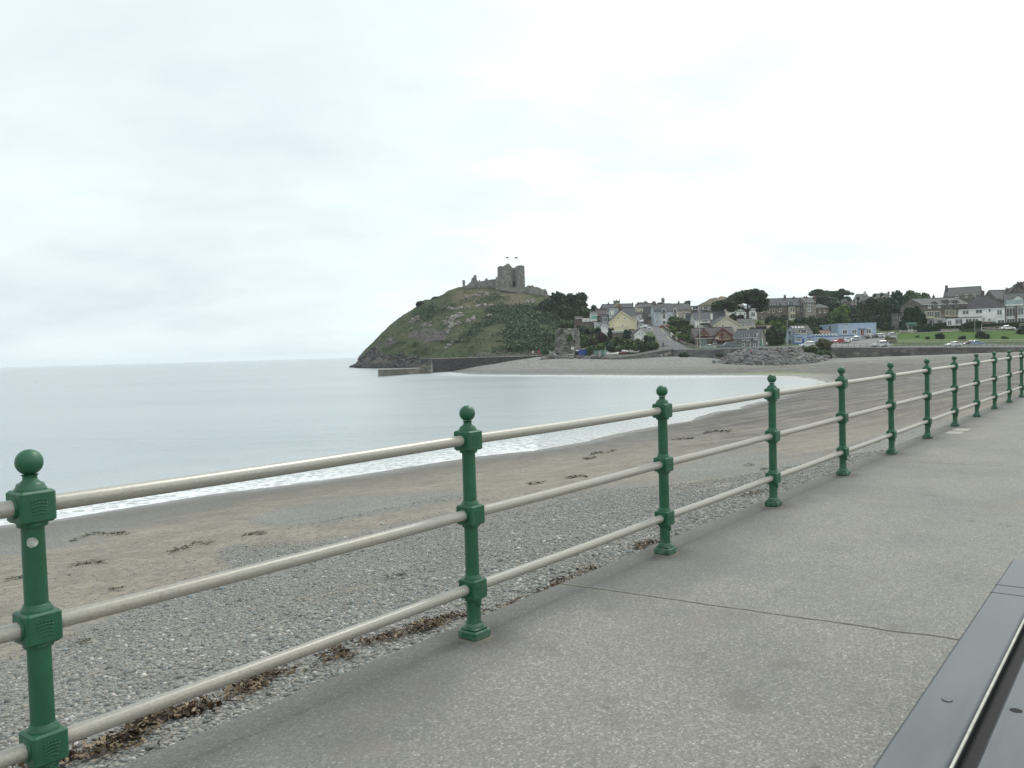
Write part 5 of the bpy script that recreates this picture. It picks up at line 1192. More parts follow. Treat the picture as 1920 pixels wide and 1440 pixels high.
h = H('white_gabled_house', 'white house with narrow pointed gable left of the telegraph pole', 'house', 1293, 1303, 615, 300, depth=9).gable(605, (1297.5, 588), WH, SL_BLUE, barge=TRIMC); h.win([(1296, 608, 2, 3.5)])
h = H('balcony_house', 'white house with balcony and dark canopy behind the telegraph pole', 'house', 1303, 1332, 618, 297, depth=9).side(599, 586.5, WH, SL_BLUE); h.win([(1322, 602.5, 10, 4.5)]); h.band(606, 609, 1313, 1330, TRIMB if False else SL_DARK, 'canopy', 0, .8); h.win([(1308, 612.5, 3, 5), (1322, 612, 8, 4)]); h.band(598.5, 614, 1330, 1332, PINK, 'pink_pier'); h.chim([(1334, 588, 3, .5)], WH, 1)
h = H('dark_slate_house', 'house with big dark slate roof between the balcony house and the cream gable', 'house', 1330, 1366, 618, 310, depth=12).side(607, 584.5, CREAM, SL_BLUE); h.win([(1340, 611, 3, 3)]); h.band(586, 590.5, 1348, 1351.5, SL_DARK, 'skylight', 4.5)
h = H('cream_gabled_house', 'cream house with broad low gable behind the lifeboat house', 'house', 1338, 1388, 617, 290, depth=9).gable(609.5, (1362, 593.5), CREAM, SL_GREY, barge=TRIMC); h.win([(1355, 610.8, 4.6, 5), (1369, 609.5, 2.2, 3.8), (1378, 612, 4, 2.6)]); h.chim([(1363, 584, 5.5, .3)], CREAM, 1)
h = H('cream_wing', 'low cream wing with grey roof right of the cream gable', 'house', 1387, 1415.5, 618, 292, depth=7).side(607, 598.5, CREAM, SL_GREY); h.win([(1393, 610.3, 7, 5), (1407, 609.5, 6, 4)])
h = H('garage', 'low flat garage with long dark opening right of the cream wing', 'garage', 1416, 1447, 618.5, 299, depth=6).flat(609, BEIGE, rm=SL_RED); h.band(612, 617.5, 1417, 1437, MATS['castle_dark_opening'], 'garage_opening'); h.band(610, 619, 1438, 1446, CREAM, 'white_panel')
h = H('pine_house', 'white-fronted house with a tall bay half hidden behind the umbrella pine', 'house', 1366, 1419, 602, 345, depth=9).side(583, 574.5, WH, SL_PALE); h.bay(1405, 1417, 582, 599, TRIMW, panes=2); h.win([(1370, 579, 6, 2.6), (1388, 588, 3, 4), (1396, 589, 3, 4), (1379, 587, 4, 4)])
# ---- the long stone terrace
h = H('stone_terrace', 'long grey-brown stone terrace with dormers and a cream bay right of the umbrella pine', 'terrace', 1417, 1510, 604, 348, depth=11).side(573.5, 560.5, M_STONE_BROWN, SL_BLUE)
h.dormer([(1426, 567.5, 573.5, 5), (1431, 567.5, 573.5, 5), (1441.5, 567.5, 573, 5), (1451, 567.5, 572.5, 5), (1462.5, 567, 572.5, 8), (1483.5, 565.5, 572, 10)], TRIMW, SL_PALE, False, .3)
h.chim([(1471.5, 553.8, 3.5, .5), (1488.5, 557, 3.5, .5), (1425, 557, 3, .5), (1508, 557, 3, .5)]); h.bay(1478, 1491, 575, 600, TRIMC, pr=1.2, panes=2)
h.win([(1428, 583, 4, 6), (1441.5, 582.5, 3.4, 6), (1450, 583, 4, 6), (1463, 581.5, 4, 6), (1428.5, 594.5, 3, 4.5), (1441, 594.5, 3, 4), (1496.5, 579.5, 4, 4), (1505, 570.5, 4, 5), (1504.5, 581.5, 4, 5)], TRIMC); h.band(572.6, 573.6, 1420, 1508, TRIMW, 'eaves_board')
h = H('beige_end_house', 'beige rendered end house with white windows at the right end of the stone terrace', 'house', 1510.5, 1530, 604, 345, depth=11).side(568, 559, stone('beige_stone', (.24, .22, .19), (.33, .31, .27), (.40, .37, .33), 1.6), SL_GREY); h.win([(1517.5, 569.8, 5, 4.6), (1517.5, 580.5, 5, 7)]); h.chim([(1512, 556.5, 3, .5), (1528, 556, 3, .5)]); h.win([(1526, 571, 2, 5), (1526, 582, 2, 5)], TRIMC)
h = H('hip_roofed_house', 'small stone house with hipped slate roof right of the beige end house', 'house', 1530.5, 1554, 600, 362, depth=9).side(577, 569.5, M_STONE_BROWN, SL_GREY, inset=(2.2, 2.2)); h.win([(1537, 584, 3, 4), (1546, 584, 3, 4)])
h = H('hillside_house', 'stone house with small front gable behind the bright green tree', 'house', 1570, 1603, 598, 402, depth=9).side(573, 566, M_STONE_BROWN, SL_PURPLE); h.dormer([(1588, 560.5, 577, 17)], M_STONE_BROWN, SL_GREY, proj_=-.8); h.win([(1580, 574.5, 4, 3)]); h.chim([(1601, 562, 3, .5)])
h = H('skyline_house', 'grey-roofed house with tall pink chimney on the skyline among the pines', 'house', 1612, 1632, 580, 470, depth=9).side(562, 552, GREYR, SL_GREY); h.chim([(1621.5, 546.5, 3.4, .4)], PINK, 1)
h = H('gabled_skyline_house', 'house with pointed cream gable among the dark skyline trees', 'house', 1646, 1670, 580, 455, depth=9).side(562, 551, CREAM, SL_GREY); h.dormer([(1658, 553, 566, 9)], CREAM, SL_PURPLE, proj_=-.6); h.chim([(1666, 547, 3, .5)])
# ---- lifeboat house
h = H('lifeboat_house', 'lifeboat house with dark red half-timbered gables beside the sea wall road', 'lifeboat station', 1303, 1381, 651, 268, depth=11).side(633, 615.5, M_STONE_BROWN, SL_PURPLE)
h.band(632.5, 650.5, 1313, 1325, paint('boat_door', (.17, .23, .22), .6), 'boat_door'); h.band(630, 632, 1304, 1335, TRIMR, 'red_beam')
def front_gable(h, x0, x1, ax, ya, ye, yb_, pr, wall, trim, frames=True):
    a, ze = h.loc(x0, ye, -pr); c, _ = h.loc(x1, ye, -pr); mx, zr = h.loc(ax, ya, -pr); zb = h.loc(ax, yb_, -pr)[1]
    b = MB(); b.prism([(a, zb), (c, zb), (c, ze), (mx, zr), (a, ze)], -pr, .0-.003, 'y'); g = b.build('gable', wall, h.root)
    sl = (zr-ze)/(mx-a); q = .35; b = MB(); b.prism([(a-q, ze-q*sl), (mx, zr), (c+q, ze-q*sl), (c+q, ze-q*sl+.25), (mx, zr+.27), (a-q, ze-q*sl+.25)], -pr-.35, 4.0, 'y'); b.build('gable_roof', SL_PURPLE, g)
    b = MB(); b.prism([(a-q, ze-q*sl-.35), (mx, zr-.38), (c+q, ze-q*sl-.35), (c+q, ze-q*sl+.1), (mx, zr+.1), (a-q, ze-q*sl+.1)], -pr-.46, -pr-.354, 'y'); b.build('bargeboard', trim, g)
    return g, a, c, mx, ze, zr, zb
CLAD = paint('gable_cladding', (.30, .255, .19), .85, .15)
g, a, c, mx, ze, zr, zb = front_gable(h, 1342, 1372, 1354, 616, 628, 639, 1.6, CLAD, TRIMR)
b = MB(); y0, y1 = -1.70, -1.604
for xx in (a+.12, mx, c-.12): b.box(xx-.13, xx+.13, y0, y1, zb, min(ze, zb+99) if xx != mx else zr-.5)
for zz_ in (zb+.15, zb+(ze-zb)*.55, ze): b.box(a+.3, c-.3, y0+.002, y1, zz_-.1, zz_+.1)
b.build('timber_frame', TRIMR, g)
h.win([(1353.6, 627, 5, 5)], TRIMR, off=-1.61); h.win([(1344.5, 633, 5, 3)], TRIMW, off=-1.61); h.win([(1340, 642.5, 6, 4), (1364, 641, 3, 4.5)]); h.win([(1354, 643.5, 3.4, 7, TRIMR)], TRIMC, door=True); h.band(640, 647, 1331.5, 1336, TRIMR, 'red_door')
h.band(638.8, 640, 1337, 1375, TRIMR, 'red_beam', 0); h.band(646, 651, 1326, 1372, M_CONC, 'plinth', -.3, .4)
g, a, c, mx, ze, zr, zb = front_gable(h, 1313.5, 1327, 1319.5, 617, 625, 630, .8, CLAD, TRIMR); h.win([(1320, 626.5, 5, 3)], TRIMR, off=-.81)
# ---- slate-roofed stone house by the boulders
h = H('seafront_stone_house', 'grey stone house with slate roof and white half dormers behind the boulders', 'house', 1376, 1423.5, 651.5, 250, yaw=-.52, depth=8).side(632.5, 618.5, M_STONE_GREY, SL_BLUE)
h.dormer([(1394, 625, 634, 4.6), (1402, 625, 634.5, 5), (1416, 624, 634, 6)], TRIMW, SL_PALE, False, -.12); h.win([(1394.3, 634.5, 4, 6), (1401.8, 635, 4, 6), (1416.3, 633.5, 5, 6), (1394, 646.5, 4.5, 5.5), (1415, 647, 3.6, 5.5)]); h.band(620, 651.5, 1421.5, 1423.4, GREYR, 'corner_pier'); h.chim([(1403, 615.5, 2.4, .5)], WH, 1)
b = MB(); s_ = h; b.box(s_.X1+.004, s_.X1+.10, 3.2, 4.1, s_.ze-2.4, s_.ze-.5); b.build('side_window', TRIMW, h.root)
b = MB(); b.box(s_.X1+.004, s_.X1+.2, 1.6, 3.0, .0, 2.1); b.build('teal_door', paint('teal', (.04, .26, .22), .5), h.root)
# ---- tea rooms
h = H('tea_room', 'blue and white tea room with TEAS painted on its slate roof', 'tea room', 1490, 1522.5, 647, 262, depth=8.5).side(624, 611, BLUE, SL_GREY)
txt = bpy.data.curves.new('roof_lettering', 'FONT'); txt.body = 'TEAS'; txt.extrude = .03; txt.align_x = 'CENTER'; txt.align_y = 'CENTER'; txt.size = 1.6; txt.offset = .012; txt.space_character = 1.15
cx_, _ = h.loc(1501, 614); to = bpy.data.objects.new('roof_lettering', txt); COL.objects.link(to); to.parent = h.roof; txt.materials.append(TRIMW)
sl_ = math.atan2(h.zr-h.ze, h.yr_); fr_ = .68; to.location = (cx_, h.yr_*fr_-.14, h.ze+(h.zr-h.ze)*fr_+.26); to.rotation_euler = (sl_, 0, 0); to.scale = (1, 1.0, 1)
h.win([(1507, 621.5, 4.6, 7), (1502.5, 622, 4, 6), (1511, 622, 3, 6)]); h.dormer([(1507, 618.6, 627.5, 11)], TRIMW, SL_GREY, False, -.15)
h.band(631.5, 632.6, 1492, 1504, TRIMB, 'blue_fascia', 0, .5); h.band(631.5, 632.6, 1514, 1522, TRIMB, 'blue_fascia', 0, .5); h.win([(1497, 637.5, 9, 6), (1517.5, 636.5, 5.5, 5)]); h.win([(1506, 639, 3.6, 8, TRIMB)], TRIMB, door=True); h.win([(1493.5, 625, 2, 2.4), (1516.5, 625, 2, 2.4)], TRIMB)
h.band(642.5, 647, 1486, 1524, TRIMB, 'blue_plinth', -2.2, .3)
for yy, zz_ in ((4.2, 4.0), (4.2, 1.3)):
    b = MB(); b.box(h.X0-.12, h.X0-.004, yy-1.3, yy+1.3, zz_-.75, zz_+.75); w_ = b.build('window', TRIMW, h.root); b = MB()
    for q in (-.8, 0, .8): b.box(h.X0-.16, h.X0-.121, yy+q-.3, yy+q+.3, zz_-.6, zz_+.6)
    b.build('pane', GLASS, w_)
h = H('crenellated_wall', 'blue garden wall with white scalloped top and blue stripe right of the tea room', 'garden wall', 1523, 1572, 645, 266, depth=.6); h.span(627.5)
b = MB(); b.box(h.X0, h.X1, 0, .6, -3, h.ze); wl = b.build('wall', PBL, h.root); b = MB(); n = 8; wdt = (h.X1-h.X0)/n
for k in range(n): b.prism([(h.X0+wdt*k+.1, h.ze+.003), (h.X0+wdt*(k+.62), h.ze+.003), (h.X0+wdt*(k+.58), h.ze+.16), (h.X0+wdt*(k+.34), h.ze+.30), (h.X0+wdt*(k+.14), h.ze+.16)], .0, .6, 'y')
b.build('crenellation', TRIMW, h.root); h.band(630.4, 631.8, 1523, 1572, TRIMB, 'blue_stripe'); h.win([(1525+5.6*k, 629, 1.3, 1.5) for k in range(8)], TRIMB)
h.band(633, 644, 1523, 1557, BLUE, 'lower_wall', -1.5, .25); h.win([(1526, 636.5, 3, 3), (1535, 636, 6, 4)], off=-1.76)
h = H('blue_cafe', 'long blue flat-roofed cafe with three windows and porch above the car park', 'cafe', 1572, 1643, 634.5, 285, depth=17).flat(606, BLUE, rm=paint('blue_coping', (.36, .50, .64), .6))
h.win([(1584, 622.5, 9, 8.5), (1601.5, 622, 9, 8.5), (1628.5, 621, 9.5, 9.5)]); h.win([(1616.5, 623.5, 7.5, 11, TRIMR)], TRIMW, door=True); h.band(615, 616.6, 1609.5, 1623, paint('porch_grey', (.30, .33, .38), .6), 'porch_roof', 0, 1.2); h.band(607.5, 613, 1578.5, 1591.5, PBL, 'sign_board'); h.band(628.5, 629.6, 1572, 1600, TRIMB, 'blue_stripe')
# small illegible dark lettering strokes on the sign board
b = MB(); 
for k, (u0, u1) in enumerate([(.08, .16), (.2, .3), (.34, .38), (.42, .5), (.58, .66), (.7, .82), (.85, .93)]):
    a, z_ = h.loc(1578.5+13*u0, 609.2, 0); c, _ = h.loc(1578.5+13*u1, 609.2, 0); b.box(a, c, -.09, -.066, z_-.12, z_+.12)
b.build('sign_lettering', paint('sign_dark', (.05, .06, .10), .6), h.root)
b = MB(); b.box(h.X0-.1, h.X0-.004, 6.8, 8.0, 2.0, 4.4); b.build('side_window', TRIMR, h.root)
h = H('grey_annexe', 'plain pale grey block at the left end of the blue cafe', 'annexe', 1551.5, 1562, 630, 296, depth=5).flat(610.5, GREYR)
h = H('red_roofed_shed', 'long low shed with rust red roof left of the blue cafe', 'shed', 1535, 1558, 628, 282, depth=5).side(624.5, 620.5, M_STONE_BROWN, SL_RED)
# ---- right-hand houses
h = H('ivy_house', 'brown stone house with ivy-covered gable and white bays above the grass slope', 'house', 1728, 1813, 617, 284, depth=15.5).side(570, 559.5, M_STONE_BROWN, SL_GREY); HI = h
h.dormer([(1775.5, 562.5, 577, 8), (1792.5, 563, 578, 8), (1753, 566, 577, 8)], M_STONE_BROWN, SL_DARK, proj_=-.4)
h.win([(1742.5, 574.5, 5, 6), (1760.5, 573.5, 4.5, 6)]); h.win([(1775, 586.5, 6.5, 11), (1782, 587, 4, 11), (1788, 587, 4, 11), (1793.5, 587, 5, 10.5)], TRIMC); h.bay(1733, 1751, 583, 597, TRIMC, panes=3); h.win([(1757, 590, 11, 13)], TRIMC)
h.band(596.5, 608, 1731, 1776, GREYR, 'rendered_ground_floor', 0, .12); h.win([(1746.5, 603.5, 8, 5.5), (1762, 603.5, 8, 5.5)], SL_BLUE, off=-.13); h.chim([(1750.5, 554.5, 2.5, .5), (1778, 557, 2, .5)])
h.win([(1737, 606, 4, 5)], off=-.13)
for yy, zz_ in ((5, 7.0), (5, 3.9), (11, 3.4)):
    b = MB(); b.box(h.X0-.12, h.X0-.004, yy-.5, yy+.5, zz_-.8, zz_+.8); b.build('side_window', TRIMW, h.root)
P = []
for _ in range(5200):
    y = random.uniform(-.2, 15); z = random.uniform(-1, 9.5); lim = 7.4-max(0, abs(y-6)-4.5)*1.2+mnoise.noise((y*.4, z*.3, 0))*.9
    if z > lim or (abs(y-5) < .55 and (abs(z-7) < .8 or abs(z-3.9) < .8)): continue
    P.append((h.X0-random.uniform(.05, .55), y, z))
for _ in range(900):
    x = h.X0+random.uniform(-.3, 1.6); P.append((x, -random.uniform(.05, .4), random.uniform(-1, 6.0-(x-h.X0)*1.2+mnoise.noise((x, 0, 0))*2)))
V, Fc = leaf_quads(np.array(P), RNG.uniform(.3, .6, len(P))); iv_ = raw('ivy', V, Fc, IVY, h.root)
h2_ = H('awning_shop', 'small shop front with green awning at the foot of the ivy-covered gable', 'shop', 1701, 1718.5, 620.5, 281, yaw=-.4, depth=2).flat(607, WH, rm=IVY); h2_.win([(1710, 614, 13, 9)])
a, z_ = h2_.loc(1700, 608); c, _ = h2_.loc(1718.5, 608); b = MB(); b.prism([(0, z_-.1), (0, z_+.55), (-1.2, z_-.1), (-1.2, z_-.25)], a-.2, c+.2, 'x'); b.build('awning', paint('awning_green', (.008, .07, .055), .85), h2_.root)
h = H('stone_bay_tower', 'narrow stone bay with white upper window at the back corner of the ivy house', 'annexe', 1684, 1694, 623, 299, depth=5).flat(588, M_STONE_GREY, rm=SL_PALE); h.win([(1688.7, 597, 4, 8)])
h = H('long_low_roof', 'long low pale roof behind the hedge right of the blue cafe', 'outbuilding', 1660, 1684, 622, 302, depth=6).side(616, 612.5, WH, SL_PALE)
h = H('white_seaside_house', 'white two-storey house with dark hipped roof above the hedge', 'house', 1797, 1884, 613, 281, yaw=-.42, depth=12).side(578.5, 553, WH, SL_DARK, inset=(7.0, 5.6)); HW = h
h.win([(1810.5, 585.8, 11, 7.5), (1835.5, 584.2, 11.5, 7.5), (1855.5, 582, 4, 6), (1855.5, 599.5, 4, 4.5)]); h.band(593.8, 600, 1869, 1880, BGLASS, 'balcony_glass', -.6, .06); h.win([(1874, 586, 9, 10)])
h = H('sun_room', 'white ground-floor sun room with broad windows projecting from the white house', 'sun room', 1775.5, 1841, 614.5, 273, yaw=-.42, depth=3).flat(595, WH, rm=SL_DARK); h.win([(1798, 603, 13, 10.5), (1816.5, 602, 11, 9), (1828.5, 601.3, 10, 8.5), (1780.5, 605.5, 7, 10)])
h = H('porch_block', 'small white side porch with brown door right of the sun room', 'porch', 1841, 1850, 612, 277, yaw=-.42, depth=3).flat(594, WH, rm=TRIMW); h.win([(1844, 600.5, 4.5, 9, GREYR)], TRIMC, door=True)
h = H('brick_garden_wall', 'reddish brown garden wall right of the white sun room', 'garden wall', 1841, 1866, 612, 274, depth=.5).flat(603.5, stone('red_wall', (.16, .11, .09), (.22, .16, .13), (.28, .21, .18), 2), rm=M_STONE_BROWN)
h = H('modern_house', 'modern white house with tall dark windows and glass balconies at the right edge', 'house', 1884, 1966, 609, 279, yaw=-.5, depth=12).side(572, 549, WH, SL_GREY)
h.dormer([(1909, 553.5, 571, 17)], TRIMW, SL_GREY, proj_=-.5); h.win([(1895, 585.5, 15, 15.5), (1914, 583.5, 10, 14.5), (1895, 602, 13.5, 9), (1914.5, 600, 11, 8), (1930, 584, 9, 14)], TRIMW); h.band(562, 570.5, 1886, 1918, BGLASS, 'balcony_glass', -1.0, .06)
h.band(570.6, 573.3, 1885, 1919, TRIMW, 'balcony_slab', -.1, 1.0); h.band(575, 608, 1883, 1886, CHIM, 'brick_pier', -.2, .3); h.band(573.4, 608, 1903.5, 1907, CHIM, 'brick_pier', -.2, .3)
h = H('white_lower_wing', 'low white wing with terrace at the left of the modern house', 'annexe', 1867, 1884, 610, 274, yaw=-.5, depth=3).flat(594, WH, rm=TRIMW); h.win([(1877, 603.5, 11, 8.5)])
h = H('gabled_villa', 'dark stone villa with large gable and big chimney rising behind the modern house', 'villa', 1884, 1938, 605, 312, yaw=-.4, depth=10).gable(560, (1909, 531.5), M_STONE_BROWN, SL_DARK, barge=SL_DARK); h.chim([(1913.5, 528.5, 11, .2)], None, 3)
h = H('villa_behind', 'grey-roofed villa with broad brown chimney left of the gabled villa', 'villa', 1868, 1905, 600, 330, depth=10).side(560, 544.5, M_STONE_BROWN, SL_GREY); h.chim([(1892, 540, 11, .3)], None, 4)
h = H('hill_house', 'brown house with small chimney on the skyline between the hilltop house and the villas', 'house', 1838, 1872, 595, 345, depth=9).side(567, 556.5, M_STONE_BROWN, SL_PURPLE); h.chim([(1871.5, 547, 5.5, .5)], None, 2)
h = H('hilltop_house', 'large brown stone house with slate roof alone on the skyline at the right', 'house', 1769, 1836, 580, 400, yaw=-.62, depth=12).side(555, 539.5, M_STONE_BROWN, SL_GREY); h.chim([(1774.5, 535.5, 4.5, .3), (1843, 545.5, 5, .5)]); h.win([(1794.5, 555.5, 6, 4.5), (1812, 554.5, 4.5, 5), (1827, 553, 5, 4), (1780, 558, 4, 4)]); h.band(550, 558, 1790, 1834, stone('brown_light', (.2, .17, .15), (.27, .24, .21), (.33, .29, .26), 2), 'stone_band')

# ------------------------------------------------------------------ brown hill behind the town
bx = np.arange(1270, 1500, 4.); vv = np.linspace(0, 1.7, 26)
top = np.interp(bx, [1270, 1290, 1310, 1325, 1338, 1350, 1361, 1364, 1372, 1400, 1440, 1500], [590, 577, 570, 563, 557.5, 554.8, 554.6, 557, 563, 575, 582, 592])
Vh = np.array([[tuple(W(x, 600+(ty-600)*min(v, 1), 520+70*v)+Vector((0, 0, -max(0, v-1)*20+mnoise.fractal(Vector((x*.08, v*3, 0)), 1, 2, 4)*1.1*(v < 1.05)))) for x, ty in zip(bx, top)] for v in vv])
m = bpy.data.materials.new('bracken_hill'); t = NT(m); co = t.coord(); a = t.noise(co, .08, 6, .7)
t.bsdf(t.ramp(a, [(.35, (.05, .06, .03)), (.5, (.115, .09, .055)), (.65, (.18, .145, .11))]), .95, 0, .2, t.bump(a, 1., 1.5))
o = raw('bracken_hill', Vh.reshape(-1, 3), grid_faces(len(vv), len(bx)), m, smooth=True); tag(o, kind='structure')

# ------------------------------------------------------------------ vegetation
def lobes_for(kind, seed):
    r = random.Random(seed); L = []
    if kind == 'round':
        L.append((0, 0, .5, .33, .33, .36))
        for _ in range(11): a = r.uniform(0, 6.28); z = r.uniform(.28, .84); q = .30*math.sin(pi*min(1, z*.9+.1))**.5; s = r.uniform(.12, .2); L.append((q*math.cos(a), q*math.sin(a), z, s, s, s*.85))
    elif kind == 'wide':
        L.append((0, 0, .45, .34, .34, .3))
        for _ in range(14): a = r.uniform(0, 6.28); q = r.uniform(.15, .38); z = r.uniform(.25, .85)-q*.5; s = r.uniform(.09, .16); L.append((q*math.cos(a), q*math.sin(a), max(z, .15), s, s, s*.9))
    elif kind == 'pine':                 # open layered crown
        for _ in range(26): a = r.uniform(0, 6.28); q = r.uniform(.05, .44); z = r.uniform(.32, .92)-q*.35; s = r.uniform(.07, .13); L.append((q*math.cos(a), q*math.sin(a), max(z, .2), s*1.35, s*1.35, s*.62))
    elif kind == 'conifer':
        for k in range(20): z = r.uniform(.08, .93); a = r.uniform(0, 6.28); q = (1-z)*.30; s = .08+.13*(1-z); L.append((q*math.cos(a), q*math.sin(a), z, s, s, .09))
        L.append((0, 0, .4, .2, .2, .38))
    elif kind == 'sparse':
        for _ in range(15): a = r.uniform(0, 6.28); q = r.uniform(.0, .38); z = r.uniform(.3, .92)-q*.3; s = r.uniform(.05, .11); L.append((q*math.cos(a), q*math.sin(a), z, s, s, s*.8))
    elif kind == 'bush':
        L.append((0, 0, .32, .36, .36, .34))
        for _ in range(10): a = r.uniform(0, 6.28); q = r.uniform(.1, .32); z = r.uniform(.2, .75)-q*.4; s = r.uniform(.13, .2); L.append((q*math.cos(a), q*math.sin(a), max(z, .15), s, s, s*1.1))
    return L
def crown_mesh(kind, tint, seed, n, leaf):
    r = np.random.default_rng(seed); L = np.array(lobes_for(kind, seed)); wt = (L[:, 3]*L[:, 4]*L[:, 5])**(2/3); wt /= wt.sum()
    k = r.choice(len(L), n, p=wt); d = r.normal(size=(n, 3)); d /= np.linalg.norm(d, axis=1)[:, None]; rad = r.uniform(.70, 1.12, n)
    P = L[k, :3]+d*L[k, 3:]*rad[:, None]; P[:, 2] = np.maximum(P[:, 2], .0)
    V, Fc = leaf_quads(P, r.uniform(.6, 1.3, n)*leaf, None, 1.35)
    core = np.concatenate([ICO_V*l[3:]*.80*(1+r.uniform(-.12, .12, (12, 1)))+l[:3] for l in L]) if kind not in ('sparse',) else np.concatenate([ICO_V*l[3:]*.45+l[:3] for l in L])
    cf = np.concatenate([ICO_F+12*i for i in range(len(L))])
    nv_ = len(V); V = np.concatenate([V, core])
    me = bpy.data.meshes.new('crown'); me.from_pydata(V.tolist(), [], Fc.tolist()+(cf+nv_).tolist()); me.materials.append(tint); me.update(); return me
CR = {}
def crown(kind, tint, variant):
    key = (kind, tint.name, variant)
    if key not in CR: CR[key] = crown_mesh(kind, tint, 31+variant*7+len(CR), {'round': 3000, 'wide': 3200, 'pine': 3400, 'conifer': 2400, 'sparse': 1000, 'bush': 1500}[kind], {'bush': .075, 'sparse': .032}.get(kind, .045))
    return CR[key]
NTREE = 0
def tree(x, top, base, wpx, D, kind, tint, name, label, cat='tree', group=None, trunk=True, tw=None, z0=.0, xs_=0):
    """x centre, top and base row, crown width in photograph pixels, D distance"""
    global NTREE; NTREE += 1
    P = W(x, base, D); H_ = W(x, top, D).z-P.z; wd_ = wpx*D/F
    rt = thing(name, label, cat, P, 0, group)
    me = crown(kind, tint, NTREE % 3); c = bpy.data.objects.new('crown' if cat == 'tree' else 'foliage', me); COL.objects.link(c); c.parent = rt
    hh = H_*(1-z0); c.location = (0, 0, H_*z0-.05*hh*(kind != 'bush')); c.scale = (wd_*1.08, min(wd_*1.08, 14), hh*1.06); c.rotation_euler = (0, 0, (NTREE*1.7) % 6.28 if wd_ < 14 else 0)
    if trunk:
        b = MB(); r0 = max(.12, wd_*.028); top_z = H_*(.62); k = 5; pr = Vector((0, 0, -1.5))
        lean = Vector((random.uniform(-.4, .4), 0, 0))
        for i in range(k): q = Vector((lean.x*(i+1)/k, 0, -1.5+(top_z+1.5)*(i+1)/k)); b.tube(pr, q, r0*(1-.14*i), r0*(1-.14*(i+1)), 8, cap=False); pr = q
        for i in range(5):
            a = random.uniform(0, 6.28); zb = H_*random.uniform(.25, .5); b.tube((lean.x*.5, 0, zb), (math.cos(a)*wd_*.28, math.sin(a)*wd_*.28, zb+H_*.28), r0*.5, r0*.15, 6, cap=False)
        b.build('trunk', BARK, rt)
    return rt
GA = 'dark trees on the right flank of the headland'
tree(1045, 546.5, 602, 60, 352, 'round', GREEN_DARK, 'broadleaf_tree', 'largest dark round tree on the right flank of the castle headland', group=GA)
tree(1080, 548.5, 602, 58, 346, 'round', GREEN_DARK, 'broadleaf_tree', 'dark round tree right of the largest one on the headland flank', group=GA)
tree(1022, 560, 598, 34, 350, 'round', GREEN_DARK, 'broadleaf_tree', 'dark tree at the left edge of the clump on the headland flank', group=GA)
tree(1064, 549, 604, 52, 358, 'round', GREEN_DARK, 'broadleaf_tree', 'dark tree filling the gap between the two largest trees on the headland flank', group=GA)
tree(1100, 560, 604, 26, 340, 'sparse', GREEN_DARK, 'broadleaf_tree', 'thin-topped tree at the right edge of the headland clump', group=GA)
tree(1064, 566, 606, 40, 330, 'bush', GREEN_DARK, 'broadleaf_tree', 'low dark tree at the front of the headland clump', group=GA)
tree(1094, 572, 606, 34, 330, 'round', GREEN_DARK, 'broadleaf_tree', 'low dark tree above the white box shed', group=GA)
tree(1115, 572, 600, 22, 372, 'round', GREEN_DARK, 'broadleaf_tree', 'dark tree between the headland clump and the stone house', group=GA)
tree(1133, 568.5, 590, 18, 420, 'round', GREEN_DARK, 'broadleaf_tree', 'small dark round tree on the skyline left of the slate house')
tree(1288, 562.5, 580, 17, 430, 'round', GREEN_MID, 'broadleaf_tree', 'small round treetop above the beige terrace roof')
tree(1271.5, 592.5, 616, 42, 300, 'round', GREEN_MID, 'broadleaf_tree', 'round green tree in front of the pale blue terrace')
tree(1350, 562, 590, 34, 355, 'round', GREEN_DARK, 'broadleaf_tree', 'dark tree against the brown hill left of the umbrella pine')
tree(789, 561.5, 575, 22, 399, 'bush', GREEN_DARK, 'bush', 'dark windblown bush on the skyline of the left headland slope', cat='bush', trunk=False)
tree(817, 554.5, 563, 15, 401, 'bush', GREEN_DARK, 'bush', 'small dark bush on the headland skyline left of the stone pillar', cat='bush', trunk=False)
tree(1068, 624, 640, 12, 262, 'bush', GREEN_MID, 'bush', 'small green bush growing out of the quarry-stone wall', cat='bush', trunk=False)
# umbrella pine
rt = thing('umbrella_pine', 'big flat-topped pine with forking bare limbs and wide dark crown', 'tree', W(1401.5, 600, 318)); D0 = 318; o0 = rt.location
def pp_(x, y, dy=0): p = W(x, y, D0)-o0; return Vector((p.x, dy, p.z))
b = MB()
for seg in ([(1401.5, 603, 0, .62), (1402, 590, 0, .52), (1401, 584, 0, .46)], [(1401, 584, 0, .42), (1395, 578, 1, .32), (1386, 573, 2, .22), (1378, 569, 2, .12)], [(1401, 585, 0, .40), (1401, 575, -1, .28), (1398, 566, -2, .18), (1396, 556, -2, .1)], [(1402, 584, 0, .40), (1407, 578, 0, .3), (1412, 571, 1, .2), (1416, 562, 1, .1)], [(1407, 578, 0, .25), (1415, 575, -2, .16), (1424, 570, -3, .08)], [(1395, 578, 1, .22), (1390, 570, -2, .15), (1383, 562, -3, .08)], [(1402, 588, 0, .28), (1394, 583, -2, .2), (1384, 579, -3, .12), (1374, 574, -3, .06)]):
    for (x0, y0, d0, r0), (x1, y1, d1, r1) in zip(seg[:-1], seg[1:]): b.tube(pp_(x0, y0, d0), pp_(x1, y1, d1), r0, r1, 8, cap=False)
b.build('trunk', BARK, rt)
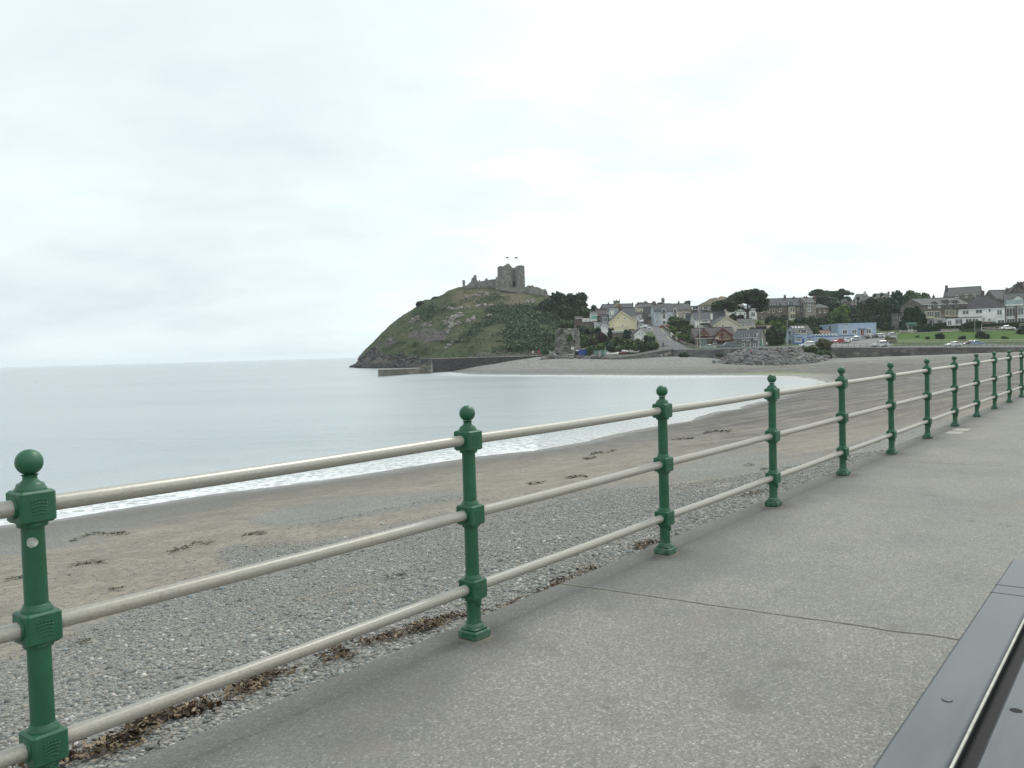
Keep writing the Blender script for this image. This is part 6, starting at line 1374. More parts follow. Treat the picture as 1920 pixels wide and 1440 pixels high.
Lb = [(1397, 553, 13, 6), (1408, 548.5, 12, 5), (1420, 552, 10, 5), (1428, 555, 8, 4), (1388, 552, 10, 5), (1380, 557, 9, 5), (1391, 561, 12, 4), (1405, 558, 12, 5), (1416, 560, 11, 4.5), (1428, 563, 9, 4), (1434, 566, 5, 3), (1372, 562, 9, 4), (1362, 566, 9, 4), (1350, 568, 8, 4), (1343, 571, 5, 2.5), (1372, 569, 10, 4), (1384, 566, 8, 4), (1408, 566, 8, 3.5), (1424, 568.5, 8, 3.5), (1431, 572, 6, 3), (1366, 574, 9, 3.5), (1377, 578, 8, 3), (1370, 582, 6, 3), (1420, 574, 7, 2.5), (1427, 580, 7, 3), (1410, 545.5, 7, 2.5), (1400, 546.5, 7, 2.5)]
k_ = D0/F; P = []
for (x, y, rx, ry) in Lb:
    for dy in (-4, 0, 4):
        c = pp_(x+random.uniform(-2, 2), y+random.uniform(-1, 1), dy*random.uniform(.6, 1.3)); n = int(rx*ry*4.2); d = RNG.normal(size=(n, 3)); d /= np.linalg.norm(d, axis=1)[:, None]
        P.append(np.array(c)+d*np.array([rx*k_, 2.2, ry*k_])*RNG.uniform(.35, 1.08, (n, 1)))
P = np.concatenate(P); V, Fc = leaf_quads(P, RNG.uniform(.3, .62, len(P)), .8, 1.5); raw('crown', V, Fc, GREEN_DARK, rt)
# skyline pines
rt = tree(1556, 535.5, 588, 78, 420, 'pine', GREEN_DARK, 'pine_tree', 'wide ragged dark pine on the skyline above the bright green tree', z0=.05)
GB = 'skyline trees behind the hotels'
tree(1535, 546, 582, 40, 425, 'pine', GREEN_DARK, 'pine_tree', 'lower left part pine of the dark skyline clump above the hip-roofed house', group=GB)
tree(1580, 540, 575, 34, 415, 'pine', GREEN_DARK, 'pine_tree', 'wind-swept pine leaning right at the right end of the dark skyline clump', group=GB)
tree(1551, 552, 590, 50, 400, 'round', GREEN_BLUE, 'broadleaf_tree', 'dark bluish tree below the skyline pine', group=GB)
tree(1609, 551, 585, 20, 420, 'sparse', GREEN_DARK, 'broadleaf_tree', 'thin see-through tree on the skyline left of the pink chimney', group=GB)
tree(1650, 543, 590, 34, 408, 'sparse', GREEN_DARK, 'pine_tree', 'spidery bare-topped pine on the skyline above the cream gable', group=GB)
tree(1643, 551, 600, 30, 400, 'pine', GREEN_DARK, 'pine_tree', 'dark pine just left of the cream skyline gable', group=GB)
tree(1682, 541, 622, 62, 345, 'conifer', GREEN_BLUE, 'conifer_tree', 'tall narrow conifer left of the ivy house', group=None)
tree(1664, 553, 625, 60, 335, 'round', GREEN_BLUE, 'conifer_tree', 'bluish conifer left of the tallest conifer by the ivy house')
tree(1697, 552, 612, 34, 340, 'round', GREEN_BLUE, 'broadleaf_tree', 'dark tree between the tall conifer and the ivy gable')
tree(1716, 543.5, 580, 36, 420, 'round', GREEN_MID, 'broadleaf_tree', 'light green tree on the skyline above the ivy house roof')
tree(1735, 546, 580, 26, 425, 'round', GREEN_MID, 'broadleaf_tree', 'feathery green treetop left of the hilltop house')
tree(1703, 553, 590, 26, 400, 'round', GREEN_MID, 'broadleaf_tree', 'green tree left of the skyline tree above the ivy house')
tree(1888, 549, 575, 16, 430, 'round', GREEN_MID, 'broadleaf_tree', 'small tree peeping between chimneys at the far right')
# big dark mass behind the cafe
GC = 'dark trees behind the blue cafe'
for x, tp, bs, wd_, D, kd, tn, lb in [(1601, 566, 628, 36, 325, 'round', GREEN_BLUE, 'dark tree behind the left half of the cafe roof'), (1622, 556, 628, 44, 332, 'round', GREEN_DARK, 'big dark tree behind the middle of the cafe roof'), (1645, 560, 628, 40, 328, 'round', GREEN_DARK, 'big dark tree behind the right end of the cafe roof'), (1612, 580, 628, 40, 312, 'wide', GREEN_DARK, 'low dark tree directly above the cafe roof'), (1637, 585, 630, 40, 308, 'wide', GREEN_BLUE, 'low bluish tree above the cafe porch'),
                                      (1656, 592, 634, 26, 300, 'conifer', GREEN_BLUE, 'conifer touching the right end of the cafe'), (1665, 598, 634, 24, 296, 'bush', GREEN_DARK, 'dark bush behind the parked cars at the right end of the cafe'), (1680, 586, 626, 26, 320, 'round', GREEN_BLUE, 'dark tree above the long low pale roof'), (1650, 574, 620, 34, 350, 'pine', GREEN_DARK, 'layered dark tree beneath the cream skyline gable')]:
    tree(x, tp, bs, wd_, D, kd, tn, 'broadleaf_tree' if kd != 'conifer' else 'conifer_tree', lb, group=GC)
tree(1572, 570.5, 622, 42, 318, 'round', GREEN_BRIGHT, 'broadleaf_tree', 'bright green round tree in front of the hillside house')
tree(1560, 582, 622, 30, 312, 'round', GREEN_MID, 'broadleaf_tree', 'green tree at the left of the bright green tree')
tree(1585, 586, 624, 26, 310, 'round', GREEN_MID, 'broadleaf_tree', 'yellowish green tree at the right of the bright green tree')
GD = 'garden trees below the stone terrace'
for x, tp, bs, wd_, D, kd, tn, lb in [(1446, 587, 622, 30, 320, 'round', GREEN_DARK, 'dark garden tree below the left windows of the stone terrace'), (1467, 589, 622, 28, 318, 'round', GREEN_DARK, 'dark garden tree left of the cream bay'), (1500, 588, 624, 34, 322, 'wide', GREEN_BLUE, 'dark wide garden tree right of the cream bay'), (1522, 588, 624, 28, 318, 'round', GREEN_DARK, 'dark garden tree below the beige end house'), (1453, 596, 622, 28, 310, 'bush', GREEN_BRIGHT, 'bright green garden bush below the stone terrace'), (1426, 600, 622, 20, 312, 'bush', GREEN_BRIGHT, 'light green bush right of the pine trunk'), (1540, 590, 626, 30, 312, 'round', GREEN_DARK, 'dark purple-green tree below the hip-roofed house'),
                                      (1480, 598, 632, 26, 295, 'round', GREEN_MID, 'green tree behind the tea room gable, left'), (1497, 600, 630, 30, 292, 'wide', GREEN_MID, 'green tree directly behind the tea room roof'), (1520, 603, 634, 30, 290, 'round', GREEN_BLUE, 'bluish tree right behind the tea room roof'), (1529, 611, 640, 18, 278, 'round', GREEN_MID, 'round bush at the right end of the tea room'), (1548, 606, 630, 24, 300, 'wide', GREEN_DARK, 'dark tree left of the grey annexe'), (1470, 607, 634, 16, 284, 'bush', GREEN_BRIGHT, 'light green bush left of the lamp post by the tea room')]:
    tree(x, tp, bs, wd_, D, kd, tn, 'broadleaf_tree' if kd != 'bush' else 'bush', lb, cat='tree' if kd != 'bush' else 'bush', group=GD)
tree(1457, 610, 651, 40, 264, 'round', GREEN_DARK, 'broadleaf_tree', 'dense dark tree between the stone house and the tea room')
tree(1443, 616, 651, 24, 262, 'round', GREEN_DARK, 'broadleaf_tree', 'dense dark tree touching the stone house gable')
tree(1389, 587, 600, 16, 322, 'bush', PURPLE, 'shrub', 'dark purple-leaved shrub left of the pine trunk', cat='shrub', trunk=False)
tree(1374, 586, 600, 18, 325, 'bush', GREEN_BRIGHT, 'shrub', 'light green shrub below the left limbs of the umbrella pine', cat='shrub', trunk=False)
tree(1410, 611, 620, 12, 285, 'bush', GREEN_MID, 'shrub', 'small shrub in front of the cream wing', cat='shrub', trunk=False)
# hedge and garden beside the street
GE = 'garden shrubs right of the street'
for x, tp, bs, wd_, D, tn, lb in [(1263, 612, 626, 18, 290, GREEN_BRIGHT, 'bright green shrub at the top left of the street garden'), (1280, 613, 628, 22, 290, GREEN_MID, 'green shrub at the top of the street garden'), (1296, 614, 630, 20, 288, GREEN_MID, 'green shrub at the top right of the street garden'), (1272, 621, 637, 20, 279, GREEN_BRIGHT, 'yellow-green shrub in the middle of the street garden'), (1289, 624, 640, 24, 277, GREEN_BRIGHT, 'yellow-green shrub right of the middle of the street garden'), (1300, 628, 646, 14, 273, GREEN_MID, 'shrub beside the lifeboat house corner'), (1278, 631, 645, 20, 272, PURPLE, 'reddish flowering shrub at the lower left of the street garden'), (1293, 634, 648, 22, 270, OLIVE, 'greyish shrub behind the road by the lifeboat house')]:
    tree(x, tp, bs, wd_, D, 'bush', tn, 'shrub', lb, cat='shrub', group=GE, trunk=False)
# bushes on the bank below the yellow house
GF = 'bushes on the bank below the yellow house'
BB = [(1146, 614, 636, 14, 270, 'round', GREEN_DARK, 'dark upright conifer-like bush at the left of the garden terrace'), (1176, 616, 640, 22, 266, 'bush', GREEN_BLUE, 'bluish bush at the right of the garden terrace'), (1158, 630, 652, 28, 262, 'bush', GREEN_MID, 'green bush below the left part of the garden terrace'), (1178, 629, 654, 28, 260, 'bush', GREEN_MID, 'green bush below the right part of the garden terrace'), (1198, 632, 656, 26, 259, 'bush', GREEN_MID, 'green bush in front of the white cottage'), (1218, 624, 648, 24, 262, 'bush', GREEN_DARK, 'dark bush right of the white cottage'), (1222, 634, 655, 26, 258, 'bush', GREEN_MID, 'green bush by the lower bend of the street'), (1143, 636, 658, 26, 260, 'bush', GREEN_BLUE, 'dark bush above the green shed'), (1127, 640, 660, 26, 260, 'bush', GREEN_BRIGHT, 'bright green bush directly above the green shed'), (1108, 644, 662, 26, 262, 'bush', GREEN_MID, 'green bush above the gap between the two sheds'), (1165, 642, 661, 28, 257, 'bush', GREEN_MID, 'green bush behind the dark red boat'), (1188, 643, 660, 26, 256, 'bush', GREEN_MID, 'green bush behind the white dinghies'), (1205, 642, 658, 24, 256, 'bush', GREEN_DARK, 'dark bush above the slipway'),
      (1112, 624, 646, 26, 270, 'bush', OLIVE, 'olive scrub on the rubble slope left of the terrace'), (1096, 628, 650, 22, 268, 'bush', GREEN_MID, 'scrub right of the quarry-stone wall'), (1130, 622, 642, 22, 270, 'bush', PURPLE, 'reddish scrub below the white porch'), (1103, 612, 630, 24, 280, 'bush', GREEN_DARK, 'dark bush below the white box shed'), (1120, 611, 628, 22, 278, 'bush', GREEN_DARK, 'dark bush below the low pale-roofed barn'), (1090, 608, 622, 22, 284, 'bush', GREEN_DARK, 'dark bush above the quarry-stone wall'), (1062, 600, 616, 30, 290, 'bush', GREEN_MID, 'bush on the crest left above the quarry-stone wall'), (1085, 655, 668, 16, 258, 'bush', GREEN_DARK, 'dark bush squeezed behind the blue shed'), (1106, 655, 668, 14, 258, 'bush', GREEN_DARK, 'dark bush squeezed between the blue and green sheds')]
for x, tp, bs, wd_, D, kd, tn, lb in BB: tree(x, tp, bs, wd_, D, kd, tn, 'bush', lb, cat='bush', group=GF, trunk=False)
# shoreline bushes
tree(1546, 633, 660, 32, 226, 'round', OLIVE, 'bush', 'tall brownish-green bush at the right end of the boulder mound', cat='bush', trunk=False)
tree(1520, 647, 664, 34, 222, 'bush', GREEN_MID, 'bush', 'low green bush spilling over the top of the boulders', cat='bush', trunk=False)
tree(1545, 652, 669, 30, 219, 'bush', GREEN_MID, 'bush', 'green bush below the tall bush at the end of the boulders', cat='bush', trunk=False)
tree(1504, 649, 657, 20, 225, 'bush', GREEN_BRIGHT, 'bush', 'light green bush behind the white estate car', cat='bush', trunk=False)
tree(1283, 658, 670, 24, 245, 'bush', GREEN_DARK, 'bush', 'dark bush growing at the foot of the grey sea wall', cat='bush', trunk=False)
tree(1350, 662, 669, 18, 238, 'bush', OLIVE, 'bush', 'small yellowish bush at the left foot of the boulder mound', cat='bush', trunk=False)
# bushes on the grass slope
GG = 'shrubs planted on the grass slope'
for x, tp, bs, wd_, D, tn, lb in [(1670, 630, 643, 24, 250, OLIVE, 'large olive shrub at the left end of the grass slope'), (1720, 627.5, 634, 8, 258, GREEN_DARK, 'smallest round shrub on the grass slope'), (1739.5, 630, 637, 9, 254, GREEN_DARK, 'small round shrub second from the left on the grass slope'), (1763, 621.5, 637.5, 19, 254, GREEN_DARK, 'big round dark shrub on the grass slope below the hedge'), (1803.5, 627.5, 640, 16, 251, GREEN_DARK, 'round dark shrub above the white convertible'), (1841, 617.5, 638, 27, 254, GREEN_DARK, 'largest shrub on the grass slope below the gate pillars'), (1883.5, 628.5, 638.5, 12, 252, GREEN_DARK, 'small dark shrub below the white hatchback'), (1917, 612, 627.5, 24, 262, GREEN_DARK, 'dark shrub at the right edge of the grass slope')]:
    tree(x, tp, bs, wd_, D, 'bush', tn, 'shrub', lb, cat='shrub', group=GG, trunk=False)
tree(1696, 606, 624, 13, 276, 'bush', GREEN_DARK, 'shrub', 'dark shrub at the left side of the small awning shop', cat='shrub', trunk=False)
tree(1722, 609, 625, 12, 275, 'bush', IVY, 'shrub', 'dark shrub at the right side of the small awning shop', cat='shrub', trunk=False)
def hedge(pts, hpx, D, dep_, label, tint=IVY, n=2600):
    P0 = W(pts[0][0], pts[0][1], D); rt = thing('hedge', label, 'hedge', P0); V = []; cs = MB()
    for (x0, y0, h0), (x1, y1, h1) in zip(pts[:-1], pts[1:]):
        a = W(x0, y0, D)-P0; c = W(x1, y1, D)-P0; ha, hc = h0*D/F, h1*D/F
        cs.add([(a.x, .1, a.z-1.5), (c.x, .1, c.z-1.5), (c.x, dep_-.1, c.z-1.5), (a.x, dep_-.1, a.z-1.5), (a.x, .1, a.z+ha-.1), (c.x, .1, c.z+hc-.1), (c.x, dep_-.1, c.z+hc-.1), (a.x, dep_-.1, a.z+ha-.1)], [(0, 3, 2, 1), (4, 5, 6, 7), (0, 1, 5, 4), (1, 2, 6, 5), (2, 3, 7, 6), (3, 0, 4, 7)])
        m_ = int(n*abs(x1-x0)/60)
        for _ in range(m_):
            u = random.random(); h_ = ha+(hc-ha)*u; q = a.lerp(c, u)
            if random.random() < .6: V.append((q.x, random.uniform(-.12, .15), q.z-.5+random.random()*(h_+.5)))
            else: V.append((q.x, random.uniform(0, dep_), q.z+h_+random.uniform(-.15, .15)))
    v, f = leaf_quads(np.array(V), RNG.uniform(.18, .36, len(V))); me = cs.build('foliage_core', tint, rt); raw('foliage', v, f, tint, rt)
hedge([(1716, 624.5, 11), (1735, 624.5, 12), (1811, 622.5, 10)], 0, 272, 1.6, 'long dark clipped hedge along the top of the grass slope')
hedge([(1735, 613.5, 4), (1778, 612, 6)], 0, 277, 1.5, 'low clipped hedge in front of the ivy house')
hedge([(1806, 612.5, 3), (1822, 611, 7), (1840, 609.5, 7)], 0, 268.5, 1.5, 'dark hedge rising in front of the sun room')
hedge([(1836, 614, 4), (1866, 612.5, 5), (1930, 610.5, 6)], 0, 272.5, 1.5, 'clipped hedge in front of the modern house at the right')
hedge([(1256, 616, 4), (1300, 615.5, 4)], 0, 296, 1.5, 'green hedge below the round tree beside the street', GREEN_MID)
for (x, lb) in ((1817, 'purple-grey stone gate pillar'), ):
    pass
# gate pillars
def pillar(x0, x1, y0, y1, D, mat, name, label, cat='gate pillar', grp=None):
    p = W((x0+x1)/2, y1, D); rt = thing(name, label, cat, p, 0, grp); w2 = (x1-x0)/2*D/F; h_ = (y1-y0)*D/F
    b = MB(); b.box(-w2, w2, 0, .7, -1, h_); b.build('shaft', mat, rt); b = MB(); b.box(-w2-.06, w2+.06, -.06, .76, h_+.003, h_+.12); b.build('cap', TRIMC, rt)
pillar(1812, 1819.5, 611, 623.5, 270, stone('mottled_pillar', (.16, .13, .13), (.28, .25, .24), (.42, .38, .36), 3), 'low_stone_wall', 'mottled stone wall end left of the two cream gate pillars', 'wall')
pillar(1820, 1824, 610.5, 624, 269.5, TRIMC, 'gate_pillar', 'left cream gate pillar between the hedges', grp='pair of cream gate pillars')
pillar(1829.5, 1833.2, 610, 624, 269.5, TRIMC, 'gate_pillar', 'right cream gate pillar between the hedges', grp='pair of cream gate pillars')
pillar(1824.8, 1828.8, 610.5, 623.5, 269.8, paint('purple_gate', (.10, .06, .10), .6), 'garden_gate', 'dark purple gate between the cream pillars', 'gate')

# ------------------------------------------------------------------ cars
TYRE = paint('tyre', (.02, .02, .02), .9, .1, 4, streak=False); RIMM = paint('wheel_rim', (.35, .36, .37), .35, .1, 4, metal=.6, streak=False)
m = bpy.data.materials.new('car_glass'); t = NT(m); t.bsdf((.03, .04, .045), .05, 0, .7); CGL = m
LAMP = paint('headlamp', (.6, .62, .62), .15, 0, 1, streak=False); REDL = paint('tail_lamp', (.25, .01, .01), .2, 0, 1, streak=False)
def carpaint(name, col, metal=.2):
    if name in MATS: return MATS[name]
    m = bpy.data.materials.new(name); t = NT(m); t.bsdf(col, .28, metal, .5, Coat_Weight=.5, Coat_Roughness=.1); MATS[name] = m; return m
CT = {   # (length, width, profile of the body side, greenhouse profile)
 'hatch': (3.9, 1.65, [(-1.95, .28), (-1.93, .70), (-1.80, .92), (-1.1, .96), (.75, .93), (1.75, .78), (1.93, .62), (1.95, .28)], [(-1.78, .92), (-1.55, 1.36), (-1.2, 1.45), (.05, 1.44), (.82, .93)]),
 'saloon': (4.4, 1.7, [(-2.2, .30), (-2.2, .72), (-2.05, .95), (-1.3, .97), (.9, .92), (2.0, .80), (2.18, .6), (2.2, .3)], [(-1.65, .95), (-1.0, 1.38), (-.6, 1.43), (.25, 1.42), (1.0, .92)]),
 'estate': (4.5, 1.72, [(-2.25, .30), (-2.24, .75), (-2.15, .98), (-1.2, .98), (.95, .94), (2.05, .80), (2.23, .6), (2.25, .3)], [(-2.12, .97), (-1.85, 1.42), (-1.5, 1.48), (.3, 1.47), (1.08, .93)]),
 'offroad': (4.1, 1.8, [(-2.05, .45), (-2.05, .95), (-2.0, 1.10), (-1.0, 1.12), (.65, 1.10), (1.9, 1.04), (2.05, .85), (2.05, .45)], [(-2.0, 1.10), (-1.92, 1.70), (-1.6, 1.80), (.25, 1.78), (.75, 1.10)]),
 'van': (4.7, 1.9, [(-2.35, .35), (-2.35, 1.0), (-2.3, 1.12), (-1.0, 1.12), (1.2, 1.10), (2.1, .98), (2.33, .7), (2.35, .35)], [(-2.30, 1.10), (-2.2, 1.80), (-1.9, 1.90), (.6, 1.88), (1.45, 1.10)]),
}
def build_car(kind, name, mat):
    L, Wd, body, green = CT[kind]; rt = bpy.data.objects.new(name, None); COL.objects.link(rt); w2 = Wd/2
    # lofted body: cross sections narrow towards the top and ends
    def loft(prof, wb, wt, zb, zt):
        n = len(prof); vs = []; rings = []
        for s_, f in ((-1, 1), (-.85, 1), (.85, 1), (1, 1)):
            for (x, z) in prof:
                u = (z-zb)/max(1e-3, zt-zb); ww = wb+(wt-wb)*u; e = .94 if abs(abs(x)-L/2) < .3 else 1.; zz_ = z-(.05 if abs(s_) == 1 and u > .6 else 0)
                vs.append((x, s_*ww*e, zz_))
        fs = []
        for r in range(3):
            for j in range(n): fs.append((r*n+j, r*n+(j+1) % n, (r+1)*n+(j+1) % n, (r+1)*n+j))
        fs.append(tuple(range(n-1, -1, -1))); fs.append(tuple(range(3*n, 4*n))); return vs, fs
    v, f = loft(body, w2, w2*.95, .3, 1.0); b = MB(); b.add(v, f, False); b.build('body', mat, rt)
    zb, zt = green[0][1], max(z for x, z in green); v, f = loft(green, w2*.93, w2*.74, zb, zt); b = MB(); b.add(v, f); g = b.build('cabin', mat, rt)
    # side, front and rear glass sheets slightly proud of the cabin
    def gp(x, z, s_): u = (z-zb)/(zt-zb); return (x, s_*(w2*.93+(w2*.74-w2*.93)*u+.012), z)
    b = MB(); xr, xf = green[0][0], green[-1][0]; tr = [p for p in green if p[1] > zt-.12]; xa, xb = min(p[0] for p in tr), max(p[0] for p in tr); z0, z1 = zb+.05, zt-.10
    for s_ in (-1, 1):
        lo0 = xr+.16+(xa-xr)*.1; lo1 = xf-.2; hi0 = xa+.02; hi1 = xb-.06; nn_ = 2 if kind == 'hatch' else 3
        for i in range(nn_):
            a0 = lo0+(lo1-lo0)*i/nn_+.04; a1 = lo0+(lo1-lo0)*(i+1)/nn_-.04; c0 = hi0+(hi1-hi0)*i/nn_+.03; c1 = hi0+(hi1-hi0)*(i+1)/nn_-.03
            q = [gp(a0, z0, s_), gp(a1, z0, s_), gp(c1, z1, s_), gp(c0, z1, s_)]; b.add(q, [(0, 1, 2, 3)])
    def endglass(x0, za, x1, z1_, o): 
        ya = w2*.80; yb = w2*.66; return [(x0+o, -ya, za), (x0+o, ya, za), (x1+o, yb, z1_), (x1+o, -yb, z1_)]
    b.add(endglass(xf-.05, zb+.06, xb+.05, zt-.07, .05), [(0, 1, 2, 3)]); b.add(endglass(xr+.05, zb+.1, xa-.02, zt-.12, -.05), [(0, 1, 2, 3)]); b.build('windows', CGL, rt)
    r = .30 if kind != 'offroad' else .37
    for x in (-L*.31, L*.31):
        for s_ in (-1, 1):
            b = MB(); b.tube((x, s_*(w2-.20), r), (x, s_*(w2+.015), r), r, n=14); wl_ = b.build('wheel', TYRE, rt); b = MB(); b.tube((x, s_*(w2+.016), r), (x, s_*(w2+.03), r), r*.6, n=12); b.build('rim', RIMM, wl_)
    for s_ in (-1, 1):
        b = MB(); b.bbox(L/2-.10, L/2+.012, s_*(w2*.68)-.16, s_*(w2*.68)+.16, .60, .76, .02); b.build('headlight', LAMP, rt)
        b = MB(); b.bbox(-L/2-.012, -L/2+.08, s_*(w2*.75)-.10, s_*(w2*.75)+.10, .66, .86, .02); b.build('tail_light', REDL, rt)
        b = MB(); b.bbox(.60, .76, s_*(w2+.08)-.08, s_*(w2+.08)+.08, .90, 1.02, .02); b.build('wing_mirror', mat, rt)
    b = MB(); b.bbox(L/2-.08, L/2+.03, -w2*.93, w2*.93, .30, .50, .02); b.build('bumper', TYRE if kind == 'offroad' else mat, rt); b = MB(); b.bbox(-L/2-.03, -L/2+.08, -w2*.93, w2*.93, .32, .52, .02); b.build('bumper', TYRE if kind == 'offroad' else mat, rt)
    b = MB(); b.box(-L/2-.035, -L/2-.031, -.26, .26, .54, .65); b.build('number_plate', paint('plate_yellow', (.6, .48, .06), .5, 0, 1, streak=False), rt)
    return rt
PROTO = {}
def car(kind, px, py, D, yaw, mat, label, name='parked_car', cat='car', grp=None):
    if kind not in PROTO: PROTO[kind] = o = build_car(kind, name, mat)
    else: o = copy_tree(PROTO[kind]); o.name = name
    for ch in o.children:
        if ch.name.split('.')[0] in ('body', 'cabin', 'wing_mirror', 'bumper') and not (kind == 'offroad' and ch.name.startswith('bumper')): ch.material_slots[0].link = 'OBJECT'; ch.material_slots[0].material = mat
    p = W(px, py, D); o.location = p; o.rotation_euler = (0, 0, math.radians(yaw)); tag(o, label, cat, grp); return o
WHT = carpaint('car_white', (.66, .68, .68), 0); SIL = carpaint('car_silver', (.36, .40, .42), .5); RED = carpaint('car_red', (.30, .012, .02), .1); DKB = carpaint('car_dark', (.025, .03, .045), .3); LBL = carpaint('car_light_blue', (.16, .30, .44), .3); TEAL_ = carpaint('car_pale_green', (.28, .38, .34), .2); NAVY = carpaint('car_navy_teal', (.03, .07, .09), .3); GRN = carpaint('car_grey_green', (.24, .28, .26), .4); MAR = carpaint('car_maroon', (.05, .02, .04), .3); LG = carpaint('car_pale_grey', (.42, .44, .42), .3)
G1 = 'cars parked in the car park below the blue cafe'
car('hatch', 1571, 643.6, 252, 200, RED, 'bright red hatchback, leftmost in the car park', grp=G1)
car('hatch', 1585, 642, 255, 205, WHT, 'white hatchback beside the bright red one', grp=G1)
car('hatch', 1600.5, 639.5, 259, 190, SIL, 'pale blue-silver hatchback in the car park', grp=G1)
car('saloon', 1610.5, 639, 261, 215, GRN, 'grey-green saloon right of the blue-silver hatchback', grp=G1)
car('estate', 1621, 637, 264, 220, MAR, 'dark maroon estate in the middle of the car park row', grp=G1)
car('hatch', 1630.5, 635.5, 267, 215, SIL, 'grey hatchback between the maroon and black cars', grp=G1)
car('hatch', 1637, 634.7, 268, 215, DKB, 'black hatchback below the cafe corner', grp=G1)
car('hatch', 1646, 634, 270, 190, WHT, 'white hatchback near the right end of the car park row', grp=G1)
car('estate', 1655, 633, 271, 215, LG, 'pale grey estate at the right end of the car park row', grp=G1)
car('saloon', 1670, 631.5, 274, 190, SIL, 'silver saloon half hidden behind the olive shrub', grp=G1)
car('offroad', 1650, 651, 235, 180, WHT, 'white off-road car on the seafront road beside the railing', 'offroad_car', 'off-road car')
car('estate', 1514, 650.3, 246, 180, WHT, 'white estate car behind the bush at the top of the boulders')
car('saloon', 1787, 650, 237, 180, WHT, 'white saloon on the seafront road below the grass slope')
car('hatch', 1832, 648.2, 240, 12, LBL, 'light blue hatchback on the seafront road below the largest slope shrub')
car('hatch', 1816, 648.6, 241, 180, MAR, 'dark maroon hatchback just left of the light blue one')
car('saloon', 1888.5, 618.6, 270.5, -6, WHT, 'white saloon on the upper road in front of the modern house')
car('saloon', 1326.5, 655, 250, 180, TEAL_, 'pale green car behind the left part of the sea wall railing')
car('van', 1366, 653.6, 249, 180, NAVY, 'dark teal people carrier in front of the lifeboat house door', 'people_carrier', 'people carrier')
G2 = 'cars parked on the steep street'
car('hatch', 1217, 621.5, 302, -82, SIL, 'silver hatchback facing down the steep street, nearest', grp=G2)
car('hatch', 1208.5, 614.8, 320, -84, WHT, 'white hatchback second from the bottom of the steep street', grp=G2)
car('estate', 1200, 616.5, 305, -84, LG, 'pale cream car at the left kerb beside the yellow house', grp=G2)
car('hatch', 1199.5, 610.5, 325, -84, DKB, 'dark hatchback at the left kerb above the pale cream car', grp=G2)
car('van', 1200.5, 605, 340, -86, WHT, 'white van parked on the steep street, lower one', 'parked_van', 'van', G2)
car('van', 1201, 600.5, 356, -86, WHT, 'white van parked highest up the steep street', 'parked_van', 'van', G2)
car('saloon', 1247, 615, 322, 30, RED, 'red car half hidden by the wall at the right of the steep street', grp=G2)

# street markings and the little wall at the right of the street
def draped_line(pts, wd_, mat, name, label, dash=None):
    rt = MB(); n = 0
    for (x0, y0), (x1, y1) in zip(pts[:-1], pts[1:]):
        m_ = 14
        for i in range(m_):
            if dash and i % 2: continue
            a = drape(x0+(x1-x0)*i/m_, y0+(y1-y0)*i/m_); c = drape(x0+(x1-x0)*(i+1)/m_, y0+(y1-y0)*(i+1)/m_)
            if (c-a).length > 14: continue
            rt.add([(a.x-wd_/2, a.y, a.z+.06), (a.x+wd_/2, a.y, a.z+.06), (c.x+wd_/2, c.y, c.z+.06), (c.x-wd_/2, c.y, c.z+.06)], [(0, 1, 2, 3)])
    o = rt.build(name, mat); tag(o, kind='structure'); return o
draped_line([(1240, 617), (1250, 630), (1262, 643), (1268, 648)], .35, paint('yellow_line', (.30, .28, .18), .8), 'road_edge_line', '')
draped_line([(1238, 634), (1248, 640), (1258, 648)], .22, paint('white_line', (.55, .55, .52), .8), 'road_centre_line', '', True)
h = H('street_wall', 'stone garden wall stepping down along the right side of the steep street', 'garden wall', 1243, 1262, 636, 280, yaw=-.9, depth=.5)
rt_ = h.root; b = MB(); Lw = [(1243, 613, 5, 318), (1250, 622, 6, 300), (1258, 632, 6.5, 285), (1268, 642, 7, 274), (1284, 650, 7, 266), (1300, 652, 6, 264)]; vs_ = []
for x, y, hp_, D in Lw: p = W(x, y, D)-rt_.location; q = W(x, y-hp_, D)-rt_.location; p.rotate(Matrix.Rotation(.9, 3, 'Z')); q.rotate(Matrix.Rotation(.9, 3, 'Z')); vs_ += [(p.x, p.y, p.z-1), (q.x, q.y, q.z), (q.x+.4, q.y+.3, q.z), (p.x+.4, p.y+.3, p.z-1)]
b.add(vs_, [(i*4+k, i*4+(k+1) % 4, (i+1)*4+(k+1) % 4, (i+1)*4+k) for i in range(len(Lw)-1) for k in range(4)]+[(0, 1, 2, 3)]); b.build('wall', M_STONE_BROWN, rt_)
p = W(1262, 629, 283); g_ = thing('white_garden_wall', 'short bright white wall stub at the right of the steep street', 'garden wall', p); b = MB(); q = W(1266, 634, 281)-p; b.prism([(-.8, 1.2), (q.x, q.z+1.2), (q.x, q.z-1), (-.8, -1)], 0, .4, 'y'); b.build('wall', WH, g_)

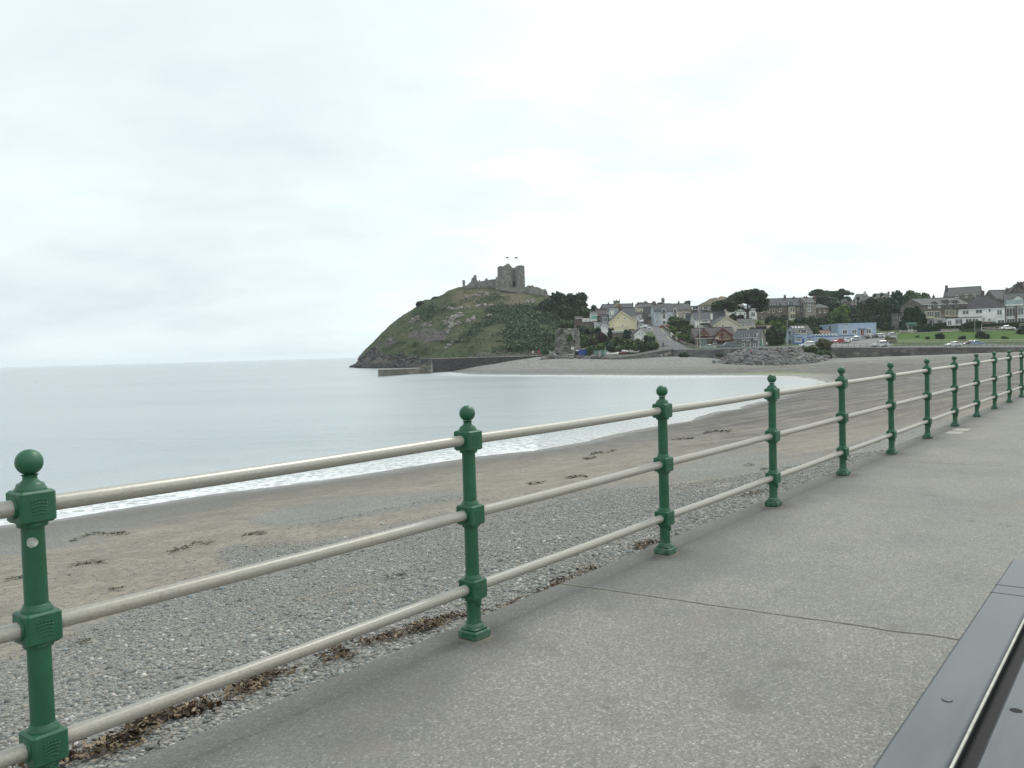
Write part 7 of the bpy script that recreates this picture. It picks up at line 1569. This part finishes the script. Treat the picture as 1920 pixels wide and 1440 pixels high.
# ------------------------------------------------------------------ seafront railings, fences, posts
STEEL = paint('railing_steel', (.30, .33, .32), .5, .2, 2, metal=.3); STEELD = paint('railing_dark', (.10, .12, .11), .6, .2, 2); RAILW = paint('pale_rail', (.50, .44, .40), .7, .15)
def fence_line(name, label, P, hgt, post_step, levels, mat, r=.035, pr=.045, cat='railing'):
    rt = thing(name, label, cat, P[0]); o0 = P[0]
    for (a, c) in zip(P[:-1], P[1:]):
        n = max(1, int(round((c-a).length/post_step)))
        for i in range(n+(1 if c is P[-1] else 0)):
            q = a.lerp(c, i/n)-o0; b = MB(); b.tube((q.x, q.y, q.z-.3), (q.x, q.y, q.z+hgt+.03), pr, n=6); b.build('post', mat, rt)
    for lv in levels:
        b = MB()
        for a, c in zip(P[:-1], P[1:]): b.tube(a-o0+Vector((0, -.01, lv)), c-o0+Vector((0, -.01, lv)), r, n=6)
        b.build('rail', mat, rt)
    return rt
fence_line('seafront_railing', 'thin grey railing on the sea wall in front of the lifeboat house', [W(1252, 655.5, 255.6), W(1330, 655, 247), W(1400, 652.8, 239), W(1440, 652, 236)], 1.15, 2.4, (.45, .8, 1.15), STEEL)
fence_line('seafront_railing', 'thin dark railing on the sea wall beside the car park and road', [W(1556, 652.2, 229), W(1660, 652, 228), W(1760, 651.3, 228), W(1850, 651, 228), W(1960, 650.5, 228)], 1.15, 1.6, (.55, 1.15), STEELD)
fence_line('roadside_barrier', 'double-rail roadside barrier along the foot of the grass slope', [W(1665, 644, 246), W(1760, 643.4, 245), W(1850, 643.2, 244.5), W(1960, 642, 244)], .95, 3.2, (.4, .9), RAILW, .07)
fence_line('garden_fence', 'pale two-rail fence at the left below the ivy house', [W(1686, 625.5, 268.5), W(1719, 625, 268.5)], .9, 1.8, (.25, .58, .9), RAILW, .07, cat='fence')
fence_line('garden_fence', 'pale three-rail fence in front of the long hedge', [W(1764, 623.5, 268.4), W(1797, 622.5, 268.4)], .95, 1.9, (.25, .6, .95), RAILW, .07, cat='fence')
fence_line('garden_fence', 'pale two-rail fence left of the white saloon on the upper road', [W(1841, 620, 268.6), W(1876, 618.5, 268.6)], .95, 2, (.45, .95), RAILW, .07, cat='fence')
fence_line('garden_fence', 'pale two-rail fence at the right edge above the dark slope shrub', [W(1912, 612.8, 268.6), W(1950, 611, 268.6)], .95, 2, (.45, .95), RAILW, .07, cat='fence')
def lamp_post(x, yt, yb, D, label, arm=True, name='street_lamp', cat='street lamp'):
    p = W(x, yb, D); h_ = W(x, yt, D).z-p.z; rt = thing(name, label, cat, p); b = MB(); b.tube((0, 0, -.3), (0, 0, h_*.35), .10, .085, 8); b.tube((0, 0, h_*.35), (0, 0, h_), .075, .05, 8); b.build('column', RAILL, rt)
    if arm:
        b = MB(); b.tube((0, 0, h_-.03), (.7, 0, h_+.12), .045, .04, 6); b.build('arm', RAILL, rt); b = MB(); b.bbox(.55, 1.25, -.14, .14, h_+.06, h_+.22, .04); b.build('lamp_head', LAMP, rt)
RAILL = paint('lamp_column', (.42, .45, .43), .6, .12)
lamp_post(1476.5, 600.5, 652, 242, 'tall grey street lamp left of the tea room')
lamp_post(1269.5, 624, 655, 257, 'grey street lamp at the foot of the steep street')
lamp_post(1407, 631, 657, 234, 'plain grey pole in front of the seafront stone house, left one', False, 'pole', 'pole')
lamp_post(1421.5, 631, 657, 234, 'plain grey pole in front of the seafront stone house, right one', False, 'pole', 'pole')
lamp_post(1307.5, 633, 655, 249, 'thin grey pole at the left corner of the lifeboat house', False, 'pole', 'pole')
lamp_post(1827.7, 592, 626, 268, 'thin dark mast in front of the sun room', False, 'mast', 'mast')
lamp_post(1748.5, 600, 613, 275, 'white garden flagpole in front of the ivy house', False, 'mast', 'mast')
lamp_post(1135, 650, 663, 252, 'thin grey post beside the green shed', False, 'pole', 'pole')
p = W(1312.5, 641, 262); tp = thing('telegraph_pole', 'tall pale telegraph pole with crossarm in front of the lifeboat house', 'telegraph pole', p); h_ = W(1311, 584, 262).z-p.z
b = MB(); b.tube((0, 0, -2), (-.1, 0, h_), .16, .11, 8); b.build('pole', paint('pole_wood', (.42, .39, .33), .8, .2), tp)
b = MB(); b.box(-.9, .75, -.08, .08, h_-.7, h_-.52); b.build('crossarm', paint('pole_wood_dark', (.20, .18, .15), .8), tp)
b = MB(); 
for x in (-.8, -.35, .25, .65): b.lathe([(.05, h_-.52), (.07, h_-.42), (.03, h_-.34)], 6, c=(x, 0))
b.build('insulator', paint('insulator', (.5, .5, .48), .4), tp)

# ------------------------------------------------------------------ quay sheds, boats
def ribbed_shed(name, label, x0, x1, xc, y0, y1, D, cf, cs_, door=None):
    p = W((x0+xc)/2, y1, D); wl_ = (xc-x0)/2*D/F; h_ = (y1-y0)*D/F; dep_ = 2.6; rt = thing(name, label, 'shed', p, 0); yaw = -.55; rt.rotation_euler = (0, 0, yaw)
    b = MB(); b.box(-wl_, wl_, 0, dep_, -.4, h_); b.build('wall', cf, rt)
    b = MB(); n = 14
    for i in range(n): x = -wl_+2*wl_*(i+.5)/n; b.box(x-.05, x+.05, -.04, -.003, 0, h_-.06)
    b.build('ribs', cs_, rt); b = MB(); b.box(wl_+.003, wl_+.05, .05, dep_-.05, 0, h_-.05); b.build('end_panel', cs_, rt); b = MB(); b.box(-wl_-.06, wl_+.08, -.07, dep_+.06, h_+.003, h_+.09); b.build('roof', cf, rt)
    if door: b = MB(); b.box(*door[0]); b.build('door' if name != 'blue_container' else 'sign', door[1], rt)
BLC = paint('container_blue', (.03, .10, .36), .5, .15); BLD = paint('container_blue_dark', (.025, .08, .30), .5, .15); GRC = paint('shed_grey_green', (.20, .30, .27), .7, .15); GRD = paint('shed_grey_green_dark', (.13, .24, .22), .7, .15)
ribbed_shed('blue_container', 'bright blue metal container with a small white sign on the quay', 1078, 1104, 1093, 656, 667, 257, BLC, BLD, ((-1., .1, -.06, -.04, 1.45, 1.75), WH))
ribbed_shed('green_shed', 'grey-green shed with pale door on the quay', 1112, 1142, 1134, 657.5, 667.5, 254, GRC, GRD, ((.1, .6, -.07, -.04, 0, 1.5), paint('pale_door', (.5, .44, .38), .7)))
def boat(x, y, D, L, yaw, mat, label, tilt=.0, grp='dinghies laid up behind the slipway'):
    p = W(x, y, D); rt = thing('rowing_boat', label, 'boat', p, math.radians(yaw), grp); rt.rotation_euler = (tilt, 0, math.radians(yaw)); n = 11; vs = []; fs = []; k = 9
    for i in range(n):
        u = i/(n-1)*2-1; w_ = .72*(1-abs(u)**2.6)**.7*(1 if u > 0 else 1)+.02; w_ = max(w_, .5*(u < -.9)); sh_ = .62+.22*u*u
        for j in range(k): a = (j/(k-1)-.5)*pi; vs.append((u*L/2, w_*math.sin(a), sh_-(sh_-.05*abs(u))*math.cos(a)**.8))
    for i in range(n-1):
        for j in range(k-1): fs.append((i*k+j, i*k+j+1, (i+1)*k+j+1, (i+1)*k+j))
    b = MB(); b.add(vs, fs, True); b.add([vs[j] for j in range(k)], [tuple(range(k))]); h_ = b.build('hull', mat, rt); md = h_.modifiers.new('s', 'SOLIDIFY'); md.thickness = .05
    b = MB(); b.box(-.15, .15, -.6, .6, .48, .52); b.box(-1.1, -.85, -.5, .5, .48, .52); b.build('thwart', paint('boat_wood', (.30, .20, .11), .7), rt)
boat(1149, 665.5, 251, 3.6, 10, WH, 'white rowing boat at the left end of the slipway boats')
boat(1163, 664.5, 252, 3.8, 0, paint('boat_maroon', (.12, .02, .02), .5), 'dark red rowing boat between the white ones', .15)
boat(1177, 661, 255, 3.6, 20, WH, 'white rowing boat with raised bow right of the dark red one', .2)
boat(1190, 661.5, 254, 3.2, 30, paint('boat_grey', (.45, .46, .45), .5), 'small grey-white dinghy at the right end of the slipway boats', .3)
for x, y, lb, cl in [(66, 716, 'orange mooring buoy far out on the water at the left', (.45, .08, .02)), (302, 699, 'tiny orange buoy near the horizon', (.45, .12, .03))]:
    p = atz(x, y, SEA); rt = thing('mooring_buoy', lb, 'buoy', p); k = p.y/F; b = MB(); b.lathe([(.02, -.3), (.34, -.12), (.42, .1), (.36, .32), (.15, .5), (.03, .55)], 12); b.build('float', paint('buoy_orange%d' % x, cl, .5), rt); b = MB(); b.tube((0, 0, .5), (0, 0, .85), .03, n=6); b.build('mooring_ring', STEEL, rt)
    rt.scale = (min(1.0, .45*k/.2),)*3

# ------------------------------------------------------------------ people
def person_mat(name, shirt, legs, hair=(.03, .02, .015)):
    m = bpy.data.materials.new(name); t = NT(m); co = t.coord(); s = t.n('ShaderNodeSeparateXYZ'); t.l(co, s.inputs[0])
    f = t.math('DIVIDE', s.outputs[2], 1.75)
    t.bsdf(t.ramp(f, [(0, (.02, .02, .02)), (.045, legs), (.52, shirt), (.845, (.38, .22, .16)), (.945, hair)], 'CONSTANT'), .8, 0, .3); return m
def person(x, y, D, yaw, mat, label, sc_=1., pose='stand', z=None):
    p = W(x, y, D) if z is None else atz(x, y, z)
    st = .12 if pose == 'walk' else .03
    if pose == 'sit':
        J = {'pel': (0, 0, .50), 'ch': (0, .05, .85), 'nk': (0, .02, 1.05), 'hd': (0, .0, 1.16), 'tp': (0, .0, 1.30)}
        limbs = [('pel', [(.10, -.05, .5), (.12, -.42, .52), (.12, -.5, .08), (.12, -.62, .03)]), ('pel', [(-.10, -.05, .5), (-.12, -.42, .50), (-.12, -.48, .08), (-.12, -.6, .03)]), ('ch', [(.20, .03, .95), (.27, -.08, .70), (.18, -.30, .58)]), ('ch', [(-.20, .03, .95), (-.27, -.08, .70), (-.18, -.30, .58)])]
    else:
        J = {'pel': (0, 0, .93), 'ch': (0, 0, 1.25), 'nk': (0, 0, 1.48), 'hd': (0, -.02, 1.60), 'tp': (0, -.01, 1.70)}
        limbs = [('pel', [(.09, 0, .88), (.11, -st, .48), (.11, -st*.8, .09), (.12, -st-.13, .04)]), ('pel', [(-.09, 0, .88), (-.11, st*.6, .48), (-.11, st*1.6, .10), (-.12, st*1.6-.13, .05)]), ('ch', [(.19, 0, 1.40), (.26, st*.5, 1.13), (.27, -.06-st, .86)]), ('ch', [(-.19, 0, 1.40), (-.26, -st*.5, 1.13), (-.27, -.06+st, .86)])]
    vs = []; es = []; R = []; idx = {}
    for k_, r in (('pel', .14), ('ch', .165), ('nk', .06), ('hd', .095), ('tp', .07)): idx[k_] = len(vs); vs.append(J[k_]); R.append(r)
    es += [(0, 1), (1, 2), (2, 3), (3, 4)]
    for root, L in limbs:
        pr = idx[root]; rr = (.085, .06, .04, .035) if root == 'pel' else (.055, .042, .032)
        for q, r in zip(L, rr): vs.append(q); R.append(r); es.append((pr, len(vs)-1)); pr = len(vs)-1
    me = bpy.data.meshes.new('person'); me.from_pydata(vs, es, []); me.materials.append(mat); o = bpy.data.objects.new('person', me); COL.objects.link(o)
    md = o.modifiers.new('skin', 'SKIN'); 
    for i, r in enumerate(R): me.skin_vertices[0].data[i].radius = (r, r); 
    me.skin_vertices[0].data[0].use_root = True; md.use_smooth_shade = True
    md2 = o.modifiers.new('sub', 'SUBSURF'); md2.levels = md2.render_levels = 1
    o.location = p; o.scale = (sc_,)*3; o.rotation_euler = (0, 0, math.radians(yaw)); tag(o, label, 'person'); return o
def safe_person(*a, **k):
    o = person(*a, **k); return o
def skinready(me):
    return me
# Skin modifier needs its layer: create through the operator-free attribute path
_old_person = person
def person(x, y, D, yaw, mat, label, sc_=1., pose='stand', z=None):
    """body grown directly as one blended surface (metaball-like union by remesh)"""
    p = W(x, y, D) if z is None else atz(x, y, z)
    st = .12 if pose == 'walk' else .03
    if pose == 'sit':
        ch = [[(0, 0, .50, .14), (0, .05, .85, .15), (0, .02, 1.03, .06), (0, 0, 1.14, .085), (0, 0, 1.24, .085)],
              [(.10, -.05, .5, .09), (.12, -.42, .52, .07), (.12, -.5, .08, .045), (.12, -.62, .03, .035)], [(-.10, -.05, .5, .09), (-.12, -.42, .50, .07), (-.12, -.48, .08, .045), (-.12, -.6, .03, .035)],
              [(.20, .03, .95, .055), (.27, -.08, .70, .042), (.18, -.30, .58, .035)], [(-.20, .03, .95, .055), (-.27, -.08, .70, .042), (-.18, -.30, .58, .035)], [(-.2, .03, .95, .06), (.2, .03, .95, .06)]]
    else:
        ch = [[(0, 0, .93, .145), (0, 0, 1.28, .155), (0, 0, 1.47, .06), (0, -.01, 1.58, .085), (0, -.01, 1.67, .085)], [(-.19, 0, 1.40, .06), (.19, 0, 1.40, .06)],
              [(.09, 0, .88, .095), (.11, -st, .48, .062), (.11, -st*.8, .09, .042), (.12, -st-.15, .04, .038)], [(-.09, 0, .88, .095), (-.11, st*.6, .48, .062), (-.11, st*1.6, .10, .042), (-.12, st*1.6-.15, .05, .038)],
              [(.20, 0, 1.40, .055), (.26, st*.5, 1.13, .044), (.27, -.06-st, .84, .034)], [(-.20, 0, 1.40, .055), (-.26, -st*.5, 1.13, .044), (-.27, -.06+st, .84, .034)]]
    b = MB()
    for L in ch:
        for (a, c) in zip(L[:-1], L[1:]):
            b.tube(a[:3], c[:3], a[3], c[3], 10)
        for a in L: b.lathe([(a[3]*math.cos(t_), a[2]+a[3]*math.sin(t_)) for t_ in (-1.4, -.8, -.3, .3, .8, 1.4)], 10, c=(a[0], a[1]))
    o = b.build('person', mat); md = o.modifiers.new('r', 'REMESH'); md.mode = 'VOXEL'; md.voxel_size = .022; md.use_smooth_shade = True
    o.location = p; o.scale = (sc_,)*3; o.rotation_euler = (0, 0, math.radians(yaw)); tag(o, label, 'person'); return o
person(1437.5, 651.5, 246, 20, person_mat('person_white_top', (.6, .6, .58), (.03, .03, .04)), 'person in white top and dark trousers standing beside the seafront stone house')
person(1243.5, 651.5, 262, 0, person_mat('person_dark', (.02, .025, .03), (.02, .02, .03)), 'person in dark clothes walking at the foot of the steep street', pose='walk')
pq = mound_pt(1407.5, .47); person(1407.5, 670, pq.y-.8, 20, person_mat('person_red', (.45, .10, .10), (.05, .05, .06), (.5, .48, .42)), 'person with pale hat and red top sitting on the boulders', pose='sit').location = pq+Vector((0, -.5, .35))
person(1010.5, 667, 262.5, 0, person_mat('person_bright_red', (.50, .03, .04), (.10, .10, .10)), 'person in bright red jacket on the path behind the harbour wall', pose='walk')
person(999.5, 667, 262, 0, person_mat('person_pale', (.62, .60, .58), (.30, .30, .32)), 'person in pale clothes on the path left of the red-jacketed walker')
person(1704.5, 707.5, 0, 30, person_mat('child_dark', (.05, .04, .06), (.04, .03, .05)), 'small child in dark clothes on the sand seen beneath the top rail, left of two', .50, 'walk', z=-2.88)
person(1722.5, 706.5, 0, -30, person_mat('child_grey', (.10, .07, .09), (.07, .05, .07)), 'small child in purplish clothes on the sand seen beneath the top rail, right of two', .50, 'walk', z=-2.88)
for o in bpy.data.objects:
    if o.name.startswith('white_pebble'): o.location.z = .008
# two pale repair patches on the promenade
for s, n_, lb in ((12.9, .45, 'a'), (13.5, .75, 'b')):
    b = MB(); b.box(-.19, .19, -.11, .11, .0, .004); o = b.build('paving_patch', paint('patch_concrete', (.33, .32, .29), .9, .1, 6)); p = drape_prom = atz(1803 if lb == 'a' else 1790, 806 if lb == 'a' else 811.5, .0); o.location = p; o.rotation_euler = (0, 0, RZ); tag(o, kind='structure')

# ------------------------------------------------------------------ air
b = MB(); b.box(-26000, 26000, -120, 31000, -14, 62)
m = bpy.data.materials.new('haze_air'); t = NT(m); vol = t.n('ShaderNodeVolumePrincipled'); vol.inputs['Color'].default_value = (.90, .96, 1, 1); vol.inputs['Density'].default_value = .00012; vol.inputs['Anisotropy'].default_value = .2
t.l(vol.outputs[0], t.out.inputs['Volume'])
hz_ = b.build('haze', m); tag(hz_, kind='stuff')
SC.cycles.volume_bounces = 1
